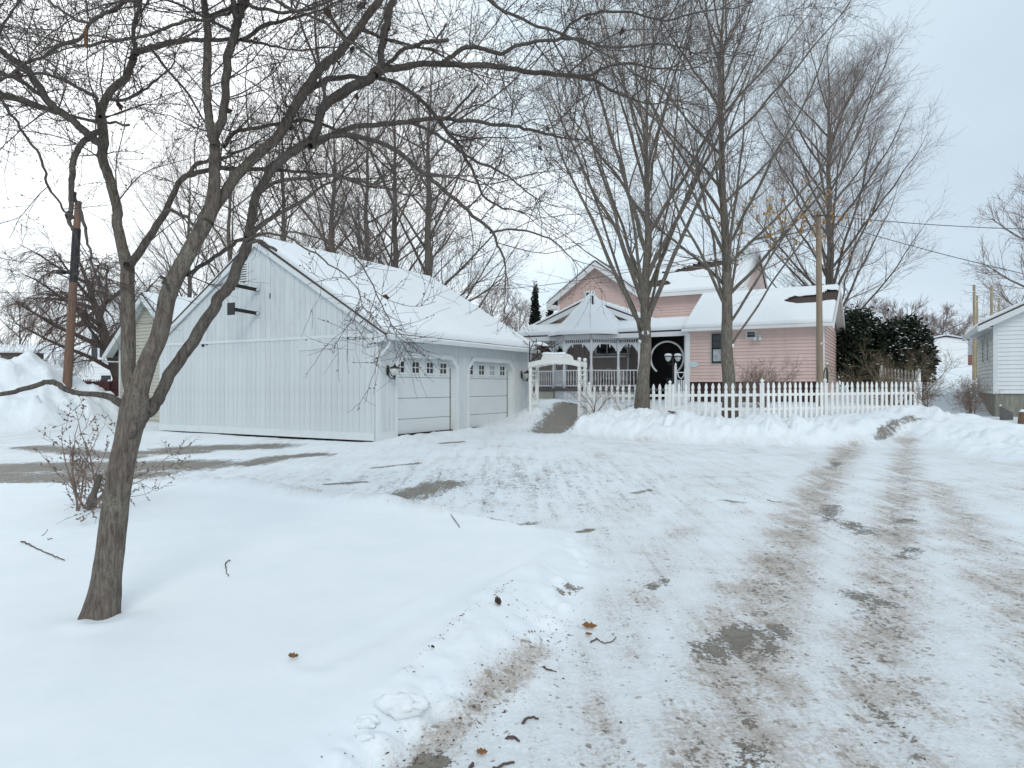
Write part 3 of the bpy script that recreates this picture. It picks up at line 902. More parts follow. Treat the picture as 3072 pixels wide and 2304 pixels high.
# ------------------------------------------------------------------ white garage
def build_garage():
    g = empty('garage', (-3.467, 17.6, 0), RZ)
    tag(g, 'white two-door garage with snowy gable roof and weathered plank end wall', 'garage')
    Wd, D = 9.08, 8.2
    XL, XC = -Wd, -Wd / 2
    ZB, ZE, ZP = 0.30, 3.12, 5.84
    rz = lambda x: ZE + (ZP - ZE) * (1 - abs(x - XC) / (Wd / 2))
    mb = MB()
    mb.prism([(XL + 0.0, ZB), (-0.30, ZB), (-0.30, rz(-0.30) - 0.03), (XC, ZP - 0.03), (XL, ZE - 0.03)], 'y', 0.0, D)
    # front wall between the doors
    d1, d2 = (0.79, 3.57), (4.30, 7.05)
    zd = 2.40
    for y0, y1 in ((0.0, d1[0]), (d1[1], d2[0]), (d2[1], D)):
        mb.box(-0.30, -0.002, y0, y1, ZB - 0.02, zd)
    mb.box(-0.30, -0.002, 0.0, D, zd, ZE - 0.05)
    mb.build('wall', M['groove'], g)
    f = MB(); f.box(XL + 0.1, -0.1, 0.06, D - 0.06, -0.1, ZB); f.build('foundation', M['void_shade'], g)  # coloured near-black to paint the shaded gap under the skirt board
    # planks of the gable wall
    n = 46; w = Wd / n
    low = MB().box(0.004, w - 0.004, -0.014, 0.0, 0.40, 2.905).mesh('plank', M['plank_white'])
    rnd = random.Random(4)
    for i in range(n):
        x = XL + i * w
        link('plank', low, g, (x, rnd.uniform(-0.004, 0.0), 0))
        za, zb = rz(x + 0.006) - 0.02, rz(x + w - 0.006) - 0.02
        if x < XC < x + w: za = zb = min(za, zb)
        up = MB().prism([(x + 0.004, 2.985), (x + w - 0.004, 2.985), (x + w - 0.004, zb), (x + 0.004, za)], 'y', -0.014 - rnd.uniform(0, 0.004), 0.0)
        up.build('plank', M['plank_white'], g)
    MB().box(XL, -0.101, -0.030, -0.0, 0.20, 0.40).build('skirt_board', M['trim_white'], g)
    MB().box(XL, -0.0, -0.034, -0.0, 2.905, 2.985).build('belt_trim', M['trim_white'], g)
    MB().box(-0.10, 0.0, -0.034, -0.001, 0.16, 2.903).build('corner_board', M['trim_white'], g)
    MB().box(0.0, 0.034, -0.034, 0.10, 0.16, 2.88).build('corner_board', M['trim_white'], g)
    MB().box(0.0, 0.034, D - 0.10, D + 0.03, 0.22, 2.88).build('corner_board', M['trim_white'], g)
    # front planks
    def front(y0, y1, z0, z1):
        k = max(1, round((y1 - y0) / 0.2)); ww = (y1 - y0) / k
        for i in range(k):
            MB().box(0.0, 0.016, y0 + i * ww + 0.004, y0 + (i + 1) * ww - 0.004, z0, z1).build('plank', M['plank_white'], g)
    front(0.10, d1[0] - 0.13, 0.42, 2.86); front(d1[1] + 0.13, d2[0] - 0.13, 0.24, 2.86); front(d2[1] + 0.13, D - 0.10, 0.46, 2.86)
    front(d1[0] - 0.13, d1[1] + 0.13, zd + 0.13, 2.86); front(d2[0] - 0.13, d2[1] + 0.13, zd + 0.13, 2.86)
    MB().box(0.0, 0.03, 0.10, d1[0] - 0.13, 0.2, 0.42).build('skirt_board', M['trim_white'], g)
    MB().box(0.0, 0.03, d2[1] + 0.13, D - 0.10, 0.24, 0.46).build('skirt_board', M['trim_white'], g)
    # rakes
    for s in (-1, 1):
        p = MB()
        xe = XC + s * (Wd / 2 + 0.35); ze = ZE - 0.35 * (ZP - ZE) / (Wd / 2)
        p.prism([(XC, ZP - 0.17), (xe, ze - 0.17), (xe, ze), (XC, ZP)][::s], 'y', -0.10, -0.05)
        p.build('rake_board', M['trim_white'], g)
        MB().prism([(XC, ZP - 0.04), (xe, ze - 0.04), (xe, ze), (XC, ZP)][::s], 'y', -0.048, 0.02).build('soffit', M['trim_white'], g)
    ro, (xa, za, xb, zb) = gable_roof(g, XL, 0.0, XC, ZE, ZP, 0.0, D, 0.35, 0.11, 0.05, seed=3, thick=0.13)
    # eave return and gutter
    MB().box(0.0, 0.30, -0.0, D, 2.885, 2.90).build('soffit', M['trim_white'], g)
    MB().prism([(-0.35, 2.72), (0.0, 2.72), (0.30, 2.80), (0.30, 2.90), (-0.05, 2.97), (-0.35, 2.985)], 'y', -0.062, -0.036).build('eave_return', M['trim_white'], g)
    gu = MB()
    prof = [(0.335, 2.80), (0.43, 2.80), (0.45, 2.90), (0.436, 2.90), (0.42, 2.812), (0.349, 2.812), (0.345, 2.885), (0.335, 2.885)]
    gu.prism(prof, 'y', -0.12, D + 0.12)
    gut = gu.build('gutter', M['trim_white'], g)
    snow_sheet('gutter_snow', gut, (0.445, -0.1, 2.885), (0, D + 0.2, 0), (-0.13, 0, 0.02), 90, 5, 0.05, 0.015, seed=5, edge=0.05)
    gh = MB()
    for y in (0.9, 2.6, 4.3, 6.0, 7.6):
        gh.beam((0.44, y, 2.905), (0.12, y, 2.93), 0.02, 0.012)
    gh.build('gutter_strap', M['steel'], gut)['kind'] = 'stuff'
    dn = MB()
    dn.tube([(0.36, 0.05, 2.80), (0.34, 0.05, 2.66), (0.10, 0.03, 2.42), (0.07, 0.03, 2.36)], 0.035, 8)
    dn.build('downspout', M['trim_white'], g, smooth=True)
    MB().tube([(-0.05, -0.05, 2.70), (-0.05, -0.05, 0.2)], 0.012, 6).build('conduit', M['steel'], g)
    # door surrounds and doors
    for (y0, y1) in (d1, d2):
        c = 0.26
        inner = [(y0, 0.16), (y0, zd - c), (y0 + c, zd), (y1 - c, zd), (y1, zd - c), (y1, 0.16)]
        k = 0.13; t = k * 0.414
        outer = [(y0 - k, 0.16), (y0 - k, zd - c + t), (y0 + c - t, zd + k), (y1 - c + t, zd + k), (y1 + k, zd - c + t), (y1 + k, 0.16)]
        tr = MB()
        for i in range(5):
            tr.prism([inner[i], inner[i + 1], outer[i + 1], outer[i]], 'x', 0.002, 0.036 + 0.001 * (i % 2))
        tr.build('door_surround', M['trim_white'], g)
        jb = MB()
        jb.box(-0.24, 0.0, y0 - 0.02, y0 + 0.004, 0.16, zd); jb.box(-0.24, 0.0, y1 - 0.004, y1 + 0.02, 0.16, zd)
        jb.prism([(y0, zd - c), (y0 + c, zd), (y0, zd)], 'x', -0.24, 0.001); jb.prism([(y1, zd - c), (y1, zd), (y1 - c, zd)], 'x', -0.24, 0.001)
        jb.build('door_jamb', M['trim_white'], g)
        MB().box(-0.235, -0.185, y1 - 0.03, y1 - 0.006, 0.16, zd - c).build('weather_seal', M['black_metal'], g)
        door = empty('garage_door', (0, 0, 0), 0, g)
        zs = [0.02, 0.70, 1.28, 1.86, 2.43]
        for i in range(4):
            pb = MB().box(-0.25, -0.19, y0 + 0.004, y1 - 0.03, zs[i] + 0.005, zs[i + 1] - 0.005)
            o = pb.build('door_panel', M['door_white'], door)
            bevel(o, 0.012, 2)
        for i in range(4):
            cy = (y0 + y1) / 2 - 0.02 + (i - 1.5) * 0.672
            window_box(door, cy, 1.99, 2.29, 0.32, -0.19, 'x', 2, 2, out=1, frame='trim_white', fw=0.045, glass='glass_pale' if (y0 > 4 and i == 2) else 'glass')
    # lamps by the doors
    for (ly, nm) in ((0.36, 0), (7.66, 1)):
        lm = empty('wall_lamp', (0.036, ly, 2.03), 0, g); lm.scale = (0.88, 0.88, 0.88)
        a = MB()
        a.lathe([(0.0, -0.16), (0.05, -0.13), (0.065, 0.0), (0.05, 0.13), (0.0, 0.16)], (0, 0, 0), 12)
        for i, p in enumerate(a.v): a.v[i] = (p[0] * 0.35 + 0.012, p[1], p[2])
        arm = [(0.02, 0, -0.06), (0.06, 0, -0.19), (0.14, 0, -0.25), (0.22, 0, -0.24), (0.27, 0, -0.17)]
        a.tube(arm, 0.016, 8); a.tube([(0.03, 0, 0.05), (0.08, 0, -0.05), (0.13, 0, -0.14), (0.20, 0, -0.20)], 0.009, 6)
        a.lathe([(0.0, -0.30), (0.02, -0.27), (0.03, -0.20), (0.05, -0.17), (0.02, -0.15)], (0.27, 0, 0), 10)
        a.lathe([(0.17, 0.05), (0.175, 0.065), (0.10, 0.10), (0.045, 0.125), (0.03, 0.16), (0.012, 0.17), (0.014, 0.20), (0.0, 0.215)], (0.27, 0, 0), 12)
        a.build('lamp_bracket', M['black_metal'], lm, True)
        b = MB(); b.lathe([(0.045, -0.16), (0.10, -0.12), (0.145, -0.03), (0.155, 0.05)], (0.27, 0, 0), 14)
        b.build('lamp_shade', M['lamp_glass'], lm, True)
        for k in range(6):
            pass
    # gable vent
    v = empty('gable_vent', (-5.05, -0.02, 0), 0, g)
    fr = MB(); x0, x1, z0, z1 = -0.15, 0.15, 4.63, 5.19
    fr.box(x0 - 0.04, x0, -0.03, 0.0, z0 - 0.04, z1 + 0.04); fr.box(x1, x1 + 0.04, -0.03, 0, z0 - 0.04, z1 + 0.04)
    fr.box(x0, x1, -0.03, 0, z1, z1 + 0.04); fr.box(x0, x1, -0.03, 0, z0 - 0.04, z0)
    fr.build('vent_frame', M['trim_white'], v)
    MB().box(x0, x1, -0.004, 0.0, z0, z1).build('vent_back', M['void_shade'], v)
    sl = MB().add([(x0, -0.028, 0), (x1, -0.028, 0), (x1, -0.005, 0.038), (x0, -0.005, 0.038), (x0, -0.028, 0.012), (x1, -0.028, 0.012), (x1, -0.005, 0.05), (x0, -0.005, 0.05)],
                  [(0, 3, 2, 1), (4, 5, 6, 7), (0, 1, 5, 4), (1, 2, 6, 5), (2, 3, 7, 6), (3, 0, 4, 7)]).mesh('vent_slat', M['trim_white'])
    for k in range(8):
        link('vent_slat', sl, v, (0, 0, z0 + k * 0.07))
    # projecting arms
    for z in (3.76, 4.44):
        MB().box(-4.62, -4.36, -0.034, -0.019, z - 0.16, z + 0.17).build('mounting_plate', M['plank_white'], g)
        arm = MB().beam((-4.47, -0.03, z - 0.04), (-4.52, -0.86, z + 0.01), 0.08, 0.09).build('bracket_arm', M['dark_wood'], g)
        MB().box(-4.66, -4.38, -0.90, -0.862, z - 0.16, z + 0.18).build('end_board', M['black_metal'], arm)
        MB().lathe([(0.0, 0), (0.05, 0.01), (0.06, 0.05), (0.03, 0.08), (0, 0.085)], (-4.40, -0.07, z - 0.09), 8).build('end_cap', M['steel'], arm, True)
    MB().box(-2.78, -1.55, -0.031, -0.019, 2.60, 2.90).build('patch_board', M['plank_white'], g)
    hd = MB()
    rr = random.Random(8)
    for (cx, cw) in ((-6.9, 0.12), (-7.2, .05), (-6.72, .05), (-7.6, .05), (-0.98, .05), (-0.72, .05), (-2.5, 0.05)):
        hd.box(cx - cw / 2, cx + cw / 2, -0.0356, -0.020, 2.90 - cw * 0.6, 2.903)
    hd.build('rot_hole', M['void_shade'], g)['kind'] = 'stuff'
    MB().box(-3.98, -3.93, -0.024, -0.018, 4.12, 4.27).build('wall_hook', M['grey_board'], g)
    return g


# ------------------------------------------------------------------ cream outbuilding
def build_cream():
    o = at(455, 1000, 26.0)
    g = empty('cream_garage', (o.x, o.y, 0), RZ)
    tag(g, 'small cream sided outbuilding with white eaves left of the white garage', 'outbuilding')
    hw, ze, zp, D = 2.05, 3.25, 5.08, 9.0
    rzf = lambda x: ze + (zp - ze) * (1 - abs(x) / hw)
    MB().prism([(-hw, 0), (hw, 0), (hw, ze - 0.03), (0, zp - 0.03), (-hw, ze - 0.03)], 'y', 0.0, D).build('wall', M['cream'], g)
    siding(g, -hw, hw, 0.35, zp - 0.15, 0.13, 0.0, M['cream'], top=lambda x: rzf(x) + 0.02)
    MB().box(-hw - 0.02, -hw + 0.08, -0.04, -0.026, 0.2, ze).build('corner_board', M['trim_white'], g)
    ro, (xa, za, xb, zb) = gable_roof(g, -hw, hw, 0, ze, zp, 0, D, 0.5, 0.42, 0.06, seed=21)
    for s, xe, zz in ((-1, xa, za), (1, xb, zb)):
        MB().prism([(0, zp - 0.26), (xe, zz - 0.24), (xe, zz + 0.0), (0, zp)][::s], 'y', -0.42, -0.38).build('rake_board', M['trim_white'], g)
        MB().prism([(0, zp - 0.05), (xe, zz - 0.05), (xe, zz), (0, zp)][::s], 'y', -0.378, 0.0).build('soffit', M['trim_white'], g)
    MB().box(xa, -hw, -0.378, 0.0, za - 0.24, za - 0.2).build('eave_return', M['trim_white'], g)


# ------------------------------------------------------------------ pink house
HO = Vector((11.85, 26.0, 0))


def hl(px, y_local):
    """local x in the house frame of the photo column px at local depth y_local"""
    r = (px - CX) / F
    ax, ay = HO.x + y_local * UY.x, HO.y + y_local * UY.y
    return (r * ay - ax) / (UX.x - r * UX.y)


def build_house():
    h = empty('pink_house', HO, RZ)
    tag(h, 'pink clapboard house with white gingerbread porch and snowy roofs behind picket fence', 'house')
    XL = -5.17
    ZB, ZE, ZR = 1.80, 4.13, 5.72
    # wing
    wg = empty('wing', (0, 0, 0), 0, h)
    MB().prism([(0.0, 0.6), (6.0, 0.6), (6.0, ZE), (3.0, ZR - 0.05), (0.0, ZE)], 'x', XL, 0.0).build('wall', M['pink'], wg)
    siding(h, XL + 0.09, -0.10, ZB, ZE - 0.02, 0.135, 0.0, M['pink'])
    siding(h, 0.1, 5.9, ZB, ZE - 0.02, 0.135, 0.0, M['pink'], axis='x', out=1)
    MB().box(XL, -0.0, -0.02, 0.0, 0.7, ZB).build('skirting', M['skirt'], h)
    MB().box(-0.10, 0.03, -0.035, 0.0, 1.2, ZE - 0.02).build('corner_board', M['porch_white'], h)
    MB().box(0.0, 0.035, 0.0, 0.10, 1.2, ZE - 0.02).build('corner_board', M['porch_white'], h)
    MB().box(XL - 0.10, XL + 0.09, -0.035, 0.05, 1.0, ZE - 0.3).build('corner_board', M['porch_white'], h)
    MB().tube([(-0.16, -0.10, ZE - 0.02), (-0.16, -0.07, ZE - 0.2), (-0.16, -0.07, 1.15)], 0.045, 8).build('downspout', M['porch_white'], h, True)
    # wing roof: two slopes, ridge along X
    th = 0.06; xo = 0.35
    rb = MB()
    k = (ZR - ZE) / 3.0
    rb.prism([(-0.35, ZE - 0.35 * k), (3.0, ZR), (6.35, ZE - 0.35 * k), (6.35, ZE - 0.35 * k + th), (3.0, ZR + th), (-0.35, ZE - 0.35 * k + th)], 'x', XL - 0.15, xo)
    ro = rb.build('roof', M['shingle'], h)

    def wmask(s, t):
        x = s + (XL - 0.15); n = 0.28 * fbm(s * 1.1, t * 1.8 + 7, 4)
        d = np.hypot((x + 0.55) / 0.95, (t - 2.35) / 0.42)
        d2 = np.hypot((x - 0.2) / 0.6, (t - 2.75) / 0.4)
        return (np.minimum(d, d2) - 1 + n) * 3
    Lx = xo - XL + 0.15
    snow_sheet('roof_snow', ro, (XL - 0.15, -0.33, ZE - 0.35 * k + th + 0.005), (Lx, 0, 0), (0, 3.33, ZR - ZE + 0.35 * k), 90, 54, 0.13, 0.04, mask=wmask, seed=31)
    snow_sheet('roof_snow', ro, (XL - 0.15, 6.33, ZE - 0.35 * k + th + 0.005), (Lx, 0, 0), (0, -3.33, ZR - ZE + 0.35 * k), 40, 20, 0.13, 0.03, seed=35)
    MB().box(XL - 0.15, xo, -0.46, -0.36, ZE - 0.35 * k - 0.07, ZE - 0.35 * k + 0.05).build('gutter', M['porch_white'], h)
    MB().box(XL - 0.1, xo - 0.02, -0.34, -0.02, ZE - 0.35 * k - 0.05, ZE - 0.35 * k - 0.02).build('soffit', M['porch_white'], h)
    for s in (0, 1):
        a = [(-0.37, ZE - 0.35 * k - 0.16), (3.0, ZR - 0.16), (3.0, ZR + 0.02), (-0.37, ZE - 0.35 * k + 0.02)]
        if s: a = [(6.0 - p, q) for p, q in a][::-1]
        MB().prism(a, 'x', xo + 0.002, xo + 0.05).build('rake_board', M['porch_white'], h)
        b = [(-0.35, ZE - 0.35 * k - 0.03), (3.0, ZR - 0.03), (3.0, ZR - 0.005), (-0.35, ZE - 0.35 * k - 0.005)]
        if s: b = [(6.0 - p, q) for p, q in b][::-1]
        MB().prism(b, 'x', 0.03, xo).build('soffit', M['porch_white'], h)
    # windows of the wing
    wx = hl(2165, 0)
    wz0, wz1 = at(0, 1086, 27.7).z, at(0, 1003, 27.7).z
    wf = MB(); wf.box(wx - 0.44, wx + 0.44, -0.045, -0.015, wz0 - 0.08, wz1 + 0.08)
    wf.build('window_surround', M['cream'], h)
    w1 = window_box(h, wx, (wz0 + wz1) / 2 + 0.02, wz1, 0.68, -0.05, 'y', 2, 2, fw=0.04, frame='black_metal')
    w2 = window_box(h, wx, wz0, (wz0 + wz1) / 2 - 0.02, 0.68, -0.05, 'y', 2, 1, fw=0.04, frame='black_metal', glass='glass')
    cu = MB(); cu.box(wx - 0.33, wx - 0.02, -0.068, -0.0575, wz0 + 0.04, (wz0 + wz1) / 2 - 0.04); cu.build('curtain', M['glass_pale'], w2)
    vx = hl(2254, 0)
    window_box(h, vx, at(0, 1011, 27).z, at(0, 994, 27).z, 0.30, -0.026, 'y', 1, 1, fw=0.05, frame='trim_white')
    sx = hl(2275, 0); sz = at(0, 1006, 26.9).z
    sec = MB(); sec.box(sx - 0.12, sx + 0.12, -0.06, -0.024, sz - 0.05, sz + 0.05)
    sec.tube([(sx - 0.05, -0.05, sz - 0.02), (sx - 0.09, -0.16, sz - 0.1), (sx - 0.10, -0.26, sz - 0.16)], [0.03, 0.05, 0.08], 8)
    sec.tube([(sx + 0.05, -0.05, sz - 0.02), (sx + 0.09, -0.16, sz - 0.1), (sx + 0.10, -0.26, sz - 0.16)], [0.03, 0.05, 0.08], 8)
    sec.build('security_light', M['trim_white'], h, True)
    # plaque
    qx = hl(2082, 0); qz = at(0, 1093, 28.3).z
    pl = MB(); pts = [(qx + 0.20 * math.cos(a), qz + 0.105 * math.sin(a)) for a in np.linspace(0, 2 * math.pi, 33)[:-1]]
    pl.prism(pts, 'y', -0.05, -0.024)
    plo = pl.build('house_plaque', M['plaque'], h)
    pr = MB(); rr = random.Random(3)
    x = qx - 0.12
    while x < qx + 0.12:
        w = rr.uniform(0.008, 0.02); pr.box(x, x + w, -0.053, -0.0505, qz - rr.uniform(0.01, 0.022), qz + rr.uniform(0.008, 0.028)); x += w + 0.008
    pr.build('faint_print', M['plaque_print'], plo)['kind'] = 'stuff'
    # ---- two-storey block behind
    UYp = 7.0
    xc = hl(1787, UYp - 0.3)
    zap, zev, hw = 8.50, 6.75, 2.42
    rzf = lambda x: zev + (zap - zev) * (1 - abs(x - xc) / hw)
    MB().prism([(xc - hw, 0.8), (xc + hw, 0.8), (xc + hw, zev), (xc, zap - 0.05), (xc - hw, zev)], 'y', UYp, UYp + 6).build('gable_wall', M['pink'], h)
    siding(h, xc - hw + 0.08, xc + hw - 0.08, 4.9, zap - 0.25, 0.145, UYp, M['pink'], top=lambda x: rzf(x) - 0.02)
    MB().box(xc - hw - 0.03, xc - hw + 0.08, UYp - 0.035, UYp, 4.5, zev).build('corner_board', M['porch_white'], h)
    mb = MB(); sl = (zap - zev) / hw; oe = 0.55
    ro2, (xa, za, xb, zb) = gable_roof(h, xc - hw, xc + hw, xc, zev, zap, UYp, UYp + 6, oe, 0.45, 0.06, seed=41)
    for s, xe, zz in ((-1, xa, za), (1, xb, zb)):
        MB().prism([(xc, zap - 0.34), (xe, zz - 0.32), (xe, zz), (xc, zap)][::s], 'y', UYp - 0.45, UYp - 0.40).build('rake_board', M['porch_white'], h)
        MB().prism([(xc, zap - 0.05), (xe, zz - 0.05), (xe, zz), (xc, zap)][::s], 'y', UYp - 0.398, UYp).build('soffit', M['porch_white'], h)
    MB().box(xa, xc - hw - 0.03, UYp - 0.4, UYp + 0.4, za - 0.32, za - 0.1).build('eave_return', M['porch_white'], h)
    window_box(h, hl(1770, UYp), at(0, 905, 37).z, at(0, 868, 37).z, 0.42, UYp - 0.03, 'y', 1, 2, fw=0.1)
    # main block right of the gable
    x1 = xc + hw; x2 = hl(2232, UYp + 0.5)
    MB().box(x1, x2, UYp + 0.5, UYp + 8, 0.8, 6.55).build('upper_wall', M['pink'], h)
    siding(h, x1, x2, 4.7, 6.5, 0.145, UYp + 0.5, M['pink'])
    y0, y1, zl, zr = UYp + 0.05, UYp + 4.4, 6.5, 9.2
    rb = MB(); rb.prism([(y0, zl), (y1, zr), (y1 + 4.3, zl), (y1 + 4.3, zl + 0.07), (y1, zr + 0.07), (y0, zl + 0.07)], 'x', x1 - 2.2, x2 + 0.06)
    ro3 = rb.build('roof', M['shingle'], h)
    MB().prism([(UYp + 0.5, 6.4), (UYp + 8.3, 6.4), (y1, zr - 0.05)], 'x', x2 - 0.2, x2).build('gable_wall', M['pink'], h)
    for a in ([(y0, zl - 0.18), (y1, zr - 0.18), (y1, zr + 0.05), (y0, zl + 0.05)], [(y1, zr - 0.18), (y1 + 4.3, zl - 0.18), (y1 + 4.3, zl + 0.05), (y1, zr + 0.05)]):
        MB().prism(a, 'x', x2 + 0.061, x2 + 0.11).build('rake_board', M['porch_white'], h)
    bx, by = hl(2125, UYp + 3), 3.2
    cx2 = hl(1965, UYp + 1)
    slen = math.hypot(y1 - y0, zr - zl)

    def mmask(s, t):
        x = s + (x1 - 2.2); n = 0.30 * fbm(s * 0.9 + 3, t * 1.7, 4)
        u = x - bx
        d = np.hypot(u / 1.55, (t - by - 0.28 * u) / 0.45)
        d2 = np.hypot((x - cx2) / 0.75, (t - 1.15) / 0.42)
        d3 = np.hypot((x - bx + 1.9) / 0.5, (t - by + 0.75) / 0.10)
        return (np.minimum(np.minimum(d, d2), d3) - 1 + n) * 3
    snow_sheet('roof_snow', ro3, (x1 - 2.2, y0 + 0.02, zl + 0.075), (x2 + 2.27 - x1, 0, 0), (0, y1 - y0, zr - zl), 100, 54, 0.14, 0.05, mask=mmask, seed=51)
    snow_sheet('roof_snow', ro3, (x1 - 2.2, y1 + 4.28, zl + 0.075), (x2 + 2.27 - x1, 0, 0), (0, y1 - y0 - 8.7, zr - zl), 30, 20, 0.14, 0.05, seed=55)
    MB().box(x1 + 0.3, x2 + 0.3, y0 - 0.06, y0 + 0.02, zl - 0.12, zl + 0.06).build('gutter', M['porch_white'], h)
    MB().box(x1, x2, y0 + 0.04, UYp + 0.5, zl - 0.06, zl - 0.02).build('soffit', M['porch_white'], h)
    # ---- low wide gable over the porch
    YG = 2.6
    ga, gb = hl(1556, YG), hl(2010, YG)
    gc = (ga + gb) / 2; ghw = (gb - ga) / 2; gz0, gz1 = 4.30, 5.80
    gr = lambda x: gz0 + (gz1 - gz0) * (1 - abs(x - gc) / ghw)
    MB().prism([(ga + 0.2, 0.8), (gb - 0.2, 0.8), (gb - 0.2, gz0), (gc, gz1 - 0.1), (ga + 0.2, gz0)], 'y', YG + 0.05, YG + 4.5).build('porch_gable_wall', M['pink_shaded'], h)
    n = 26
    for i in range(n):
        xa_ = ga + 0.3 + (gb - ga - 0.6) * i / n; xb_ = ga + 0.3 + (gb - ga - 0.6) * (i + 1) / n - 0.015
        zt = [min(gr(xa_), gr(xb_)) - 0.05]
        za_, zb_ = gr(xa_) - 0.08, gr(xb_) - 0.08
        if xa_ < gc < xb_: za_ = zb_ = min(za_, zb_)
        if min(za_, zb_) > 4.25:
            MB().prism([(xa_, 4.2), (xb_, 4.2), (xb_, zb_), (xa_, za_)], 'y', YG + 0.02, YG + 0.05).build('gable_panel', M['pink_panel'], h)
        MB().box(xa_, xb_, YG + 0.02, YG + 0.05, 1.5, 4.195).build('wall_panel', M['pink_shaded'], h)
    ro4, (xa, za, xb, zb) = gable_roof(h, ga + 0.2, gb - 0.2, gc, gz0, gz1, YG, YG + 4.4, 0.2, 0.35, 0.06, seed=61)
    for s, xe, zz in ((-1, xa, za), (1, xb, zb)):
        MB().prism([(gc, gz1 - 0.24), (xe, zz - 0.24), (xe, zz), (gc, gz1)][::s], 'y', YG - 0.35, YG - 0.31).build('rake_board', M['porch_white'], h)
        MB().prism([(gc, gz1 - 0.05), (xe, zz - 0.05), (xe, zz), (gc, gz1)][::s], 'y', YG - 0.308, YG).build('soffit', M['porch_white'], h)
    # windows and dark band under the porch
    for px, wd in ((1805, 0.5), (1838, 0.5), (1872, 0.5)):
        window_box(h, hl(px, YG), at(0, 1062, 33.5).z, at(0, 1030, 33.5).z, wd, YG + 0.0, 'y', 1, 1, fw=0.07, frame='porch_white')
    for px in (1640, 1685):
        window_box(h, hl(px, YG), at(0, 1060, 34.5).z, at(0, 1036, 34.5).z, 0.45, YG, 'y', 1, 1, fw=0.05, frame='porch_white')
    MB().box(hl(1780, YG), hl(1890, YG), YG - 0.5, YG + 0.0, at(0, 1074, 33).z, at(0, 1069, 33).z).build('window_shelf', M['porch_white'], h)
    # ---- porch roof, floor, posts
    YP = 0.95
    pa, pb = hl(1545, YP), XL - 0.10
    zf, zpe = 1.52, 3.98
    pr_ = MB(); pr_.prism([(YP - 0.35, zpe), (YG - 0.02, zpe + 0.62), (YG - 0.02, zpe + 0.68), (YP - 0.35, zpe + 0.06)], 'x', pa, pb + 0.2)
    ro5 = pr_.build('porch_roof', M['shingle'], h)
    snow_sheet('roof_snow', ro5, (pa, YP - 0.36, zpe + 0.065), (pb + 0.2 - pa, 0, 0), (0, YG - YP + 0.33, 0.62), 80, 22, 0.15, 0.03, seed=71)
    MB().box(pa, pb + 0.15, YP - 0.36, YP - 0.28, zpe - 0.20, zpe + 0.0).build('porch_fascia', M['porch_white'], h)
    MB().box(pa, pb, YP - 0.27, YG, zpe - 0.06, zpe - 0.03).build('porch_ceiling', M['pink_shaded'], h)
    MB().box(pa, pb, YP - 0.1, YG, zf - 0.12, zf).build('porch_floor', M['grey_board'], h)
    # carport / breezeway with moon gate, its shade painted as near-black sheets
    ma, mb_ = hl(1925, YP + 0.2), pb
    MB().box(ma - 0.1, mb_, YG - 0.35, YG - 0.3, 0.9, zpe).build('breezeway_shade_back', M['void_shade'], h)
    MB().box(ma - 0.06, ma, YP, YG - 0.3, 0.9, zpe - 0.06).build('breezeway_shade_side', M['void_shade'], h)
    MB().box(hl(2000, YG - .5), hl(2040, YG - .5), YG - 0.6, YG - 0.5, 1.2, 2.0).build('breezeway_crate', M['shutter'], h)
    mgx, mgz = hl(1996, YP), at(0, 1073, 29.6).z
    ring = MB()
    ring.tube([(mgx + 0.74 * math.cos(a), YP + 0.25, mgz + 0.74 * math.sin(a)) for a in np.linspace(-0.9, math.pi + 0.9, 40)], 0.045, 8)
    ring.build('moon_gate_ring', M['porch_white'], h, True)
    for px in (1932, 2058):
        x = hl(px, YP); MB().box(x - 0.07, x + 0.07, YP - 0.05, YP + 0.09, 0.9, zpe - 0.2).build('porch_post', M['porch_white'], h)
    # gazebo
    gp = Vector((3.77, 32.5, 0)); rel = gp - HO
    gx, gy = rel.dot(UX), rel.dot(UY)
    face = math.atan2(-gp.y, -gp.x) - RZ
    Rg = 1.74
    gv = [(gx + Rg * math.cos(face + k * math.pi / 4), gy + Rg * math.sin(face + k * math.pi / 4)) for k in range(8)]
    gzb = empty('gazebo_porch', (0, 0, 0), 0, h)
    flr = MB().prism([(gx + (p[0] - gx) * 1.05, gy + (p[1] - gy) * 1.05) for p in gv], 'z', zf - 0.13, zf + 0.01).build('deck', M['grey_board'], gzb)
    sn = MB().prism([(gx + (p[0] - gx) * 1.055, gy + (p[1] - gy) * 1.055) for p in gv], 'z', zf - 0.02, zf + 0.035)
    hs = [2.28, 0.0]
    pst = MB().lathe([(0.075, zf), (0.075, zf + 0.95), (0.055, zf + 1.05), (0.055, zf + 1.7), (0.075, zf + 1.8), (0.075, zpe - 0.2)], (0, 0, 0), 10).mesh('porch_post', M['porch_white'], True)
    for p in gv:
        link('porch_post', pst, gzb, (p[0], p[1], 0))
    bal = MB().lathe([(0.022, 0), (0.022, 0.08), (0.016, 0.14), (0.028, 0.3), (0.018, 0.5), (0.022, 0.6), (0.022, 0.68)], (0, 0, 0), 6).mesh('baluster', M['porch_white'], True)

    def rail(a, b, nb):
        a, b = Vector((a[0], a[1], 0)), Vector((b[0], b[1], 0))
        up = Vector((0, 0, 1))
        MB().beam(a + up * (zf + 0.82), b + up * (zf + 0.82), 0.07, 0.05).build('hand_rail', M['porch_white'], gzb)
        MB().beam(a + up * (zf + 0.12), b + up * (zf + 0.12), 0.05, 0.05).build('bottom_rail', M['porch_white'], gzb)
        for i in range(nb):
            q = a.lerp(b, (i + 0.5) / nb); link('baluster', bal, gzb, (q.x, q.y, zf + 0.13))

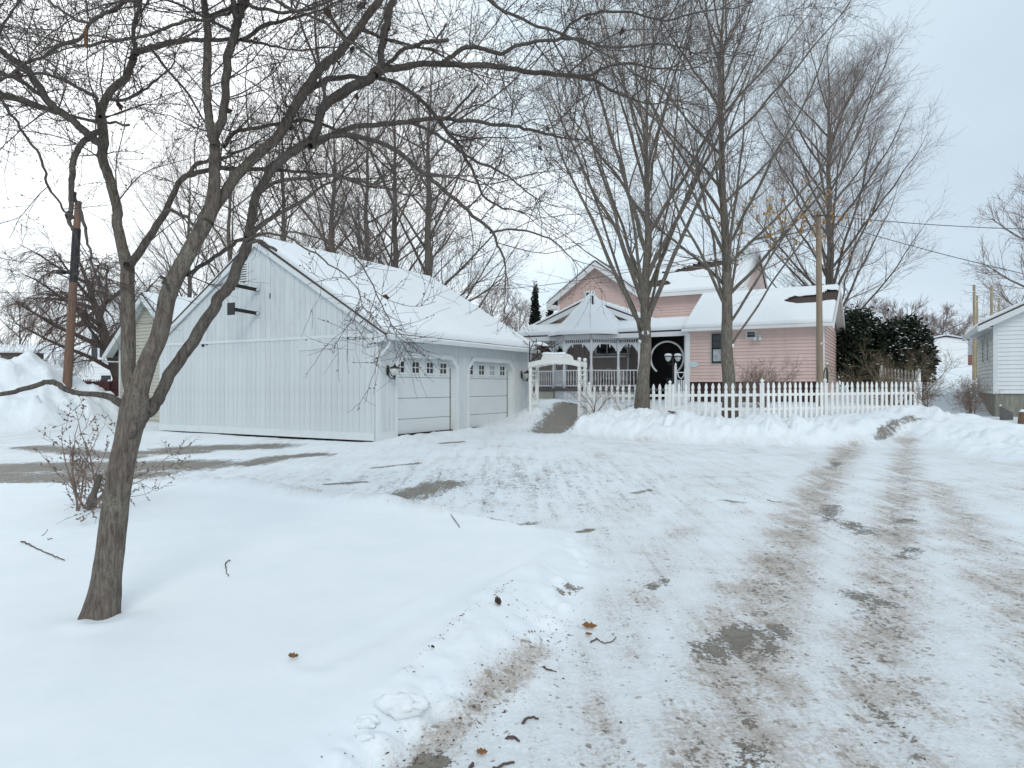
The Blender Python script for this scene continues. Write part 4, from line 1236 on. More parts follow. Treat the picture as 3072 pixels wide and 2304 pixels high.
    def frieze(a, b):
        a, b = Vector((a[0], a[1], 0)), Vector((b[0], b[1], 0)); up = Vector((0, 0, 1))
        MB().beam(a + up * (zpe - 0.10), b + up * (zpe - 0.10), 0.10, 0.2).build('porch_fascia', M['porch_white'], gzb)
        fz = MB()
        fz.beam(a + up * (zpe - 0.225), b + up * (zpe - 0.225), 0.05, 0.03); fz.beam(a + up * (zpe - 0.41), b + up * (zpe - 0.41), 0.05, 0.04)
        nb = max(4, int((b - a).length / 0.10))
        for i in range(nb):
            q = a.lerp(b, (i + 0.5) / nb); fz.beam(q + up * (zpe - 0.39), q + up * (zpe - 0.24), 0.03, 0.03)
        fz.build('frieze', M['porch_white'], gzb)
        br = MB(); L_ = (b - a).length; dr = (b - a).normalized()
        prof = [(0.06, 0), (0.40, 0), (0.36, -0.07), (0.31, -0.05), (0.29, -0.14), (0.24, -0.12), (0.21, -0.22), (0.17, -0.2), (0.14, -0.33), (0.10, -0.31), (0.06, -0.46)]
        for (o_, sgn) in ((a, 1), (b, -1)):
            vs = []
            nrm = Vector((-dr.y, dr.x, 0)) * 0.015
            for e_ in (-1, 1):
                for (u_, w_) in prof:
                    vs.append(o_ + dr * (u_ * sgn) + up * (zpe - 0.432 + w_) + nrm * e_)
            k_ = len(prof)
            fs = [tuple(range(k_))[::-1], tuple(range(k_, 2 * k_))] + [(i, (i + 1) % k_, k_ + (i + 1) % k_, k_ + i) for i in range(k_)]
            br.add(vs, fs)
        for i in range(int(L_ / 0.08)):
            t = (i + 0.5) / int(L_ / 0.08)
            if 0.3 < t * L_ < L_ - 0.3:
                q = a.lerp(b, t); br.beam(q + up * (zpe - 0.47), q + up * (zpe - 0.43), 0.045, 0.02)
        for t in (0.42, L_ - 0.42):
            q = a + dr * t; br.lathe([(0.0, -0.2), (0.035, -0.1), (0.03, 0.0)], (q.x, q.y, zpe - 0.43), 6)
        br.build('corbel_trim', M['porch_white'], gzb)['kind'] = 'stuff'
    for k in range(8):
        a, b = gv[k], gv[(k + 1) % 8]
        if min(a[1], b[1]) < YG - 0.4:
            frieze(a, b); rail(a, b, 10)
            # skirting boards of the deck
            A, B_ = Vector((a[0], a[1], 0)), Vector((b[0], b[1], 0))
            nb = 8
            for i in range(nb):
                q0 = A.lerp(B_, i / nb + 0.006); q1 = A.lerp(B_, (i + 1) / nb - 0.006)
                MB().beam(q0 + Vector((0, 0, 1.17)), q1 + Vector((0, 0, 1.17)), 0.03, 0.5).build('skirting_board', M['porch_white'], gzb)
    # straight porch bays either side
    xl = [pa + 0.4, gv[6][0] if gv[6][0] < gx else gv[2][0]]
    lft = min(gv, key=lambda p: p[0] + p[1] * 0.1); rgt = max(gv, key=lambda p: p[0] - p[1] * 0.1)
    for (a, b, nb) in (((lft[0] - 1.3, YP), (lft[0] - 0.02, YP), 11), ((lft[0] - 2.6, YP), (lft[0] - 1.3, YP), 11), ((rgt[0] + 0.02, YP), (ma - 0.05, YP), 6)):
        frieze(a, b); rail(a, b, nb)
        for p in (a, b): link('porch_post', pst, gzb, (p[0], p[1], 0))
        nb2 = max(3, int(abs(b[0] - a[0]) / 0.13))
        for i in range(nb2):
            x0 = a[0] + (b[0] - a[0]) * i / nb2
            MB().box(x0 + 0.006, x0 + (b[0] - a[0]) / nb2 - 0.006, YP - 0.03, YP, 0.85, zf - 0.14).build('skirting_board', M['cream'], gzb)
    # gazebo roof: eight-sided, flared
    prof = [(2.12, zpe - 0.02), (1.98, zpe + 0.10), (1.62, zpe + 0.34), (1.28, zpe + 0.66), (0.96, zpe + 1.02), (0.64, zpe + 1.38), (0.34, zpe + 1.74), (0.10, zpe + 2.0), (0.02, zpe + 2.05)]
    rf = MB().lathe(prof, (gx, gy, 0), 8, face).build('gazebo_roof', M['shingle'], gzb)
    nn = 64; V = []; Q = []
    pz = np.array(prof)
    tt = np.linspace(0, 1, 34)
    rr_ = np.interp(tt, np.linspace(0, 1, len(pz)), pz[:, 0]); zz_ = np.interp(tt, np.linspace(0, 1, len(pz)), pz[:, 1])
    ang = np.arange(nn) / nn * 2 * np.pi
    sect = math.pi / 4
    oct_ = math.cos(sect / 2) / np.cos((ang % sect) - sect / 2)
    T, A = np.meshgrid(tt, ang, indexing='ij')
    RR = rr_[:, None] * (0.45 + 0.55 * oct_[None, :]) * 1.012
    th_ = 0.13 * np.sqrt(np.clip(1 - (1 - np.clip(T / 0.06, 0, 1)) ** 2, 0, 1)) * (1 - 0.55 * T) + 0.025 * fbm(np.cos(A) * 2 * (1 - T) + 3, np.sin(A) * 2 * (1 - T), 3)
    X = gx + RR * np.cos(A + face); Y = gy + RR * np.sin(A + face); Z = zz_[:, None] + th_
    Vn = np.stack([X, Y, Z], -1).reshape(-1, 3)
    idx = np.arange(len(Vn)).reshape(34, nn); id2 = np.roll(idx, -1, 1)
    Q = np.stack([idx[:-1], id2[:-1], id2[1:], idx[1:]], -1).reshape(-1, 4)
    link('roof_snow', np_mesh('roof_snow', Vn, Q, M['snow']), rf)
    # stove pipe in front of the roof peak
    sp = at(1778, 958, 31.9) - HO; sx_, sy_ = sp.dot(UX), sp.dot(UY)
    MB().tube([(sx_, sy_, sp.z - 0.1), (sx_, sy_, sp.z + 1.1)], 0.045, 10).build('stove_pipe', M['black_metal'], gzb, True)
    return gv, gx, gy, zf, YP


# ------------------------------------------------------------------ white house on the right
def build_right_house():
    h = empty('white_house', (16.8, 23.8, 0), RZ)
    tag(h, 'white sided house on concrete foundation at the right edge', 'house')
    ZB, ZE = 1.36, 3.95
    Wd, D = 8.0, 5.7
    k = 0.5
    zp = ZE + k * Wd / 2
    rzf = lambda x: ZE + k * min(x, Wd - x)
    MB().prism([(0, ZB), (Wd, ZB), (Wd, ZE), (Wd / 2, zp - 0.04), (0, ZE)], 'y', 0.0, D).build('wall', M['vinyl'], h)
    siding(h, 0.09, Wd, ZB, zp - 0.2, 0.145, 0.0, M['vinyl'], top=lambda x: rzf(x) + 0.0)
    siding(h, 0.09, D, ZB, ZE - 0.05, 0.145, 0.0, M['vinyl_algae'], axis='x', out=-1)
    MB().box(-0.035, 0.09, -0.035, 0.0, ZB - 0.02, ZE).build('corner_board', M['trim_white'], h)
    MB().box(-0.035, 0.0, 0.0, 0.09, ZB - 0.02, ZE).build('corner_board', M['trim_white'], h)
    MB().box(0.03, Wd, 0.03, D, -0.3, ZB - 0.01).build('foundation', M['concrete'], h)
    ro, (xa, za, xb, zb) = gable_roof(h, 0, Wd, Wd / 2, ZE, zp, 0, D, 0.5, 0.42, 0.06, seed=81, thick=0.10)
    MB().prism([(Wd / 2, zp - 0.2), (xa, za - 0.2), (xa, za), (Wd / 2, zp)][::-1], 'y', -0.42, -0.38).build('rake_board', M['trim_white'], h)
    MB().prism([(Wd / 2, zp - 0.06), (xa, za - 0.06), (xa, za), (Wd / 2, zp)][::-1], 'y', -0.378, 0.0).build('soffit', M['trim_white'], h)
    MB().box(xa + 0.02, 0.0, 0.0, D, za - 0.06, za - 0.02).build('soffit', M['trim_white'], h)
    MB().box(xa - 0.03, xa + 0.01, -0.4, D + 0.3, za - 0.16, za + 0.03).build('fascia', M['trim_white'], h)
    for y in (1.55, 3.2):
        window_box(h, y, 2.55, 3.45, 0.5, -0.026, 'x', 1, 2, out=-1, frame='trim_white', fw=0.07)


garage = build_garage()
build_cream()
GV, GX, GY, ZF, YP = build_house()
build_right_house()

# ------------------------------------------------------------------ trees
def unit(v):
    return v / np.maximum(np.linalg.norm(v, axis=-1, keepdims=True), 1e-9)


def tubes(P, Rr, n=3):
    """P (B,k,3) paths, Rr (B,k) radii -> verts, quads of tubes"""
    B, k, _ = P.shape
    T = unit(np.gradient(P, axis=1))
    mean = unit(P[:, -1] - P[:, 0])
    ref = np.tile(np.array([0.31, 0.17, 0.93]), (B, 1))
    bad = np.abs((mean * unit(ref)).sum(-1)) > 0.85
    ref[bad] = (0.95, 0.25, 0.1)
    S = unit(np.cross(T, ref[:, None, :]))
    Uv = np.cross(S, T)
    a = np.arange(n) * 2 * np.pi / n
    ring = P[:, :, None, :] + Rr[:, :, None, None] * (np.cos(a)[None, None, :, None] * S[:, :, None, :] + np.sin(a)[None, None, :, None] * Uv[:, :, None, :])
    V = ring.reshape(-1, 3)
    idx = np.arange(B * k * n).reshape(B, k, n)
    nx = np.roll(idx, -1, 2)
    q = np.stack([idx[:, :-1], nx[:, :-1], nx[:, 1:], idx[:, 1:]], -1).reshape(-1, 4)
    return V, q


def join(parts):
    Vs, Qs, o = [], [], 0
    for V, q in parts:
        Vs.append(V); Qs.append(q + o); o += len(V)
    return np.concatenate(Vs), np.concatenate(Qs)


def resample(pts, k, extra=None):
    pts = np.asarray(pts, float)
    d = np.concatenate([[0], np.cumsum(np.linalg.norm(np.diff(pts[:, :3], axis=0), axis=1))])
    t = np.linspace(0, d[-1], k)
    return np.stack([np.interp(t, d, pts[:, i]) for i in range(pts.shape[1])], 1)


def smooth_path(pts, per=6):
    """Catmull-Rom through the rows of pts"""
    p = np.asarray(pts, float)
    p = np.concatenate([[2 * p[0] - p[1]], p, [2 * p[-1] - p[-2]]])
    out = []
    for i in range(1, len(p) - 2):
        for t in np.linspace(0, 1, per, endpoint=False):
            out.append(0.5 * (2 * p[i] + (p[i + 1] - p[i - 1]) * t + (2 * p[i - 1] - 5 * p[i] + 4 * p[i + 1] - p[i + 2]) * t * t + (3 * p[i] - p[i - 1] - 3 * p[i + 1] + p[i + 2]) * t ** 3))
    out.append(p[-2])
    return np.array(out)


def sprout(rs, P, Rr, cnt, tmin, tmax, ang, ang_sd, length, len_sd, k, wander, trop, r0, r1, up_bias=0.0, taper_len=0.0, flat=0.0, curl=0.0):
    """side branches of the paths P: cnt per path (int or array). length and r0 may be functions of the parent radius"""
    B, K, _ = P.shape
    cnt = np.broadcast_to(np.asarray(cnt, int), (B,))
    pi = np.repeat(np.arange(B), cnt)
    n = len(pi)
    if n == 0:
        return np.zeros((0, k, 3)), np.zeros((0, k))
    t = tmin + (tmax - tmin) * rs.rand(n)
    f = t * (K - 1); i0 = np.minimum(f.astype(int), K - 2); fr = (f - i0)[:, None]
    p = P[pi, i0] * (1 - fr) + P[pi, i0 + 1] * fr
    pr = Rr[pi, i0] * (1 - fr[:, 0]) + Rr[pi, i0 + 1] * fr[:, 0]
    tan = unit(P[pi, i0 + 1] - P[pi, i0])
    rnd = rs.randn(n, 3); rnd[:, 2] += up_bias
    if flat: rnd[:, 2] *= (1 - flat)
    side = unit(rnd - (rnd * tan).sum(-1, keepdims=True) * tan)
    a = np.radians(ang + ang_sd * rs.randn(n))[:, None]
    d = tan * np.cos(a) + side * np.sin(a)
    Ln = (length(pr, t) if callable(length) else np.full(n, float(length))) * np.clip(1 + len_sd * rs.randn(n), 0.3, 2.0)
    Ln = Ln * (1 - taper_len * (t - tmin) / max(tmax - tmin, 1e-6))
    q = np.zeros((n, k, 3)); q[:, 0] = p
    cv = unit(rs.randn(n, 3)) * curl
    for j in range(1, k):
        d = unit(d + wander * rs.randn(n, 3) + cv + np.array([0, 0, 1.0]) * (trop if np.isscalar(trop) else trop[j - 1]))
        q[:, j] = q[:, j - 1] + d * (Ln / (k - 1))[:, None]
    rr0 = r0(pr) if callable(r0) else np.full(n, float(r0))
    rr = rr0[:, None] + (np.minimum(r1, rr0 * 0.6)[:, None] - rr0[:, None]) * np.linspace(0, 1, k)[None, :] ** 0.85
    return q, rr


def rough_tube(path, n, amp, seed, fl=6.0):
    """a trunk or limb: path rows x,y,z,r; its surface furrowed by noise"""
    P = path[None, :, :3]; Rr = path[None, :, 3]
    V, q = tubes(P, Rr, n)
    k = path.shape[0]
    s = np.concatenate([[0], np.cumsum(np.linalg.norm(np.diff(path[:, :3], axis=0), axis=1))])
    A = np.arange(n) / n * 2 * np.pi
    S, AA = np.meshgrid(s, A, indexing='ij')
    h = fbm(np.cos(AA) * 1.6 + S * 0.5 + seed, np.sin(AA) * 1.6 + S * fl * 0.5, 4)
    h2 = fbm(AA * 5.0 + seed, S * fl * 0.25 + seed, 3)
    C = np.repeat(path[:, None, :3], n, 1).reshape(-1, 3)
    V = C + (V - C) * (1 + amp * (h + 0.6 * h2).ravel())[:, None]
    # close the far end
    m = len(V)
    V = np.concatenate([V, path[-1:, :3] + unit(path[-1, :3] - path[-2, :3]) * path[-1, 3] * 0.5])
    last = np.arange((k - 1) * n, k * n)
    tris = np.stack([last, np.roll(last, -1), np.full(n, m)], 1)
    return V, q, tris


def strip_leaves(rs, P, cnt, size, fold=0.3):
    """small hanging dry leaves at random places on the paths P"""
    B, K, _ = P.shape
    pi = rs.randint(0, B, cnt); kk = rs.randint(0, K, cnt)
    p = P[pi, kk]
    d = unit(rs.randn(cnt, 3) + np.array([0, 0, -1.1])); s = unit(np.cross(d, rs.randn(cnt, 3)))
    L_ = size * (0.6 + 0.8 * rs.rand(cnt))[:, None]; n = np.cross(d, s)
    a = p; b = p + d * L_ * 0.5 + s * L_ * 0.32 + n * L_ * fold * 0.3; c = p + d * L_; e = p + d * L_ * 0.5 - s * L_ * 0.32 + n * L_ * fold * 0.3
    V = np.stack([a, b, c, e], 1).reshape(-1, 3)
    return V, np.arange(cnt * 4).reshape(-1, 4)


# ---------------------------------------------------------------- the near tree
# photo columns and rows followed along each limb, with half width in photo pixels; d0 -> d1 is the distance from the eye
NEAR_LIMBS = [
    # left main stem
    ('A', [(412, 1215, 24), (396, 1160, 22), (386, 1106, 20), (385, 980, 20), (382, 853, 19), (382, 800, 19), (368, 748, 16), (350, 663, 14), (353, 633, 14), (330, 542, 14), (307, 475, 14), (311, 429, 14), (307, 371, 14), (304, 334, 13), (312, 310, 12), (334, 271, 11), (375, 235, 11), (393, 194, 10), (407, 158, 10), (434, 149, 9), (497, 131, 8), (565, 121, 7), (669, 120, 6), (741, 124, 5), (814, 136, 3.5), (900, 150, 2.5), (1000, 140, 1.6)], 4.5, 5.1),
    ('A1', [(405, 165, 7), (402, 108, 6), (414, 36, 5.5), (425, -10, 5), (440, -90, 4), (430, -180, 2)], 4.85, 5.0),
    ('A2', [(384, 800, 13), (405, 777, 12), (447, 710, 11), (498, 634, 9.5), (538, 551, 8), (579, 524, 7.5), (633, 511, 7), (723, 506, 6), (859, 515, 5), (995, 529, 4), (1110, 560, 2.5)], 4.55, 5.4),
    ('A3', [(542, 545, 6), (588, 493, 6), (624, 481, 5), (690, 470, 4), (760, 430, 2.5)], 4.7, 5.0),
    ('A4', [(493, 642, 5), (520, 633, 5), (565, 655, 4.5), (600, 690, 4)], 4.65, 4.5),
    ('A5', [(312, 450, 13), (285, 420, 12), (262, 398, 12), (217, 362, 11), (158, 316, 11), (113, 258, 11), (68, 199, 10), (23, 167, 9), (-40, 120, 8), (-140, 60, 6), (-260, 20, 3)], 4.55, 4.0),
    ('A6', [(170, 332, 8), (104, 312, 8), (45, 294, 8), (0, 285, 8), (-60, 268, 7), (-170, 250, 5), (-280, 260, 2.5)], 4.35, 3.9),
    ('A7', [(140, 296, 7), (81, 258, 6), (27, 226, 5.5), (-10, 210, 5), (-90, 180, 4), (-190, 190, 2)], 4.3, 4.4),
    ('A8', [(300, 392, 8), (278, 402, 9), (253, 420, 9), (226, 466, 9), (215, 511, 9), (217, 565, 8), (212, 624, 7), (212, 655, 6), (214, 682, 5)], 4.52, 4.3),
    ('A9', [(222, 575, 6), (232, 610, 6), (250, 660, 5), (262, 720, 4), (275, 800, 2.5)], 4.4, 4.45),
    ('A10', [(262, 362, 4), (320, 366, 4), (389, 373, 4)], 4.5, 4.4),
    ('A11', [(300, 345, 6), (290, 305, 5), (271, 280, 5), (199, 244, 4.5), (127, 221, 4), (40, 230, 3), (-50, 250, 2)], 4.6, 5.1),
    ('A12', [(320, 300, 5), (400, 290, 4), (470, 240, 3), (530, 170, 2)], 4.7, 5.2),
    # middle main stem
    ('B', [(406, 1240, 30), (412, 1190, 30), (428, 1127, 29), (447, 1077, 26), (473, 1022, 25), (489, 959, 24), (502, 895, 24), (519, 849, 24), (553, 781, 23), (591, 714, 22.5), (622, 655, 22), (638, 605, 20), (642, 542, 17), (644, 475, 16), (642, 420, 15), (630, 384, 13), (624, 316, 12), (619, 249, 12), (622, 181, 12), (622, 90, 11), (615, 27, 10), (600, -30, 9), (580, -120, 7), (590, -230, 4)], 4.5, 4.75),
    ('B1', [(642, 440, 12), (655, 384, 13), (669, 339, 13), (678, 271, 12), (680, 190, 12), (696, 122, 12), (714, 54, 13), (732, 5, 12), (750, -50, 10), (790, -140, 7), (800, -240, 4)], 4.6, 4.9),
    ('B2', [(712, 50, 8), (700, 20, 8), (688, -30, 7), (660, -110, 5), (650, -200, 3)], 4.7, 4.5),
    ('B3', [(722, 122, 6), (746, 113, 6), (778, 86, 6), (836, 63, 5), (900, 52, 4), (980, 20, 3), (1060, -20, 2)], 4.75, 5.3),
    ('B4', [(740, 8, 6), (760, 20, 5.5), (814, 36, 5), (904, 32, 4.5), (967, 9, 4), (1050, -40, 3)], 4.8, 4.3),
    ('B5', [(705, 30, 5), (678, 40, 4.5), (610, 59, 4.5), (556, 68, 4.5), (452, 99, 4.5), (344, 127, 4.5), (235, 139, 4)], 4.75, 4.3),
    ('B6', [(506, 870, 6), (498, 849, 5), (485, 828, 4.5)], 4.5, 4.35),
    ('B7', [(560, 825, 5), (575, 819, 6), (630, 777, 6), (676, 747, 6), (715, 728, 5), (770, 690, 4), (830, 640, 2.5)], 4.6, 5.3),
    # big limb to the upper right
    ('C', [(622, 668, 18), (640, 625, 18), (669, 588, 16), (705, 533, 15), (769, 466, 15), (836, 407, 15), (882, 325, 14), (927, 253, 13), (963, 203, 13), (1006, 169, 13), (1045, 125, 12), (1088, 68, 11), (1136, 5, 11), (1165, -40, 9), (1230, -120, 7), (1300, -180, 4)], 4.58, 5.6),
    ('C1', [(900, 305, 8), (930, 272, 9), (963, 246, 9), (996, 234, 8), (1059, 229, 7), (1103, 231, 6.5), (1180, 246, 6), (1238, 280, 6), (1300, 338, 6), (1334, 386, 5.5), (1382, 444, 5), (1426, 531, 4), (1455, 593, 3.5), (1508, 622, 2.8), (1570, 640, 1.8)], 5.05, 6.2),
    ('C2', [(672, 440, 5), (690, 415, 5.5), (723, 389, 5.5), (814, 375, 5), (904, 362, 5), (995, 384, 4.5), (1080, 430, 3.5), (1150, 500, 2)], 4.75, 5.5),
    ('C3', [(1075, 85, 6), (1130, 105, 5), (1200, 130, 4), (1290, 150, 3), (1370, 190, 2)], 5.35, 5.0),
    ('C4', [(1040, 130, 6), (1000, 60, 5), (980, 0, 4), (990, -80, 3)], 5.3, 5.6),
    # lower right limb
    ('D', [(396, 1315, 8), (404, 1290, 16), (418, 1264, 20), (438, 1240, 21), (458, 1222, 20), (481, 1182, 18), (506, 1127, 18), (549, 1068, 18), (591, 1009, 18), (633, 933, 17), (662, 891, 17), (686, 857, 17), (718, 789, 16), (740, 730, 15), (752, 675, 13), (757, 633, 13), (769, 588, 13), (796, 542, 13), (836, 488, 13), (895, 448, 13), (942, 412, 14), (955, 362, 13), (974, 318, 14), (1011, 285, 15), (1069, 256, 15), (1112, 232, 14), (1140, 205, 12), (1144, 169, 10), (1151, 111, 11), (1165, 48, 11), (1180, 0, 10), (1195, -60, 8), (1180, -150, 6), (1200, -250, 3)], 4.45, 5.4),
    ('D1', [(1125, 224, 11), (1150, 212, 11), (1189, 205, 10), (1262, 193, 9), (1334, 193, 9), (1431, 198, 8), (1479, 198, 8), (1537, 210, 7.5), (1624, 215, 7), (1696, 224, 6), (1759, 227, 5), (1817, 203, 4), (1889, 190, 3.5), (1966, 203, 3), (2034, 210, 2), (2090, 200, 1.5)], 5.15, 6.6),
    ('D2', [(1700, 226, 5), (1760, 236, 4.5), (1817, 260, 4), (1889, 294, 3.2), (1947, 309, 2.5), (2034, 301, 1.8)], 6.2, 6.0),
    ('D3', [(1320, 195, 7), (1340, 180, 7), (1363, 164, 7), (1402, 142, 7), (1440, 145, 6.5), (1503, 164, 6), (1537, 145, 5.5), (1600, 125, 5), (1672, 116, 5), (1700, 85, 4.5), (1720, 63, 4), (1802, 34, 4), (1889, 36, 3.5), (1995, 60, 3), (2082, 39, 2.5), (2178, 19, 1.8)], 5.5, 5.9),
    ('D4', [(1680, 114, 4), (1745, 116, 4), (1793, 137, 4), (1889, 140, 3.5), (1966, 135, 3), (2053, 142, 2.5), (2082, 159, 2), (2154, 159, 1.5)], 5.75, 6.3),
    ('D5', [(1145, 212, 7), (1168, 190, 6.5), (1209, 149, 6), (1238, 135, 6), (1286, 125, 6), (1344, 116, 6)], 5.3, 5.0),
    ('D6', [(1310, 122, 3), (1325, 95, 3), (1339, 72, 2.5)], 5.05, 5.0),
    ('D7', [(930, 436, 10), (963, 424, 9), (1021, 395, 8), (1093, 374, 7.5), (1165, 369, 7), (1238, 362, 6.5), (1315, 354, 6), (1382, 362, 5.5), (1479, 371, 5), (1575, 386, 4.5), (1633, 403, 4), (1681, 410, 3), (1760, 420, 2)], 4.95, 6.2),
    ('D8', [(1340, 355, 4), (1382, 313, 4), (1435, 260, 3.5)], 5.6, 5.5),
    ('D9', [(1190, 366, 5), (1250, 372, 5), (1300, 400, 4.8), (1350, 432, 4.5), (1382, 453, 4.5), (1431, 487, 4), (1479, 506, 3.5), (1540, 540, 2.5), (1610, 600, 1.8)], 5.45, 5.9),
    ('D10', [(950, 420, 8), (996, 408, 8), (1059, 410, 8), (1127, 424, 7), (1189, 456, 7), (1247, 497, 6.5), (1310, 550, 6), (1382, 613, 5.5), (1431, 656, 5), (1479, 704, 4.2), (1505, 760, 3.2), (1517, 800, 2.2)], 5.0, 5.5),
    ('D11', [(1470, 700, 3.5), (1527, 690, 3.2), (1600, 695, 2.8), (1672, 733, 2.2), (1720, 780, 1.5)], 5.45, 5.8),
    ('D12', [(775, 575, 6), (830, 548, 6), (900, 535, 5.5), (972, 526, 5), (1045, 535, 4.5), (1117, 550, 4), (1189, 574, 3.2), (1247, 588, 2.2)], 4.8, 4.4),
    ('D13', [(742, 715, 7), (773, 680, 7.5), (820, 652, 6.5), (859, 633, 6), (927, 588, 4.5), (1000, 545, 3)], 4.75, 5.2),
    ('D14', [(735, 742, 5), (769, 722, 5), (800, 732, 4.5), (828, 752, 4.5)], 4.7, 4.4),
    ('D15', [(735, 725, 4), (800, 700, 3.5), (870, 720, 3), (940, 760, 2.6), (1000, 800, 2.2), (1060, 850, 1.6), (1085, 900, 1.2)], 4.75, 4.5),
    ('D16', [(840, 690, 2.5), (960, 720, 2.5), (1060, 770, 2.2), (1110, 840, 2), (1150, 920, 1.6), (1175, 985, 1.2)], 4.8, 4.3),
    # low limb to the left
    ('E', [(392, 1232, 15), (375, 1217, 14), (352, 1204, 12), (326, 1190, 10), (282, 1182, 8.5), (235, 1180, 8), (203, 1171, 8), (174, 1153, 8), (156, 1146, 8), (127, 1150, 7.5), (72, 1168, 7), (0, 1184, 6.5), (-80, 1200, 6), (-200, 1190, 4), (-300, 1160, 2)], 4.5, 4.2),
    # branches overhead, upper left
    ('G1', [(-60, 300, 4), (0, 246, 4.5), (59, 203, 4.5), (108, 176, 4.5), (167, 149, 5), (226, 122, 5), (258, 104, 5), (271, 68, 5), (316, 45, 5.5), (362, 14, 5.5), (425, -60, 6), (500, -140, 6), (590, -200, 5)], 3.8, 4.7),
    ('G2', [(272, 68, 4), (226, 58, 3.5), (180, 30, 3.2), (140, 0, 3), (90, -60, 2)], 4.0, 3.8),
    ('G3', [(-40, 260, 4), (0, 294, 4), (27, 335, 4), (68, 393, 4), (108, 448, 4), (131, 493, 3.8), (140, 552, 3.5), (176, 606, 3.2), (203, 646, 3), (230, 720, 2)], 4.2, 4.5),
    ('G4', [(560, -180, 4), (700, -100, 5), (860, 20, 5), (960, 60, 4.5), (1030, 110, 4), (1110, 170, 3), (1180, 260, 2)], 4.6, 4.2),
    ('G5', [(1300, -150, 5), (1400, -60, 5), (1480, 10, 5), (1570, 60, 4.5), (1690, 100, 4), (1800, 150, 3), (1920, 230, 2)], 5.0, 5.2),
]


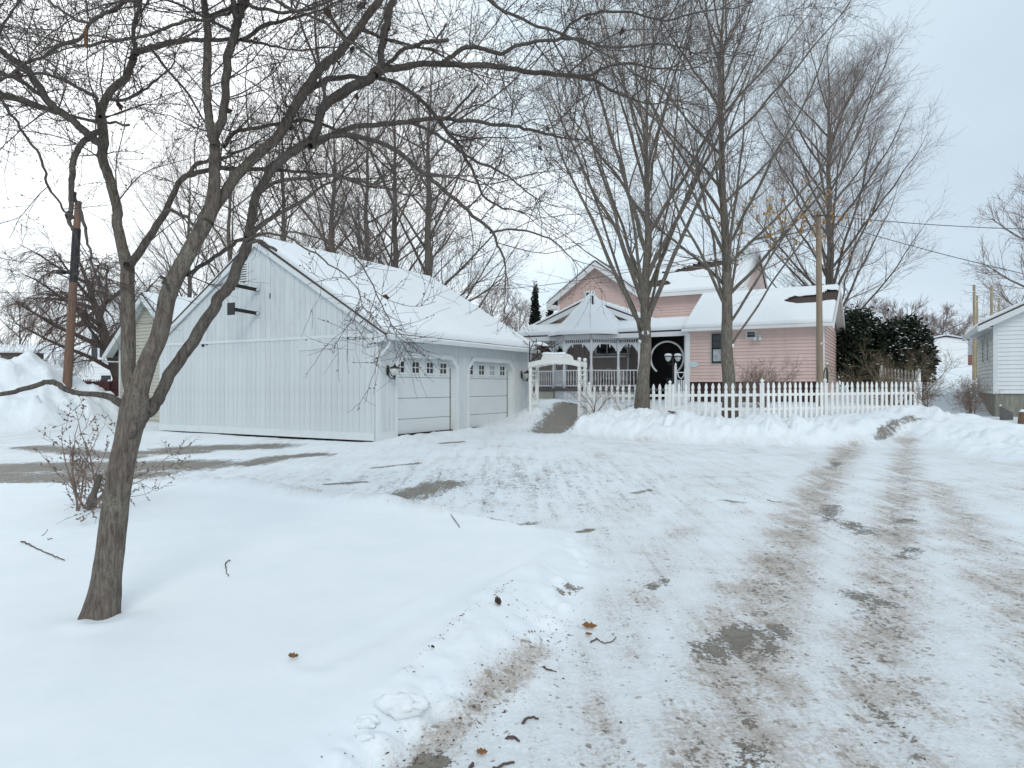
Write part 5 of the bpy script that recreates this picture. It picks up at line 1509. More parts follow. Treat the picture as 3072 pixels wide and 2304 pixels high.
def build_near_tree():
    rs = np.random.RandomState(11)
    base = Vector((TREE[0], TREE[1], 0.02))
    t = empty('bare_tree', base)
    tag(t, 'leaning bare grey-brown tree in the near snowy lawn, many limbs arching overhead', 'tree')
    off = np.array(base)

    def conv(l, d0, d1):
        a = []
        k = len(l)
        for i, (px, py, r) in enumerate(l):
            s = i / (k - 1)
            d = d0 + (d1 - d0) * s
            p = at(px, py, d)
            a.append((p.x, p.y, p.z, r / F * d))
        return np.array(a)
    tr = [(296, 1905, 66), (299, 1868, 60), (303, 1838, 53), (312, 1790, 47), (321, 1722, 41), (331, 1650, 39), (340, 1575, 38), (349, 1500, 36), (358, 1440, 36), (370, 1370, 35), (382, 1320, 35), (393, 1270, 37), (402, 1235, 40), (407, 1200, 38), (410, 1165, 28), (412, 1140, 14)]
    path = smooth_path(conv(tr, 4.5, 4.5), 6)
    V, q, T = rough_tube(path, 28, 0.075, 3.3)
    link('trunk', np_mesh('trunk', V - off, q, M['bark_near'], True, T), t)
    paths = []
    for i, (nm, l, d0, d1) in enumerate(NEAR_LIMBS):
        a = conv(l, d0, d1)
        a = smooth_path(a, 5)
        a[:, :3] += 0.004 * rs.randn(*a[:, :3].shape) * np.linspace(0, 1, len(a))[:, None] + 0.0
        if a[0, 3] < 0.03:
            a[:, :3] += (0.02 * np.stack([fbm(np.linspace(0, len(l), len(a)) + 7 * i, np.full(len(a), 3.3 * j + i), 2) for j in range(3)], 1))
        n = 14 if a[0, 3] > 0.04 else (10 if a[0, 3] > 0.02 else 7)
        V, q, T = rough_tube(a, n, 0.10 if n < 14 else 0.085, i * 1.7, 9)
        link('limb', np_mesh('limb', V - off, q, M['bark_near'] if a[0, 3] > 0.035 else M['bark_limb'], True, T), t)
        paths.append(a)
    # side branches and twigs
    P1, R1, n1 = [], [], []
    for (nm, l, d0, d1), a in zip(NEAR_LIMBS, paths):
        if nm in ('A4', 'A8', 'A10', 'B6', 'D6', 'D8', 'D5', 'D14'): continue
        s = resample(a, 24)
        L_ = np.linalg.norm(np.diff(s[:, :3], axis=0), axis=1).sum()
        lo = 0.30 if nm in ('A', 'B', 'C', 'D') else 0.05
        if nm == 'E': lo = 0.5
        if nm in ('D15', 'D16'): lo = 0.45
        P1.append(s[:, :3]); R1.append(s[:, 3]); n1.append((L_ * (1 - lo) * (2.3 if nm in ('A', 'B', 'C', 'D') else 4.2), lo))
    P1 = np.array(P1); R1 = np.array(R1)
    parts = []
    big = [i for i in range(len(P1)) if R1[i][0] > 0.014]
    Px, Rx = sprout(rs, P1[big], R1[big], 3, 0.45, 0.98, 62, 14, lambda pr, t: 1.35 + 0 * pr, 0.25, 24, 0.075, -0.005, lambda pr: np.clip(pr * 0.5, 0.006, 0.011), 0.002, up_bias=0.9, curl=0.05)
    ok = Px[:, -1, 2] > 3.2; Px, Rx = Px[ok], Rx[ok]
    parts.append(tubes(Px, Rx, 6))
    P1 = np.concatenate([P1, Px]); R1 = np.concatenate([R1, Rx]); n1 += [(1.3 * 4.0, 0.1)] * len(Px)
    leafP = []
    secP, secR = [], []
    for i in range(len(P1)):
        zc_ = P1[i][:, 2].mean()
        c = int(round(n1[i][0] * ((2.5 if P1[i][:, 0].mean() < -1.9 else 1.25) if zc_ > 3.1 else 1.0)))
        P, Rr = sprout(rs, P1[i:i + 1], R1[i:i + 1], c, n1[i][1], 1.0, 55, 14, lambda pr, t: 0.62 + 7 * np.minimum(pr, 0.03), 0.4, 9, 0.10, 0.05 if i % 3 else -0.03, lambda pr: np.clip(pr * 0.45, 0.0026, 0.0056), 0.0015, up_bias=0.5, curl=0.06)
        secP.append(P); secR.append(Rr)
        # the tip goes on as twigs
        P, Rr = sprout(rs, P1[i:i + 1], R1[i:i + 1], 3, 0.97, 1.0, 18, 10, 0.5, 0.3, 9, 0.12, 0.0, lambda pr: np.clip(pr * 0.8, 0.002, 0.005), 0.0014, curl=0.1)
        secP.append(P); secR.append(Rr)
    P2 = np.concatenate(secP); R2 = np.concatenate(secR)
    parts.append(tubes(P2, R2, 5))
    P3, R3 = sprout(rs, P2, R2, 8, 0.12, 1.0, 50, 15, lambda pr, t: 0.26 + 0.16 * rs.rand(len(pr)), 0.45, 6, 0.12, 0.02, lambda pr: np.clip(pr * 0.6, 0.0016, 0.0026), 0.0011, up_bias=0.2, taper_len=0.4, curl=0.08)
    parts.append(tubes(P3, R3, 4))
    P4, R4 = sprout(rs, P3, R3, 2, 0.2, 1.0, 48, 15, 0.11, 0.5, 4, 0.15, 0.03, 0.0014, 0.0010)
    parts.append(tubes(P4, R4, 3))
    # buds
    for src, c in ((P3, 2), (P2, 2)):
        Pb, Rb = sprout(rs, src, np.full(src.shape[:2], 0.002), c, 0.2, 1.0, 60, 10, 0.014, 0.2, 3, 0.0, 0.0, 0.0028, 0.001)
        Rb[:, 1] = 0.0036; Rb[:, 0] = 0.0015
        parts.append(tubes(Pb, Rb, 4))
    V, q = join(parts)
    o = link('twigs', np_mesh('twigs', V - off, q, M['twig']), t)
    o['kind'] = 'stuff'
    # a few dead leaves and pods still hanging
    V, q = strip_leaves(rs, P2, 60, 0.07)
    o = link('dead_leaves', np_mesh('dead_leaves', V - off, q, M['leaf_dark'], False), t)
    o['kind'] = 'stuff'
    pod = at(258, 112, 4.1)
    V, q, T = rough_tube(np.array([(pod.x, pod.y, pod.z + 0.07, 0.004), (pod.x, pod.y, pod.z + 0.03, 0.011), (pod.x, pod.y, pod.z - 0.02, 0.012), (pod.x, pod.y, pod.z - 0.06, 0.006)]), 6, 0.2, 2)
    link('dead_leaf', np_mesh('dead_leaf', V - off, q, M['leaf_brown'], True, T), t)


# ---------------------------------------------------------------- maples and other bare trees
def grow_tree(name, pos, H, r0, seed, label, group=None, lead=12, spread=30, fork=0.28, l2=10, l3=7, l4=4, bark='bark_maple', twig='twig', lean=(0, 0), stems=None, tip_r=0.004, leaf=0, leaf_mat='leaf_tan', trop=0.10, droop=0.0, lead_len=0.78, cat='tree', ang2=32, sides2=4, twig_scale=1.0, leaf_low=False, sweep=None, l2len=0.36, env=None, limb_k=0.42, az=None, th_over={}, fork_snow=0, taper=0.9, c1o=0.33):
    """a bare tree: trunk, main limbs (each a part) and the twigs"""
    rs = np.random.RandomState(seed)
    x, y = pos[0], pos[1]
    z = pos[2] if len(pos) > 2 else gz(x, y) - 0.05
    t = empty(name, (x, y, z))
    tag(t, label, cat, group)
    k = 14
    s = np.linspace(0, 1, k)
    Ht = H * 0.97
    tp = np.stack([lean[0] * s * H + 0.012 * H * np.cumsum(rs.randn(k)) * 0.25, lean[1] * s * H + 0.012 * H * np.cumsum(rs.randn(k)) * 0.25, s * Ht], 1)
    tp[0] = 0
    tr = r0 * (1 - s) ** taper + 0.012
    tr[0] *= 1.25
    path = smooth_path(np.concatenate([tp, tr[:, None]], 1), 4)
    V, q, T = rough_tube(path, 12, 0.10, seed, 3)
    link('trunk', np_mesh('trunk', V, q, M[bark], True, T), t)
    if stems is None:
        tpos = fork + (0.80 - fork) * np.linspace(0, 1, lead) ** 1.15
    else:
        tpos = np.array(stems); lead = len(tpos)
    limbP, limbR = [tp], [tr]
    az0 = rs.rand() * 6.28 if az is None else az
    for i in range(lead):
        f = tpos[i] * (k - 1); i0 = min(int(f), k - 2); fr = f - i0
        p = tp[i0] * (1 - fr) + tp[i0 + 1] * fr; pr = tr[i0] * (1 - fr) + tr[i0 + 1] * fr
        az = az0 + i * 2.39996 + 0.3 * rs.randn()
        kk = 12
        if env is None:
            el = np.radians(spread * (1.15 - 0.5 * tpos[i]) + 6 * rs.randn())
            d = np.array([np.cos(az) * np.sin(el), np.sin(az) * np.sin(el), np.cos(el)])
            if sweep is not None: d = unit(d + np.array(sweep))
            Lb = H * lead_len * (1 - 0.80 * (tpos[i] - tpos[0])) * (0.75 if i % 3 == 2 else 1.0) * (0.85 + 0.3 * rs.rand())
            q_ = [p]
            for j in range(1, kk):
                d = unit(d + 0.055 * rs.randn(3) + np.array([0, 0, trop * (1 - droop * j / kk)]))
                q_.append(q_[-1] + d * Lb / (kk - 1))
            q_ = np.array(q_)
        else:
            # limbs rise towards a dome of half width env[0] whose widest level is at env[1] of the height
            th = np.radians(env[2] - (env[2] - 20) * (i / (lead - 1)) ** 1.1 + 7 * rs.randn())
            if i in th_over: th = np.radians(th_over[i])
            s_ = (0.86 + 0.2 * rs.rand()) * (0.72 if i % 4 == 3 else 1.0)
            zc = H * env[1]
            tg = np.array([np.cos(az) * env[0] * np.sin(th) * s_, np.sin(az) * env[0] * np.sin(th) * s_, zc + (H - zc) * np.cos(th) * s_])
            if tg[2] < p[2] + 0.12 * H: tg[2] = p[2] + 0.12 * H
            hd = np.array([np.cos(az), np.sin(az), 0])
            D = np.linalg.norm(tg - p)
            out = np.linalg.norm((tg - p)[:2])
            c1 = p + hd * out * c1o + np.array([0, 0, (tg[2] - p[2]) * 0.28])
            c2 = tg - hd * out * 0.24 - np.array([0, 0, (tg[2] - p[2]) * 0.34])
            t_ = np.linspace(0, 1, kk)[:, None]
            q_ = (1 - t_) ** 3 * p + 3 * (1 - t_) ** 2 * t_ * c1 + 3 * (1 - t_) * t_ ** 2 * c2 + t_ ** 3 * tg
            q_[1:] += np.cumsum(0.010 * D * rs.randn(kk - 1, 3), 0) * 0.5
        rl = min(pr * 0.66, r0 * limb_k * (1.15 - tpos[i] * 0.7)) * (0.62 + 0.38 * min(1.0, i / 5.0)) * (1 - np.linspace(0, 1, kk)) ** 0.85 + tip_r * 1.3
        path = smooth_path(np.concatenate([q_, rl[:, None]], 1), 3)
        V, q, T = rough_tube(path, 8, 0.08, seed + i, 3)
        link('limb', np_mesh('limb', V, q, M[bark], True, T), t)
        if i < fork_snow:
            sp = q_[0] * 0.35 + q_[1] * 0.65 + np.array([0, 0, rl[0] * 0.8])
            sm = MB().lathe([(0.05, -0.05), (rl[0] * 1.5, 0.0), (rl[0] * 1.2, 0.05), (0.0, 0.085)], (0, 0, 0), 10)
            dv_ = unit(q_[1] - q_[0]); sl_ = dv_[2] / max(0.3, np.hypot(dv_[0], dv_[1]))
            sm.v = [(v[0] * 1.25, v[1], v[2] + sl_ * 0.6 * (v[0] * dv_[0] + v[1] * dv_[1])) for v in sm.v]
            sm.build('fork_snow', M['snow'], t, True, loc=tuple(sp))
        limbP.append(resample(q_, k)); limbR.append(np.interp(np.linspace(0, 1, k), np.linspace(0, 1, kk), rl))
    LP = np.array(limbP); LR = np.array(limbR)
    cnt = np.full(len(LP), l2); cnt[0] = l2
    tr2 = trop * 0.8 if droop == 0 else trop * 0.4 - droop * 0.10
    P2, R2 = sprout(rs, LP, LR, cnt, 0.18, 0.98, ang2, 9, lambda pr, t_: H * l2len * (0.35 + 0.65 * np.clip(pr / (r0 * 0.4), 0, 1)), 0.25, 9, 0.085, tr2, lambda pr: np.clip(pr * 0.55, tip_r * 1.5, r0 * 0.16), tip_r, taper_len=0.35)
    P2 = P2[P2[:, -1, 2] < H * 1.06] if droop == 0 else P2
    R2 = R2[:len(P2)]
    parts = [tubes(P2, R2, sides2)]
    P3, R3 = sprout(rs, P2, R2, l3, 0.15, 1.0, 30, 10, H * 0.105 * twig_scale, 0.35, 6, 0.16, tr2 * 0.8, lambda pr: np.clip(pr * 0.6, tip_r, tip_r * 2.0), tip_r * 0.8, taper_len=0.3)
    parts.append(tubes(P3, R3, 3))
    P4, R4 = sprout(rs, P3, R3, l4, 0.2, 1.0, 32, 12, H * 0.042 * twig_scale, 0.4, 4, 0.2, tr2 * 0.5, tip_r * 0.8, tip_r * 0.6)
    parts.append(tubes(P4, R4, 3))
    V, q = join(parts)
    o = link('twigs', np_mesh('twigs', V, q, M[twig]), t)
    o['kind'] = 'stuff'
    if leaf:
        src = P3
        if leaf_low:
            src = P3[P3[:, 0, 2] < H * 0.42]
        if leaf_low:
            w_ = np.exp(-((src[:, 0, 2] - H * 0.24) / (H * 0.12)) ** 2) * (src[:, 0, 0] > 0.1)
            src = src[rs.choice(len(src), 46, p=w_ / w_.sum())]
        V, q = strip_leaves(rs, src, leaf, 0.10)
        o = link('dead_leaves', np_mesh('dead_leaves', V, q, M[leaf_mat], False), t)
        o['kind'] = 'stuff'
    return t


def copy_tree(src, loc, rz, sc, label):
    c = src.copy(); COL.objects.link(c)
    c.location = loc; c.rotation_euler = (0, 0, rz); c.scale = (sc, sc, sc)
    if label: c['label'] = label
    for ch in src.children:
        d = ch.copy(); COL.objects.link(d); d.parent = c
        for g in ch.children:
            e = g.copy(); COL.objects.link(e); e.parent = d
    return c


def gpos(px, d):
    x = (px - CX) / F * d
    return (x, d)


def build_trees():
    build_near_tree()
    # the two maples in the pink house's yard
    x, y = gpos(1926, 21.9)
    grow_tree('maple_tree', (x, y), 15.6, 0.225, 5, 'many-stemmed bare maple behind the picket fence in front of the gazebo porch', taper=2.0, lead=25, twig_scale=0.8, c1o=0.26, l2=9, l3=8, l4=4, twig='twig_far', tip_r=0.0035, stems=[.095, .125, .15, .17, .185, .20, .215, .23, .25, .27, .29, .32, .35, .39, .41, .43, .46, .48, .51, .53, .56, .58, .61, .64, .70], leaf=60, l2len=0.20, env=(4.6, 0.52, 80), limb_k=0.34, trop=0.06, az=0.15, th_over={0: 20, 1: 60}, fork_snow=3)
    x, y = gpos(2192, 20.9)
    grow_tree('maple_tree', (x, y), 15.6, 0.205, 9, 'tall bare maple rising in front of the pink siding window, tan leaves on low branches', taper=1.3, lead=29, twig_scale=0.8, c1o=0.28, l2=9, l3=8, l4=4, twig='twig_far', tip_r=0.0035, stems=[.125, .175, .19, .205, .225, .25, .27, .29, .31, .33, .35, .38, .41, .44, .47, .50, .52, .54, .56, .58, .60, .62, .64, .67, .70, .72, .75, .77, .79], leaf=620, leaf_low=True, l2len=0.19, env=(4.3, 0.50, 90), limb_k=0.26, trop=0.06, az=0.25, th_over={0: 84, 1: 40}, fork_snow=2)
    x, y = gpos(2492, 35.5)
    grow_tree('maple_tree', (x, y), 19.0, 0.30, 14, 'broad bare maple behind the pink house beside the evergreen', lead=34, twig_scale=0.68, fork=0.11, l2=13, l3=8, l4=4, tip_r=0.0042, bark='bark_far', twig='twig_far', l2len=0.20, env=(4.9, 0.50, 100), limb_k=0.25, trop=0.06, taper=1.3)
    # the row behind the white garage
    spec = [(1290, 33, 17.0, 0.27, 21, 'stout bare tree rising behind the far end of the garage roof', 'g'), (1190, 34.5, 17.6, 0.21, 22, 'bare tree second along the row behind the garage ridge', 'g'), (1105, 33.5, 16.5, 0.20, 23, 'bare tree with crowded upright limbs above the middle of the garage ridge', 'g')]
    G = 'bare trees behind the white garage'
    protos = []
    for px, d, H, r, sd, lab, _ in spec:
        x, y = gpos(px, d)
        protos.append(grow_tree('bare_tree', (x, y), H, r, sd, lab, G, lead=22, fork=0.10, l2=9, l3=5, l4=3, bark='bark_far', twig='twig_far', tip_r=0.004, leaf=20, l2len=0.22, env=(6.0, 0.44, 98), limb_k=0.28, trop=0.06))
    for px, d, i, rz, sc, lab in ((985, 37, 0, 1.9, 1.0, 'bare tree behind the garage peak'), (850, 36, 1, 2.6, 0.95, 'bare tree behind the left slope of the garage roof'), (690, 40, 2, 0.7, 1.05, 'bare tree between the cream outbuilding and the garage peak'), (1085, 42, 0, 4.0, 0.8, 'smaller bare tree farther back behind the garage ridge'), (560, 44, 1, 5.0, 0.95, 'bare tree rising behind the cream outbuilding roof')):
        x, y = gpos(px, d)
        copy_tree(protos[i], (x, y, gz(x, y) - 0.05), rz, sc, lab)
    # low spreading tree on the left behind the pole
    o = grow_tree('crabapple_tree', gpos(400, 31.0), 7.6, 0.34, 31, 'leaning bare reddish crabapple with drooping branches behind the left utility pole', None, lead=13, spread=62, fork=0.24, l2=14, l3=9, l4=4, bark='bark_red', twig='twig_crab', lean=(-0.30, -0.05), tip_r=0.0055, lead_len=0.75, trop=0.05, droop=2.0, ang2=42, sweep=(-0.35, -0.05, 0), l2len=0.34)
    # fine trees farther off between garage and house
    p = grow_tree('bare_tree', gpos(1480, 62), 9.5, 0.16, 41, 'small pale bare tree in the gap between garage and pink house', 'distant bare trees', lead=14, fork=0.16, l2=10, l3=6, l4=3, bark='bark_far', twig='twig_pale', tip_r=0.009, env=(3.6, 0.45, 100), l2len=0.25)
    for px, d, rz, sc, lab in ((1560, 70, 1.0, 0.95, 'pale bare tree just left of the dark arborvitae'), (1425, 75, 2.2, 1.0, 'farther pale bare tree over the end of the garage roof'), (3150, 62, 3.0, 1.75, 'tall pale bare tree cut by the right edge above the white house roof'),
                              (300, 60, 4.0, 1.1, 'pale bare tree behind the far white house'), (60, 66, 5.0, 1.0, 'pale bare tree behind the brown-roofed house')):
        x, y = gpos(px, d)
        copy_tree(p, (x, y, gz(x, y) - 0.1), rz, sc, lab)
    # hedgerow beyond the field on the right
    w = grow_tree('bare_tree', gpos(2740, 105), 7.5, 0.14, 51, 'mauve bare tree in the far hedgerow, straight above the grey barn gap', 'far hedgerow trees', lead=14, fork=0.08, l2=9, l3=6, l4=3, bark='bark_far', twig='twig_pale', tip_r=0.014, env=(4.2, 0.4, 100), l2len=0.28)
    labs = ['mauve bare tree in the far hedgerow, leftmost above the evergreen', 'mauve bare tree showing over the top of the evergreen', 'mauve bare tree above the right shoulder of the evergreen', 'mauve bare tree in the far hedgerow over the white shed', 'tallest mauve bare tree of the far hedgerow beside the barn', 'mauve bare tree just left of the wooden posts', 'low mauve bare tree behind the grey barn', 'mauve bare tree in the far hedgerow beyond the white house roof']
    for (px, d, rz, sc), lab in zip(((2600, 95, 1, 1.25), (2665, 100, 2, 1.2), (2720, 92, 3, 1.15), (2800, 110, 4, 1.05), (2830, 100, 5, 1.15), (2880, 108, 6, 1.0), (2925, 115, .5, 0.85), (3010, 110, 1.5, .9)), labs):
        x, y = gpos(px, d)
        copy_tree(w, (x, y, gz(x, y) - 0.2), rz, sc, lab)


def shrub(name, pos, H, wid, seed, label, n=16, l2=6, l3=5, l4=3, mat='twig_bush', r0=0.014, spread=35, tip=0.003, wander=0.10, cat='shrub', group=None, trop=0.03, buds=False, zoff=-0.03):
    rs = np.random.RandomState(seed)
    x, y = pos[0], pos[1]; z = (pos[2] if len(pos) > 2 else gz(x, y)) + zoff
    t = empty(name, (x, y, z)); tag(t, label, cat, group)
    k = 9
    a = rs.rand(n) * 6.28; el = np.radians(spread) * np.sqrt(rs.rand(n)) * 1.25
    d = np.stack([np.cos(a) * np.sin(el), np.sin(a) * np.sin(el), np.cos(el)], 1)
    P = np.zeros((n, k, 3)); P[:, 0, :2] = 0.05 * wid * rs.randn(n, 2)
    Ln = H * (0.7 + 0.4 * rs.rand(n))
    for j in range(1, k):
        d = unit(d + wander * rs.randn(n, 3) + np.array([0, 0, trop])); P[:, j] = P[:, j - 1] + d * (Ln / (k - 1))[:, None]
    Rr = r0 * (0.6 + 0.5 * rs.rand(n))[:, None] * (1 - np.linspace(0, 1, k))[None] + tip
    for i in range(n):
        V, q = tubes(P[i:i + 1], Rr[i:i + 1], 6)
        link('stem', np_mesh('stem', V, q, M[mat]), t)
    P2, R2 = sprout(rs, P, Rr, l2, 0.2, 1.0, 38, 12, H * 0.34, 0.35, 7, wander, trop, lambda pr: np.clip(pr * 0.6, tip, r0 * .5), tip, taper_len=0.3)
    P3, R3 = sprout(rs, P2, R2, l3, 0.15, 1.0, 40, 14, H * 0.16, 0.4, 5, wander, trop, tip, tip * 0.8)
    parts = [tubes(P2, R2, 4), tubes(P3, R3, 3)]
    if l4:
        P4, R4 = sprout(rs, P3, R3, l4, 0.2, 1.0, 45, 14, H * 0.07, 0.4, 3, wander, 0, tip * 0.8, tip * 0.6)
        parts.append(tubes(P4, R4, 3))
    if buds:
        Pb, Rb = sprout(rs, P3, R3, 4, 0.1, 1.0, 60, 20, 0.022, 0.4, 3, 0, 0, 0.006, 0.004); Rb[:, 1] = 0.010
        parts.append(tubes(Pb, Rb, 4))
    V, q = join(parts)
    o = link('twigs', np_mesh('twigs', V, q, M[mat]), t); o['kind'] = 'stuff'
    return t


def evergreen(name, pos, blobs, seed, label, n=9000, leaf=0.16, mat='yew', snow=0.06, cat='evergreen', cone=False, group=None):
    """foliage of many small sprays spread through uneven lobes; snow caught on some of them"""
    rs = np.random.RandomState(seed)
    x, y = pos; z = gz(x, y) - 0.05
    t = empty(name, (x, y, z)); tag(t, label, cat, group)
    C = np.array([b[:3] for b in blobs]); S = np.array([b[3:6] for b in blobs])
    w = (S[:, 0] * S[:, 2]); w = w / w.sum()
    bi = rs.choice(len(blobs), n, p=w)
    d = unit(rs.randn(n, 3)); rad = rs.rand(n) ** 0.33
    lump = 1 + 0.22 * fbm(d[:, 0] * 2.2 + bi * 5, d[:, 2] * 2.2 + d[:, 1] * 1.7, 3) + 0.10 * rs.randn(n)
    p = C[bi] + d * S[bi] * (rad * lump)[:, None]
    p = p[p[:, 2] > 0.08]; d = d[:len(p)]
    m = len(p)
    dirv = unit(d + 0.8 * rs.randn(m, 3) + np.array([0, 0, 0.7 if cone else 0.15]))
    side = unit(np.cross(dirv, rs.randn(m, 3)))
    Ls = leaf * (0.6 + 0.8 * rs.rand(m))[:, None]
    a = p; b = p + dirv * Ls * 0.55 + side * Ls * 0.24; c = p + dirv * Ls; e = p + dirv * Ls * 0.55 - side * Ls * 0.24
    V = np.stack([a, b, c, e], 1).reshape(-1, 3)
    q = np.arange(m * 4).reshape(-1, 4)
    link('crown', np_mesh('crown', V, q, M[mat], False), t)
    V, q, T = rough_tube(np.array([(C[0, 0] * .3, C[0, 1] * .3, 0, 0.14), (C[0, 0] * .6, C[0, 1] * .6, C[0, 2] * 0.6, 0.1), (C[0, 0], C[0, 1], C[0, 2] * 1.1, 0.05)]), 8, 0.1, seed)
    link('trunk', np_mesh('trunk', V, q, M['bark_far'], True, T), t)
    if snow:
        outer = np.where((rad[:m] * lump[:m] > 0.80) & (dirv[:, 2] > -0.35))[0]
        pick = rs.choice(outer, min(len(outer), int(m * snow)), replace=False)
        pp = p[pick] + dirv[pick] * Ls[pick] * 0.6; r = (leaf * 0.28 * (0.5 + rs.rand(len(pick))))[:, None]
        offs = np.array([(1, 0, 0), (0, 1, 0), (-1, 0, 0), (0, -1, 0), (0, 0, 0.6)])
        V = (pp[:, None, :] + offs[None] * r[:, None, :] * (0.6 + 0.8 * rs.rand(len(pick), 5, 1))).reshape(-1, 3)
        b0 = np.arange(len(pick)) * 5
        T = np.concatenate([np.stack([b0 + i, b0 + (i + 1) % 4, b0 + 4], 1) for i in range(4)])
        o = link('snow_clumps', np_mesh('snow_clumps', V, np.zeros((0, 4), int), M['snow'], True, T), t); o['kind'] = 'stuff'
    return t


build_trees()

# ------------------------------------------------------------------ fence, arbor and yard things
PK = [(-0.046, 0.0), (-0.046, 0.84), (-0.030, 0.875), (-0.030, 0.90), (-0.046, 0.935), (-0.043, 0.98), (-0.026, 1.05), (0.0, 1.09), (0.026, 1.05), (0.043, 0.98), (0.046, 0.935), (0.030, 0.90), (0.030, 0.875), (0.046, 0.84), (0.046, 0.0)][::-1]
picket_me = MB().prism(PK, 'y', -0.011, 0.011).mesh('picket', M['picket_white'])
post_mb = MB().box(-0.055, 0.055, -0.055, 0.055, 0.0, 1.06)
post_mb.box(-0.07, 0.07, -0.07, 0.07, 1.061, 1.085)
post_mb.lathe([(0.045, 1.086), (0.03, 1.11), (0.055, 1.15), (0.05, 1.18), (0.02, 1.215), (0.0, 1.23)], (0, 0, 0), 10)
post_me = post_mb.mesh('post', M['picket_white'])


def fence_run(parent, a, b, top, step=0.205, post_at=(0.0,), face=1, hgt=1.09, base=None):
    """pickets from a to b (world xy); top is (z at a, z at b) of the picket points"""
    a, b = Vector((a[0], a[1], 0)), Vector((b[0], b[1], 0))
    Ln = (b - a).length; dr = (b - a).normalized(); ang = math.atan2(dr.y, dr.x)
    n = int(round(Ln / step))
    o = Vector(parent.location)
    ps = [p * Ln for p in post_at]
    for i in range(n + 1):
        s = Ln * i / n
        if any(abs(s - p) < step * 0.45 for p in ps): continue
        q = a + dr * s; zt = top[0] + (top[1] - top[0]) * s / Ln
        link('picket', picket_me, parent, q - o + Vector((0, 0, zt - hgt)) + Vector((dr.y, -dr.x, 0)) * (0.03 * face), (R(random.uniform(-0.7, 0.7)), R(random.uniform(-0.8, 0.8)), ang))
    for p in ps:
        q = a + dr * p; zt = top[0] + (top[1] - top[0]) * p / Ln
        link('post', post_me, parent, q - o + Vector((0, 0, zt - 1.12)), (0, 0, ang))
    for zz in (0.30, 0.72):
        MB().beam(a - o + Vector((0, 0, top[0] - hgt + zz)), b - o + Vector((0, 0, top[1] - hgt + zz)), 0.035, 0.08).build('rail', M['picket_white'], parent)


def build_fence():
    random.seed(5)
    f = empty('picket_fence', (7.32, 20.0, 0)); tag(f, 'long white picket fence behind the ploughed snow bank in front of the pink house', 'fence')
    c0 = at(1768, 1160, 22.85); c1 = Vector((7.32, 20.0, 0))
    fence_run(f, c0, c1, (1.66, 1.73), post_at=(0.0, 0.5, 1.0))
    c2 = (7.32 + 0.95 * 6.0, 20.0 + 0.31 * 6.0)
    fence_run(f, c1, c2, (1.735, 1.77), step=0.195, post_at=(0.38, 1.0))
    g = empty('picket_fence', (c2[0], c2[1], 0)); tag(g, 'short rear run of white picket fence beside the brown bush', 'fence')
    e1 = at(2757, 1112, 25.2); e2 = at(2645, 1103, 27.5)
    fence_run(g, c2, e1, (1.78, 2.16), post_at=(1.0,)); fence_run(g, e1, e2, (2.18, 2.36), post_at=(1.0,))


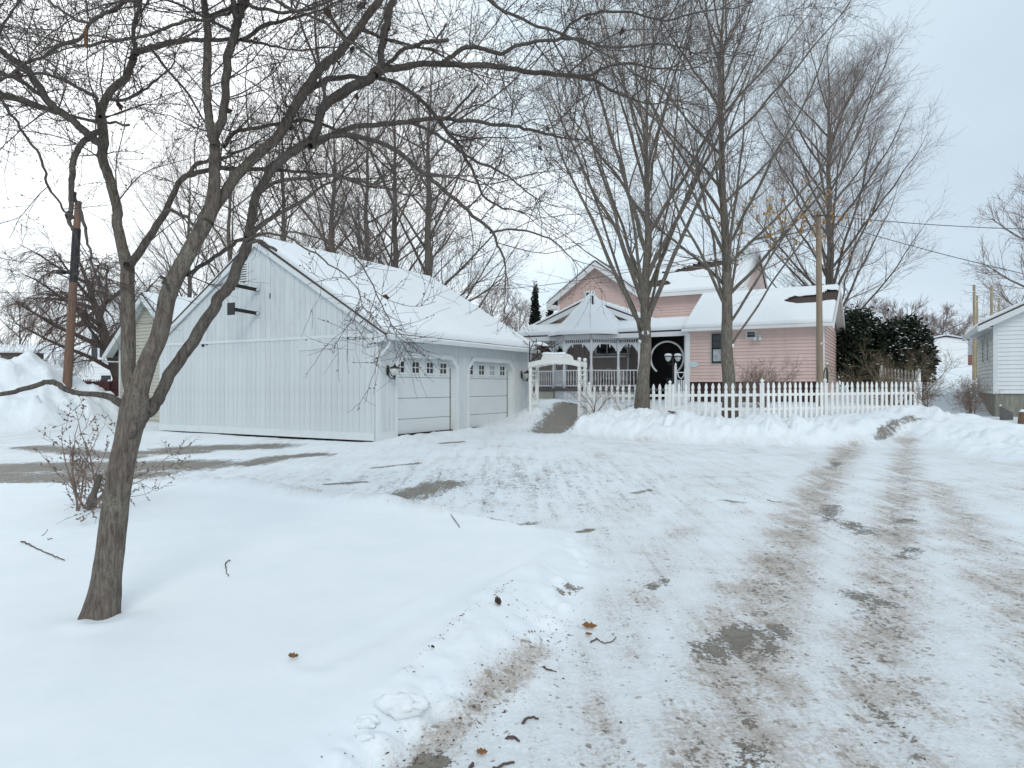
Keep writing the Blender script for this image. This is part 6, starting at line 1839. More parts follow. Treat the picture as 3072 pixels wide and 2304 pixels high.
def build_arbor():
    ga = hl(0, 0)
    # frame: local x runs from the garage corner to the fence end
    A = at(1592, 1300, 23.6); B = at(1738, 1300, 22.9)
    A.z = B.z = 0.0
    dr = (B - A); W_ = dr.length; dr.normalize(); ang = math.atan2(dr.y, dr.x)
    o = empty('garden_arbor', (A.x, A.y, 0.2), ang)
    tag(o, 'white wooden garden arbor with curved crest between garage and picket fence', 'arbor')
    dp = 0.62
    H = 2.18
    pm = MB().box(-0.045, 0.045, -0.045, 0.045, 0, H + 0.06).mesh('post', M['picket_white'])
    for x in (0.0, W_):
        for y in (0.0, dp):
            link('post', pm, o, (x, y, 0))
            if x > 0:
                fi = MB().lathe([(0.03, 0), (0.065, 0.04), (0.055, 0.08), (0.02, 0.13), (0.0, 0.16)], (x, y, H + 0.06), 8).build('finial', M['picket_white'], o, True)
                MB().lathe([(0.05, 0.0), (0.075, 0.03), (0.05, 0.07), (0, 0.085)], (x, y, H + 0.12), 8).build('snow_cap', M['snow'], fi, True)
    # crest boards front and back
    n = 40
    for y in (-0.06, dp + 0.045):
        up = []; lo = []
        for i in range(n + 1):
            s = i / n; x = -0.06 + (W_ + 0.12) * s
            m = abs(s - 0.5) * 2
            lo.append((x, H - 0.13 + 0.17 * (1 - m ** 2) * 0.8))
            z = H + 0.05 + 0.14 * (1 - m ** 1.5)
            if 0.42 > abs(s - 0.5) and m < 0.50: z += 0.19 * math.sqrt(max(0.0, 1 - (m / 0.50) ** 4))
            up.append((x, z))
        mb = MB()
        vs = []; fs = []
        for (p, q) in zip(lo, up):
            vs += [(p[0], y - 0.012, p[1]), (p[0], y + 0.012, p[1]), (q[0], y + 0.012, q[1]), (q[0], y - 0.012, q[1])]
        for i in range(n):
            b = i * 4
            for k in range(4):
                fs.append((b + k, b + (k + 1) % 4, b + 4 + (k + 1) % 4, b + 4 + k))
        fs += [(0, 3, 2, 1), (n * 4, n * 4 + 1, n * 4 + 2, n * 4 + 3)]
        cr = mb.add(vs, fs).build('crest_board', M['picket_white'], o)
        if y < 0:
            sc = MB()
            for s in np.linspace(0.30, 0.70, 9):
                x = -0.06 + (W_ + 0.12) * s
                sc.tube([(x + 0.045 * math.cos(a), y - 0.016, H + 0.21 + 0.045 * math.sin(a)) for a in np.linspace(0, 5.2, 10)], 0.009, 5)
            c_ = sc.build('carved_scroll', M['porch_white'], cr); c_['kind'] = 'stuff'
            cap = [( -0.06 + (W_ + 0.12) * s, H + 0.33 + 0.03 * math.sin(9 * s)) for s in np.linspace(0.28, 0.72, 16)]
            k = MB(); k.tube([(p[0], y + 0.01, p[1] + 0.06 * math.sqrt(max(0, 1 - ((i - 7.5) / 7.5) ** 4))-0.03) for i, p in enumerate(cap)], 0.05, 8)
            k.build('snow_cap', M['snow'], cr, True)
    for s in (0.12, 0.3, 0.5, 0.7, 0.88):
        x = W_ * s; MB().box(x - 0.025, x + 0.025, -0.045, dp + 0.03, H - 0.02, H + 0.05).build('cross_slat', M['picket_white'], o)
    # side lattices
    for x in (0.0, W_):
        for z in (0.35, 0.75, 1.02, 1.62, 1.80, 1.96, 2.10):
            MB().box(x - 0.018, x + 0.018, 0.046, dp - 0.046, z - 0.025, z + 0.025).build('rung', M['picket_white'], o)
        dm = MB(); m = dp / 2
        for sx in (-1, 1):
            dm.tube([(x, m + sx * 0.0, 1.06)] + [(x, m + sx * 0.16 * math.sin(math.pi * t), 1.06 + 0.54 * t) for t in np.linspace(0.1, 0.9, 7)] + [(x, m, 1.60)], 0.016, 6)
        dm.build('lattice_diamond', M['picket_white'], o)
        for yy in np.linspace(0.09, dp - 0.09, 6):
            MB().box(x - 0.012, x + 0.012, yy - 0.012, yy + 0.012, 0.37, 0.73).build('spindle', M['picket_white'], o)


def build_yard():
    # hanging basket bracket at the garage corner
    b = at(1625, 1062, 23.9)
    o = empty('hanging_bracket', b); tag(o, 'dark iron bracket with snowy dead greenery off the garage eave corner', 'bracket')
    mb = MB(); mb.tube([(-0.42, 0, -0.28), (-0.10, 0, -0.02), (0.02, 0, 0.14), (0.0, 0, 0.3)], 0.018, 6); mb.tube([(-0.42, 0, 0.02), (-0.2, 0, -0.05), (0.03, 0, -0.25), (0.03, 0, 0.10)], 0.015, 6); mb.tube([(-0.42, 0, -0.45), (-0.42, 0, 0.45)], 0.02, 6)
    mb.build('iron_scroll', M['black_metal'], o)
    rs = np.random.RandomState(3)
    P = np.zeros((46, 4, 3)); P[:, 0] = np.array([0.0, 0, 0.24]) + 0.12 * rs.randn(46, 3) * np.array([1.7, 1, 0.5])
    d = unit(rs.randn(46, 3) + np.array([0.5, 0, -0.2]))
    for j in range(1, 4): P[:, j] = P[:, j - 1] + d * 0.09
    V, q = tubes(P, np.full((46, 4), 0.014), 4)
    g = link('dead_greenery', np_mesh('dead_greenery', V, q, M['leaf_dark']), o); g['kind'] = 'stuff'
    s = MB().lathe([(0.02, 0.0), (0.20, 0.03), (0.17, 0.10), (0.05, 0.15), (0, 0.155)], (0.02, 0, 0.27), 10)
    for i, p in enumerate(s.v): s.v[i] = (p[0] * 1.5 - 0.05, p[1], p[2] - 0.25 * (p[0] - 0.02))
    s.build('snow_cap', M['snow'], o, True)
    # double lamp post by the breezeway
    p = at(2019, 1150, 27.3); zb = gz(p.x, p.y)
    o = empty('lamp_post', (p.x, p.y, zb)); tag(o, 'black twin-headed garden lamp post with snow on both heads before the dark breezeway', 'lamp post')
    zh = at(0, 1075, 27.3).z - zb
    mb = MB(); mb.tube([(0, 0, 0), (0, 0, zh + 0.05)], 0.035, 10); mb.lathe([(0.09, 0), (0.08, 0.1), (0.045, 0.3), (0.04, 0.5)], (0, 0, 0), 10)
    for s in (-1, 1): mb.tube([(0, 0, zh - 0.22), (s * 0.08, 0, zh - 0.26), (s * 0.17, 0, zh - 0.22), (s * 0.19, 0, zh - 0.1)], 0.014, 6)
    mb.lathe([(0.0, 0.0), (0.03, 0.05), (0.0, 0.13)], (0, 0, zh + 0.05), 8)
    mb.build('pole', M['black_metal'], o, True)
    for s in (-1, 1):
        hd = MB().lathe([(0.05, -0.12), (0.10, -0.06), (0.135, 0.06), (0.0, 0.062)], (s * 0.19, 0, zh), 12).build('lamp_head', M['lamp_glass'], o, True)
        MB().lathe([(0.145, 0.065), (0.15, 0.085), (0.02, 0.14)], (s * 0.19, 0, zh), 12).build('lamp_cap', M['black_metal'], hd, True)
        MB().lathe([(0.14, 0.09), (0.16, 0.12), (0.11, 0.18), (0.0, 0.20)], (s * 0.19, 0, zh), 12).build('snow_cap', M['snow'], hd, True)
    # white gate posts by the breezeway
    p = at(2036, 1150, 26.6); zb = gz(p.x, p.y)
    o = empty('garden_gate', (p.x, p.y, zb), RZ); tag(o, 'white scroll-topped garden gate standing open beside the twin lamp post', 'gate')
    zt = at(0, 1092, 26.6).z - zb
    mb = MB().box(-0.16, -0.08, -0.04, 0.04, 0, zt - 0.08); mb.lathe([(0.05, 0), (0.03, 0.02), (0.05, 0.06), (0.015, 0.11), (0.0, 0.16)], (-0.12, 0, zt - 0.08), 8)
    mb.build('gate_post', M['porch_white'], o)
    g = MB()
    g.box(-0.08, 0.26, -0.015, 0.015, 0.1, 0.55)
    g.tube([(-0.06, 0, zt - 0.28), (0.0, 0, zt - 0.5), (0.10, 0, zt - 0.58), (0.2, 0, zt - 0.45), (0.25, 0, zt - 0.2), (0.25, 0, 0.2)], 0.022, 6)
    g.tube([(-0.08, 0, zt - 0.33), (0.26, 0, zt - 0.33)], 0.02, 6)
    g.build('gate_leaf', M['porch_white'], o)
    for x in (-0.02, 0.05, 0.12, 0.19): MB().box(x - 0.02, x + 0.02, -0.028, -0.016, 0.1, zt - 0.62).build('gate_slat', M['porch_white'], o)
    # chairs on the porch
    for px, dd, lab, rz in ((1832, 32.0, 'white round-backed iron chair on the gazebo porch behind the railing', 0.3), (1679, 32.8, 'white iron chair on the porch at the left end of the gazebo', 0.9)):
        p = at(px, 1150, dd)
        o = empty('porch_chair', (p.x, p.y, ZF + 0.01), rz); tag(o, lab, 'chair', 'white iron chairs on the porch')
        s = MB().lathe([(0.22, 0.43), (0.23, 0.45), (0.22, 0.465)], (0, 0, 0), 16).build('seat', M['wicker'], o, True)
        for sx in (-1, 1):
            for sy in (-1, 1):
                MB().tube([(sx * 0.15, sy * 0.15, 0.44), (sx * 0.19, sy * 0.19, 0.0)], 0.013, 6).build('leg', M['wicker'], o)
        bk = MB()
        bk.tube([(0.26 * math.cos(a), 0.2, 0.62 + 0.30 * math.sin(a)) for a in np.linspace(-0.5, math.pi + 0.5, 22)], 0.014, 6)
        for a in np.linspace(0.25, math.pi - 0.25, 7):
            bk.tube([(0.03 * math.cos(a), 0.2, 0.6), (0.24 * math.cos(a), 0.2, 0.62 + 0.28 * math.sin(a))], 0.008, 5)
        bk.tube([(-0.2, 0.2, 0.46), (-0.22, 0.2, 0.5)], 0.014, 6); bk.tube([(0.2, 0.2, 0.46), (0.22, 0.2, 0.5)], 0.014, 6)
        bk.build('backrest', M['wicker'], o)
    # bench with dark cushion behind railing
    p = at(1850, 1150, 33.0)
    o = empty('porch_bench', (p.x, p.y, ZF + 0.01), RZ); tag(o, 'grey cushioned bench behind the gazebo railing', 'bench')
    MB().box(-0.8, 0.8, -0.2, 0.25, 0.32, 0.46).build('seat_cushion', M['cloth_dark'], o)
    MB().box(-0.8, 0.8, 0.2, 0.3, 0.46, 0.80).build('backrest', M['cloth_dark'], o)
    for x in (-0.75, 0.75):
        for y in (-0.15, 0.22): MB().box(x - 0.03, x + 0.03, y - 0.03, y + 0.03, 0, 0.32).build('leg', M['porch_white'], o)
    # hose on a post at the house corner
    p = at(2480, 1150, 25.2); zb = gz(p.x, p.y)
    o = empty('hose_post', (p.x, p.y, zb)); tag(o, 'green garden hose hung in loops on a short post at the pink house corner', 'hose')
    zt = at(0, 1094, 25.2).z - zb
    MB().tube([(0, 0, 0), (0.02, 0, zt)], 0.04, 8).build('post', M['post_tan'], o)
    for k in range(7):
        c = -0.05 - 0.012 * k; hh = 0.30 + 0.035 * k
        pts = [(c + 0.075 * math.cos(a) + 0.01 * k, -0.06 + 0.012 * (k % 3), zt - 0.12 - hh + hh * math.sin(a)) for a in np.linspace(0, 2 * math.pi, 20)]
        MB().tube(pts, 0.016, 6).build('hose_loop', M['hose'], o, True)
    MB().lathe([(0.0, 0.0), (0.05, 0.01), (0.03, 0.08), (0, 0.1)], (0.02, 0, zt), 8).build('snow_cap', M['snow'], o, True)
    # poles and wires
    x0 = at(203, 1135, 25.0); x1 = at(238, 560, 25.0)
    o = empty('utility_pole', (x0.x, x0.y, 0.0)); tag(o, 'dark brown leaning utility pole behind the snow pile on the left', 'utility pole')
    dv = x1 - x0
    foot = x0 - dv * 0.35; 
    V, q, T = rough_tube(np.array([(*(x0 - dv * s - Vector((x0.x, x0.y, 0))), r) for s, r in ((0.35, 0.165), (0.0, 0.155), (-0.5, 0.135), (-0.92, 0.115))]), 12, 0.05, 2)
    link('pole_shaft', np_mesh('pole_shaft', V, q, M['pole_brown'], True, T), o)
    lb = at(182, 815, 25.0) - Vector((x0.x, x0.y, 0))
    MB().tube([(lb.x + 0.5, lb.y, lb.z - 0.02), (lb.x, lb.y, lb.z)], 0.03, 6).build('lamp_arm', M['black_metal'], o)
    MB().lathe([(0.05, 0.12), (0.12, 0.06), (0.20, -0.03), (0.17, -0.06)], (lb.x, lb.y, lb.z - 0.02), 12).build('street_lamp_head', M['black_metal'], o, True)
    tb = at(228, 745, 24.8) - Vector((x0.x, x0.y, 0))
    MB().tube([tuple(dv * 0.50 + Vector((0, 0, x0.z))), tuple(dv * 0.78 + Vector((0, 0, x0.z)))], 0.142, 14).build('pole_wrap', M['black_metal'], o)
    p0 = at(2461, 1205, 24.2); zb = gz(p0.x, p0.y)
    o = empty('utility_pole', (p0.x, p0.y, zb)); tag(o, 'weathered tan utility pole standing before the right end of the pink siding', 'utility pole')
    zt = at(0, 638, 24.2).z - zb; lean = at(2455, 640, 24.2).x - p0.x
    V, q, T = rough_tube(np.array([(0, 0, -0.3, 0.125), (0, 0, 0.2, 0.12), (lean * 0.5, 0, zt * 0.5, 0.105), (lean, 0, zt, 0.09)]), 12, 0.05, 6)
    link('pole_shaft', np_mesh('pole_shaft', V, q, M['pole_tan'], True, T), o)
    zb2 = at(0, 1034, 24.2).z - zb
    MB().tube([(0, 0, zb2), (0, 0, zb2 + 0.07)], 0.118, 12).build('metal_band', M['steel'], o)
    MB().tube([(lean - 0.12, -0.09, zt - 0.12), (lean + 0.2, -0.09, zt - 0.12)], 0.03, 6).build('insulator_bracket', M['black_metal'], o)

    def wire(a, b, sag, r, label, n=14):
        a, b = Vector(a), Vector(b)
        pts = []
        for i in range(n + 1):
            s = i / n; p = a.lerp(b, s); pts.append(p - Vector((0, 0, sag * 4 * s * (1 - s))))
        o = MB().tube(pts, r, 5).build('overhead_wire', M['wire'], None, True)
        tag(o, label, 'wire', 'overhead wires')
    top = Vector((p0.x + lean, p0.y - 0.08, zb + zt - 0.12))
    e1 = at(3240, 690, 27.0); wire(top + Vector((0.2, 0, 0)), e1, 0.12, 0.014, 'upper overhead wire running right from the tan pole across open sky')
    e2 = at(3200, 850, 21.0); wire(top - Vector((-0.1, 0, 0.15)), e2, 0.10, 0.012, 'lower overhead wire slanting down right from the tan pole to the white house')
    e3 = at(1500, 868, 36.0); wire(top - Vector((0.05, 0, 0.4)), e3, 0.35, 0.014, 'overhead wire running left from the tan pole over the pink house roof')
    e4 = at(1800, 812, 36.0); wire(top - Vector((0.05, 0, 0.85)), e4, 0.25, 0.012, 'lower overhead wire from the tan pole to the pink gable')
    # posts behind the right-hand house
    for px, yt, d, r, lab in ((2922, 855, 40.0, 0.085, 'tallest tan wooden post left of the white house roof'), (2931, 888, 42.0, 0.06, 'thin tan post touching the tallest post'), (2974, 857, 44.0, 0.09, 'tan wooden post rising over the middle of the white house eave'), (2997, 894, 46.0, 0.08, 'short dark-topped post rightmost behind the white house roof')):
        p = at(px, yt, d); zb = gz(p.x, p.y)
        o = empty('wooden_post', (p.x, p.y, zb)); tag(o, lab, 'post', 'wooden posts behind the white house')
        V, q, T = rough_tube(np.array([(0, 0, -0.3, r * 1.1), (0, 0, 1, r), (0.02, 0, (p.z - zb) * 0.6, r * 0.95), (0.0, 0, p.z - zb, r * 0.85)]), 10, 0.06, px)
        link('post_shaft', np_mesh('post_shaft', V, q, M['post_tan'], True, T), o)
        MB().tube([(-r, -r * 0.5, (p.z - zb) * 0.93), (r, -r * 0.5, (p.z - zb) * 0.93)], 0.03, 6).build('bolt', M['steel'], o)
    # scrap by the foundation
    p = at(3022, 1255, 22.6); zb = gz(p.x, p.y)
    o = empty('leaning_board', (p.x, p.y, zb), RZ); tag(o, 'grey weathered panel leaning against the concrete foundation of the white house', 'board')
    MB().prism([(-0.17, -0.02), (0.16, -0.08), (0.16, 0.24), (-0.12, 0.42), (-0.17, 0.42)], 'y', 0.0, 0.05).build('panel', M['grey_board'], o)
    MB().box(-0.21, -0.172, -0.03, 0.02, -0.05, 0.46).build('stake', M['grey_board'], o)
    MB().lathe([(0.03, 0), (0.04, 0.02), (0.0, 0.06)], (-0.19, 0, 0.46), 8).build('snow_cap', M['snow'], o, True)
    p = at(3066, 1272, 21.3); zb = gz(p.x, p.y)
    o = empty('tree_stump', (p.x, p.y, zb)); tag(o, 'short split brown stump with a snow cap at the right edge', 'stump')
    V, q, T = rough_tube(np.array([(0, 0, -0.1, 0.12), (0, 0, 0.15, 0.10), (0.02, 0, 0.36, 0.09)]), 14, 0.16, 4, 12)
    link('stump_wood', np_mesh('stump_wood', V, q, M['pole_brown'], True, T), o)
    MB().lathe([(0.085, 0.36), (0.09, 0.39), (0.05, 0.44), (0, 0.45)], (0.02, 0, 0), 10).build('snow_cap', M['snow'], o, True)
    # small reflector stake in the bank
    p = at(2601, 1272, 18.2)
    o = MB().tube([(p.x, p.y, p.z - 0.3), (p.x + 0.02, p.y, p.z + 0.08)], 0.02, 6).build('stake', M['black_metal']); tag(o, 'thin dark stake sticking out of the ploughed snow bank', 'stake')


def build_far():
    # dark red stockade fence
    a = at(150, 1120, 30.5); b = at(365, 1130, 28.2)
    o = empty('stockade_fence', (a.x, a.y, 0.2)); tag(o, 'red-brown stockade fence behind the snow pile on the left', 'fence')
    A = Vector((a.x, a.y, 0)); B = Vector((b.x, b.y, 0)); n = 38; dr = (B - A).normalized(); Ln = (B - A).length
    bw = Ln / n; zt = 1.60
    bm = MB().prism([(-bw * 0.46, 0), (bw * 0.46, 0), (bw * 0.46, zt), (0, zt + 0.11), (-bw * 0.46, zt)], 'y', -0.01, 0.01).mesh('fence_board', M['fence_red'])
    ang = math.atan2(dr.y, dr.x)
    for i in range(n):
        q = A + dr * (bw * (i + 0.5)) - Vector((a.x, a.y, 0)); link('fence_board', bm, o, (q.x, q.y, random.uniform(-0.03, 0.03)), (0, 0, ang))
    for s in (0.62, 0.86):
        q = A + dr * (Ln * s) - Vector((a.x, a.y, 0)) + Vector((dr.y, -dr.x, 0)) * 0.06
        po = MB().box(-0.065, 0.065, -0.065, 0.065, 0, zt + 0.02).build('post', M['fence_red'], o, loc=(q.x, q.y, 0), rot=(0, R(4 if s < 0.7 else 0), ang))
        MB().lathe([(0.07, 0), (0.08, 0.03), (0.04, 0.07), (0, 0.08)], (0, 0, zt + 0.02), 8).build('snow_cap', M['snow'], po, True)
    for z in (0.5, 1.35):
        p0 = Vector((dr.y, -dr.x, 0)) * 0.03
        MB().beam(p0 + Vector((0, 0, z)), p0 + dr * Ln + Vector((0, 0, z)), 0.04, 0.09).build('rail', M['fence_red'], o)
    # far white two-storey house on the left
    p = at(250, 1110, 46.0)
    o = empty('far_white_house', (p.x, p.y, 0.3), R(-14)); tag(o, 'far white two-storey house with dark shutters behind the stockade fence', 'house')
    MB().prism([(0, 0), (6.5, 0), (6.5, 5.6), (3.25, 7.6), (0, 5.6)], 'y', 0, 8).build('wall', M['far_white'], o)
    siding(o, 0, 6.5, 0.4, 5.5, 0.2, 0.0, M['far_white'])
    gable_roof(o, 0, 6.5, 3.25, 5.6, 7.6, 0, 8, 0.4, 0.3, 0.08, seed=91)
    window_box(o, 1.75, 3.25, 4.75, 0.75, -0.03, 'y', 1, 2, fw=0.12); MB().box(0.72, 1.18, -0.06, -0.03, 3.1, 4.85).build('shutter', M['shutter'], o)
    window_box(o, 1.9, 0.85, 2.05, 0.8, -0.03, 'y', 1, 2, fw=0.1); window_box(o, 2.95, 0.85, 2.05, 0.8, -0.03, 'y', 1, 2, fw=0.1)
    MB().tube([(-0.9, -0.4, 4.2), (-0.55, -0.4, 0.2)], 0.05, 6).build('conduit', M['yellow'], o)
    # porch wing of that house
    MB().box(-2.3, 0, 0.2, 6, 0, 3.1).build('porch_wing', M['far_white'], o)
    siding(o, -2.3, 0, 0.3, 3.0, 0.2, 0.2, M['far_white'])
    rf = MB().box(-2.75, 0.05, -0.5, 6, 3.12, 3.5).build('porch_roof', M['far_white'], o)
    snow_sheet('roof_snow', rf, (-2.75, -0.5, 3.5), (2.8, 0, 0), (0, 6, 0.9), 24, 30, 0.14, 0.03, seed=93)
    MB().box(-2.45, -2.15, -0.35, -0.05, 0, 2.6).build('porch_column', M['far_white'], o); MB().box(-2.6, -2.0, -0.5, 0.1, 2.6, 2.85).build('column_capital', M['far_white'], o)
    window_box(o, -0.9, 1.0, 2.2, 0.5, 0.17, 'y', 1, 2, fw=0.1, glass='glass_pale')
    # brown-roofed house
    p = at(30, 1105, 52.0)
    o = empty('far_brown_house', (p.x, p.y, 0.4), R(8)); tag(o, 'low taupe house with snowy roofs and a dormer behind the snow pile', 'house')
    MB().box(-6, 3.6, 0, 7, 0, 2.3).build('wall', M['brown_wall'], o)
    MB().prism([(-0.7, 2.2), (3.5, 4.4), (7.7, 2.2), (7.7, 2.32), (3.5, 4.55), (-0.7, 2.32)], 'x', -6.6, 4.2).build('roof', M['shingle'], o)
    snow_sheet('roof_snow', o.children[1], (-6.6, -0.72, 2.33), (10.8, 0, 0), (0, 4.2, 2.2), 60, 26, 0.18, 0.05, seed=95)
    MB().prism([(-0.5, 2.7), (1.6, 2.7), (1.6, 3.75), (-0.5, 3.6)], 'x', -0.4, 1.9).build('dormer', M['brown_wall'], o)
    MB().box(0.1, 1.5, -0.53, -0.5, 2.9, 3.35).build('dormer_window', M['glass'], o)
    dr_ = MB().box(-0.7, 2.3, -0.9, 1.7, 3.6, 3.75).build('dormer_roof', M['shingle'], o)
    snow_sheet('roof_snow', dr_, (-0.7, -0.85, 3.755), (3, 0, 0), (0, 2.5, 0.3), 24, 16, 0.2, 0.03, seed=97)
    p = at(175, 1075, 56.0)
    o = empty('far_brick_house', (p.x, p.y, 0.4), R(-5)); tag(o, 'red-brown low house end showing above the snow pile', 'house')
    MB().box(-2.2, 2.0, 0, 6, 0, 3.0).build('wall', M['brown_wall'], o)
    MB().prism([(-0.5, 2.7), (0.6, 4.1), (5, 4.1), (6.2, 2.7)], 'x', -2.6, 2.4).build('roof', M['brick'], o)
    # sheds on the right
    p = at(2838, 1096, 62.0); zb = gz(p.x, p.y)
    o = empty('white_shed', (p.x, p.y, zb), R(-20)); tag(o, 'low white shed with snowy roof at the edge of the far field', 'shed')
    MB().prism([(-1.7, -0.5), (1.7, -0.5), (1.7, 2.25), (0.0, 2.55), (-1.7, 2.25)], 'y', 0, 6).build('wall', M['far_white'], o)
    gable_roof(o, -1.7, 1.7, 0, 2.25, 2.6, 0, 6, 0.15, 0.15, 0.06, seed=99)
    MB().box(0.25, 1.6, -0.03, 0.0, -0.2, 2.0).build('door', M['far_white'], o)
    p = at(2893, 1090, 76.0); zb = gz(p.x, p.y)
    o = empty('grey_barn', (p.x, p.y, zb), R(-20)); tag(o, 'grey metal barn end behind the white shed and wooden posts', 'barn')
    MB().prism([(-2.2, -0.5), (1.9, -0.5), (1.9, 2.4), (0.9, 3.3), (-2.2, 2.2)], 'y', 0, 9).build('wall', M['barn'], o)
    rb = MB().prism([(-2.4, 2.13), (0.9, 3.3), (2.1, 2.25), (2.1, 2.35), (0.9, 3.42), (-2.4, 2.23)], 'y', -0.2, 9.2).build('roof', M['barn'], o)
    snow_sheet('roof_snow', rb, (-2.4, -0.2, 2.24), (0, 9.4, 0), (3.3, 0, 1.17), 20, 12, 0.12, 0.02, seed=101)
    sm = MB()
    for i in range(10): sm.box(-2.1 + i * 0.4, -2.06 + i * 0.4, -0.03, 0.0, -0.3, 2.2)
    sm.build('metal_rib', M['barn'], o)['kind'] = 'stuff'
    p = at(2908, 1093, 70.0); zb = gz(p.x, p.y)
    o = empty('red_crate', (p.x, p.y, zb), R(-20)); tag(o, 'faded red board enclosure beside the grey barn', 'enclosure')
    for k in range(4): MB().box(-0.6, 0.8, -0.02, 0.02, 0.05 + k * 0.26, 0.28 + k * 0.26).build('board', M['brick'], o)
    for x in (-0.55, 0.75): MB().box(x - 0.06, x + 0.06, -0.1, -0.021, -0.2, 1.15).build('post', M['brick'], o)
    # straw coloured corn strip
    c0 = at(2520, 1098, 92.0); c1 = at(2680, 1098, 92.0)
    rs = np.random.RandomState(6); n = 2600
    X = c0.x + (c1.x - c0.x) * rs.rand(n); Y = 90 + 5 * rs.rand(n); Z = ground(X, Y, False)['z'] - 0.1
    P = np.zeros((n, 3, 3)); P[:, 0] = np.stack([X, Y, Z], 1); d = unit(np.stack([0.18 * rs.randn(n), 0.18 * rs.randn(n), np.ones(n)], 1)); Ln = 1.35 * (0.7 + 0.4 * rs.rand(n))[:, None]
    P[:, 1] = P[:, 0] + d * Ln * 0.55; P[:, 2] = P[:, 1] + (d + np.array([0, 0, -0.25]) + 0.4 * rs.randn(n, 3) * np.array([1, 1, 0.2])) * Ln * 0.45
    V, q = tubes(P, np.full((n, 3), 0.035), 3)
    o = link('corn_stubble', np_mesh('corn_stubble', V, q, M['straw'])); o['kind'] = 'stuff'; tag(o, 'strip of standing straw-coloured corn stalks beyond the evergreens', 'corn')


def build_plants():
    # evergreens
    x, y = gpos(2588, 31.0)
    evergreen('yew_bush', (x, y), [(0, 0, 2.0, 1.05, 1.2, 1.7), (-0.35, 0.2, 2.9, 0.75, 0.9, 0.9), (0.1, 0.1, 0.9, 0.8, 1.0, 0.9), (-0.7, 0, 1.6, 0.5, 0.8, 1.2)], 3, 'tall dark evergreen with snow flecks against the end of the pink house', 11000, 0.2)
    x, y = gpos(2712, 30.0)
    evergreen('yew_bush', (x, y), [(0, 0, 1.75, 1.05, 1.1, 1.35), (0.1, 0, 2.6, 0.75, 0.8, 0.75), (-0.55, 0, 2.2, 0.7, 0.8, 0.9), (0.5, 0, 1.5, 0.75, 0.8, 1.0), (0, 0, 0.7, 0.7, 0.7, 0.6)], 4, 'rounded dark evergreen with snow flecks behind the brown branching bush', 12000, 0.2)
    for px, d, H, w, sd, lab in ((1606, 42.0, 6.9, 0.66, 5, 'taller dark cone-shaped arborvitae left of the pink gable'), (1652, 43.0, 6.0, 0.55, 6, 'shorter dark arborvitae touching the pink gable corner')):
        x, y = gpos(px, d); n = 8
        evergreen('arborvitae', (x, y), [(0, 0, H * (0.12 + 0.76 * i / (n - 1)), w * (1.0 - 0.80 * (i / (n - 1)) ** 1.2) , w * (1.0 - 0.80 * (i / (n - 1)) ** 1.2), H * 0.14) for i in range(n)], sd, lab, 9000, 0.17, 'arbor', 0.0, 'evergreen', True, 'arborvitae left of the pink house')
    # bushes
    shrub('brown_bush', gpos(2695, 25.6), 2.35, 1.3, 7, 'brown bare vase-shaped bush in front of the round evergreen', 24, 7, 6, 3, 'twig_olive', 0.022, 50, 0.0045, 0.10)
    shrub('twiggy_bush', gpos(2290, 23.6), 1.55, 1.0, 8, 'fine reddish-brown bare bush against the pink siding behind the fence', 26, 8, 6, 3, 'twig_bush', 0.010, 44, 0.003, 0.10)
    shrub('bare_sapling', gpos(2783, 19.9), 0.85, 0.4, 9, 'small bare reddish sapling just right of the picket fence end', 4, 8, 5, 2, 'twig_red', 0.010, 20, 0.0028, 0.16)
    shrub('tangled_shrub', gpos(2912, 22.6), 1.35, 0.4, 10, 'pale tangled bare shrub against the corner of the white house', 20, 7, 6, 2, 'twig_bush', 0.008, 16, 0.0032, 0.14)
    shrub('tall_sprouts', gpos(2960, 48.0), 5.2, 1.0, 12, 'thin upright bare sprouts above the eave of the white house', 9, 4, 3, 0, 'twig_pale', 0.02, 14, 0.008, 0.06)
    shrub('rose_briar', gpos(1782, 21.5), 1.9, 0.8, 13, 'thin dark briar canes in front of the fence beside the arbor', 8, 5, 3, 0, 'twig_red', 0.008, 34, 0.0028, 0.13, trop=-0.02)
    shrub('rose_briar', gpos(1870, 21.6), 1.3, 0.8, 14, 'thorny briar canes arching over the fence left of the maple trunk', 6, 5, 3, 0, 'twig_red', 0.006, 50, 0.0026, 0.13, trop=-0.05)
    # the bare shrub by the near tree
    p = U(262, 1530, 0.12)
    shrub('bare_shrub', p, 1.25, 0.9, 15, 'bare budded shrub with a broken stub in the snow behind the near tree trunk', 10, 5, 4, 2, 'twig_bush', 0.012, 58, 0.0028, 0.13, buds=True)
    o = bpy.data.objects['bare_shrub']
    V, q, T = rough_tube(np.array([(0.02, 0, -0.05, 0.045), (0.05, 0, 0.15, 0.04), (0.12, 0, 0.33, 0.036), (0.14, 0.02, 0.44, 0.03)]), 10, 0.2, 3, 14)
    link('broken_stub', np_mesh('broken_stub', V, q, M['bark_far'], True, T), o)


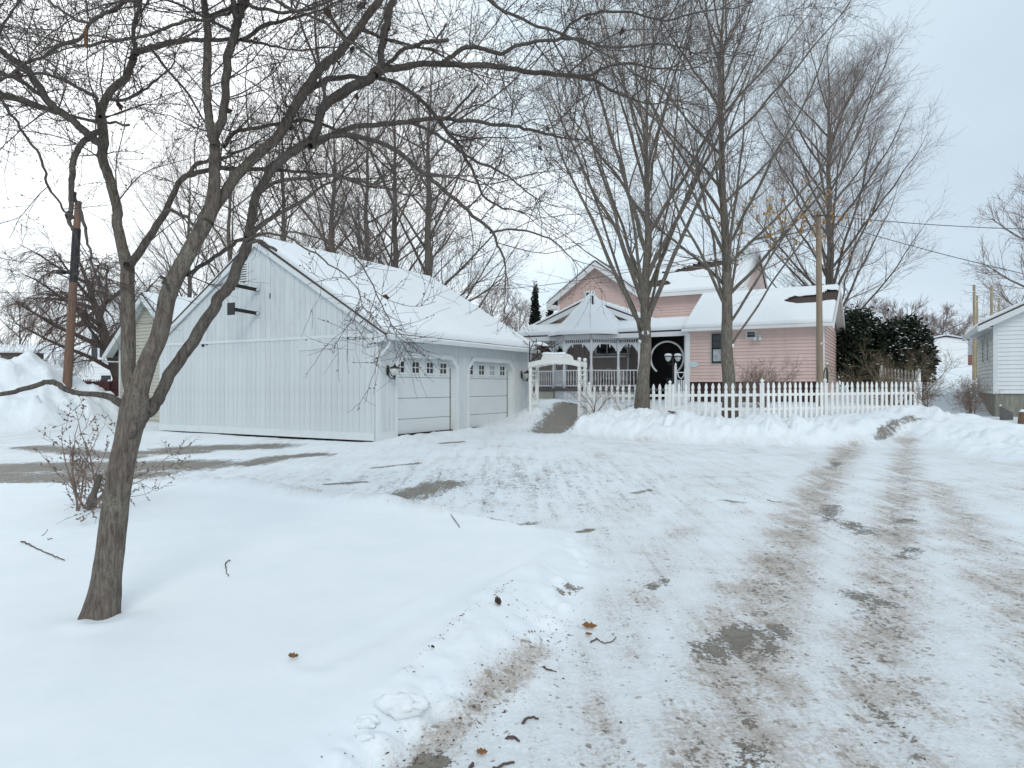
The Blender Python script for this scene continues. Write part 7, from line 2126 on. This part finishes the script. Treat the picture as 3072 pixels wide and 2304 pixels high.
def leaf_me(name, L_, W_, seed, mat, curl=0.3):
    rs = np.random.RandomState(seed); n = 9
    s = np.linspace(0, 1, n)
    w = W_ / 2 * np.sin(np.pi * s ** 0.8) ** 0.7 * (1 + 0.35 * np.sin(s * 19 + seed)) + 0.001
    zc = curl * L_ * (s - 0.5) ** 2 + 0.004
    V = np.concatenate([np.stack([s * L_ - L_ / 2, w, zc + curl * w * 1.1], 1), np.stack([s * L_ - L_ / 2, w * 0, zc], 1), np.stack([s * L_ - L_ / 2, -w, zc + curl * w * (0.6 + 0.5 * rs.rand(n))], 1)])
    q = []
    for i in range(n - 1):
        q += [(i, i + 1, n + i + 1, n + i), (n + i, n + i + 1, 2 * n + i + 1, 2 * n + i)]
    return np_mesh(name, V, np.array(q), M[mat])


def build_litter():
    rs = np.random.RandomState(17)

    def stick(pts, r, label, lift=0.0):
        w = []
        for px, py in pts:
            x, y = U(px, py, 0.10); w.append((x, y))
        P = smooth_path(np.array([(x, y, gz(x, y) + r * 0.8 + (lift if 0 < i < len(w) - 1 else 0), r * (1 - 0.5 * i / len(w))) for i, (x, y) in enumerate(w)]), 4)
        c = P[0, :3].copy()
        P[:, :3] += 0.004 * rs.randn(*P[:, :3].shape)
        V, q, T = rough_tube(P, 7, 0.12, py, 20)
        o = link('fallen_twig', np_mesh('fallen_twig', V - c, q, M['stick'], True, T), None, c); tag(o, label, 'twig', 'fallen twigs on the snow')
    stick([(64, 1631), (95, 1643), (130, 1660), (165, 1675), (195, 1687)], 0.007, 'longest fallen twig, lying on the snow left of the near tree trunk')
    stick([(127, 1614), (146, 1595)], 0.004, 'tiny straight twig above the long one left of the tree')
    stick([(142, 1626), (156, 1622)], 0.004, 'very short twig bit between two twigs left of the tree')
    stick([(689, 1683), (677, 1700), (677, 1715), (686, 1734)], 0.005, 'small bent twig in open snow right of the near tree trunk')
    stick([(1336, 1498), (1338, 1530), (1358, 1560), (1378, 1587)], 0.006, 'bent dark twig standing at the edge of the cleared drive')
    stick([(395, 1455), (425, 1464), (432, 1474)], 0.004, 'thin twig on the snow just right of the tree trunk')
    stick([(1773, 1880), (1790, 1868), (1815, 1880), (1850, 1860)], 0.005, 'crooked dark twig below the curled brown leaf on the drive')
    stick([(1628, 1953), (1645, 1962), (1672, 1966)], 0.006, 'short curved twig at the drive edge')
    stick([(1380, 2290), (1400, 2250), (1420, 2225)], 0.010, 'thick bark stick at the bottom of the drive edge')
    stick([(1170, 2262), (1185, 2268), (1196, 2270)], 0.006, 'twig bit on the bare pavement at the bottom edge')
    stick([(1570, 2112), (1585, 2092), (1615, 2094)], 0.007, 'hooked grey twig in the dirty drive edge')
    stick([(1520, 2152), (1545, 2150), (1556, 2158)], 0.008, 'stubby dark twig in the dirty drive edge')
    stick([(1480, 2245), (1510, 2225), (1540, 2222)], 0.007, 'dark twig near the bottom of the drive edge')
    stick([(1520, 2270), (1535, 2285), (1565, 2280)], 0.009, 'forked black twig at the bottom of the drive')
    stick([(2300, 1480), (2320, 1487), (2345, 1488)], 0.005, 'thin twig on the packed snow far up the drive')

    def leaf(px, py, L_, W_, mat, label, rz, tilt=0.2, curl=0.3, seed=1):
        x, y = U(px, py, 0.10)
        o = link('dead_leaf', leaf_me('dead_leaf', L_, W_, seed, mat, curl), None, (x, y, gz(x, y) + 0.012), (tilt, 0.1, rz)); tag(o, label, 'leaf', 'dead leaves on the snow')
    leaf(1768, 1843, 0.105, 0.045, 'leaf_brown', 'large curled brown leaf on the drive beside the crooked twig', 0.1, 0.5, 0.5, 2)
    leaf(1766, 1862, 0.05, 0.03, 'leaf_brown', 'small brown leaf just below the large curled one', 0.3, 0.2, 0.4, 3)
    leaf(1489, 1835, 0.075, 0.06, 'leaf_dark', 'dark crumpled wet leaf on the snow ridge', 1.0, 0.9, 0.6, 4)
    leaf(880, 1999, 0.055, 0.035, 'leaf_brown', 'lone dark brown leaf on the smooth snow of the lawn', 0.2, 0.3, 0.6, 5)
    leaf(1446, 2199, 0.05, 0.035, 'leaf_brown', 'brown leaf at the dirty drive edge near the bottom', 0.2, 0.2, 0.2, 6)
    leaf(1297, 1975, 0.025, 0.02, 'leaf_dark', 'tiny dark leaf on the snow ridge', 0.9, 0.5, 0.5, 7)
    leaf(2016, 1320, 0.30, 0.13, 'leaf_dark', 'dark frozen clod of leaves at the foot of the snow bank', 0.0, 0.1, 0.5, 8)
    leaf(655, 1448, 0.06, 0.05, 'leaf_brown', 'brown leaf on the ploughed ridge of the lawn', 0.4, 0.6, 0.4, 9)
    # lumps of snow
    for px, py, r, lab in ((1210, 2112, 0.085, 'largest loose snow lump on the lawn edge'), (1100, 2150, 0.04, 'small loose snow lump left of the large one'), (1095, 2180, 0.03, 'smallest loose snow lump nearest the camera')):
        x, y = U(px, py, 0.12); n, m = 24, 14
        A, B = np.meshgrid(np.linspace(0, 2 * np.pi, n, endpoint=False), np.linspace(0.02, np.pi - 0.02, m))
        D = np.stack([np.cos(A) * np.sin(B) * 1.35, np.sin(A) * np.sin(B) * 0.9, np.cos(B) * 0.62], -1)
        h = 1 + 0.55 * fbm(D[..., 0] * 1.9 + px, D[..., 1] * 1.9 + D[..., 2] * 1.5, 5)
        V = (D * h[..., None] * r).reshape(-1, 3); idx = np.arange(m * n).reshape(m, n); nx_ = np.roll(idx, -1, 1)
        q = np.stack([idx[:-1], nx_[:-1], nx_[1:], idx[1:]], -1).reshape(-1, 4)[:, ::-1]
        o = link('snow_lump', np_mesh('snow_lump', V, q, M['snow']), None, (x, y, gz(x, y) + r * 0.28)); tag(o, lab, 'snow lump', 'loose snow lumps on the lawn edge')
    # bark bits and grit scattered on the drive
    n = 5200
    y = 2.6 + 13 * rs.rand(n) ** 1.8; x = -1.5 + 9.5 * rs.rand(n)
    ed = np.array([U(1180, 2330), U(1330, 2200), U(1480, 2060), U(1600, 1940), U(1690, 1830)])
    ne = 560; t = rs.rand(ne) * 4; i = t.astype(int).clip(0, 3); e = ed[i] + (ed[i + 1] - ed[i]) * (t - i)[:, None] + rs.randn(ne, 2) * np.array([0.10, 0.09]) * (0.4 + 1.2 * rs.rand(ne, 1))
    l2 = np.array([U(1215, 2065), U(1300, 1975), U(1380, 1890), U(1450, 1850), U(1530, 1780)]); nl = 70
    t = rs.rand(nl) * 4; i = t.astype(int).clip(0, 3); e2 = l2[i] + (l2[i + 1] - l2[i]) * (t - i)[:, None] + rs.randn(nl, 2) * 0.025
    e3 = np.array(U(1520, 1830)) + rs.randn(36, 2) * np.array([0.07, 0.10])
    x = np.concatenate([x, e[:, 0], e2[:, 0], e3[:, 0]]); y = np.concatenate([y, e[:, 1], e2[:, 1], e3[:, 1]])
    g = ground(x, y)
    dens = np.concatenate([np.clip(g['drive'][:n] * (0.10 + 0.45 * (fbm(x[:n] * 0.8, y[:n] * 0.8, 3) + 0.25)), 0, 1), np.ones(ne + nl + 36)])
    for tr in TRACKS[:3]:
        dd, _ = seg_dist(x, y, tr); dens = np.maximum(dens, 0.8 * np.exp(-(dd / 0.3) ** 2) * (g['drive'] > 0.5))
    keep = rs.rand(len(x)) < dens
    x, y, z = x[keep], y[keep], g['z'][keep]
    m = len(x)
    a = rs.rand(m) * 6.28; L_ = 0.003 + 0.011 * rs.rand(m) ** 4 + 0.0011 * y * rs.rand(m); w = L_ * (0.15 + 0.4 * rs.rand(m))
    ca, sa = np.cos(a), np.sin(a)
    V = []
    for (u, v, hz) in ((-1, -0.3, 0), (0.2, -1, 0.1), (1, 0.2, 0), (-0.1, 1, 0.15), (0.1, 0, 0.9)):
        V.append(np.stack([x + ca * u * L_ - sa * v * w, y + sa * u * L_ + ca * v * w, z + 0.001 + hz * w * 0.8], 1))
    V = np.stack(V, 1).reshape(-1, 3); b = np.arange(m) * 5
    T = np.concatenate([np.stack([b + k, b + (k + 1) % 4, b + 4], 1) for k in range(4)])
    o = link('bark_litter', np_mesh('bark_litter', V, np.zeros((0, 4), int), M['debris'], False, T)); o['kind'] = 'stuff'; tag(o, 'bark crumbs and grit scattered over the packed snow drive', 'litter')


build_fence()
build_arbor()
build_yard()
build_far()
build_plants()
build_litter()
bpy.context.view_layer.update()
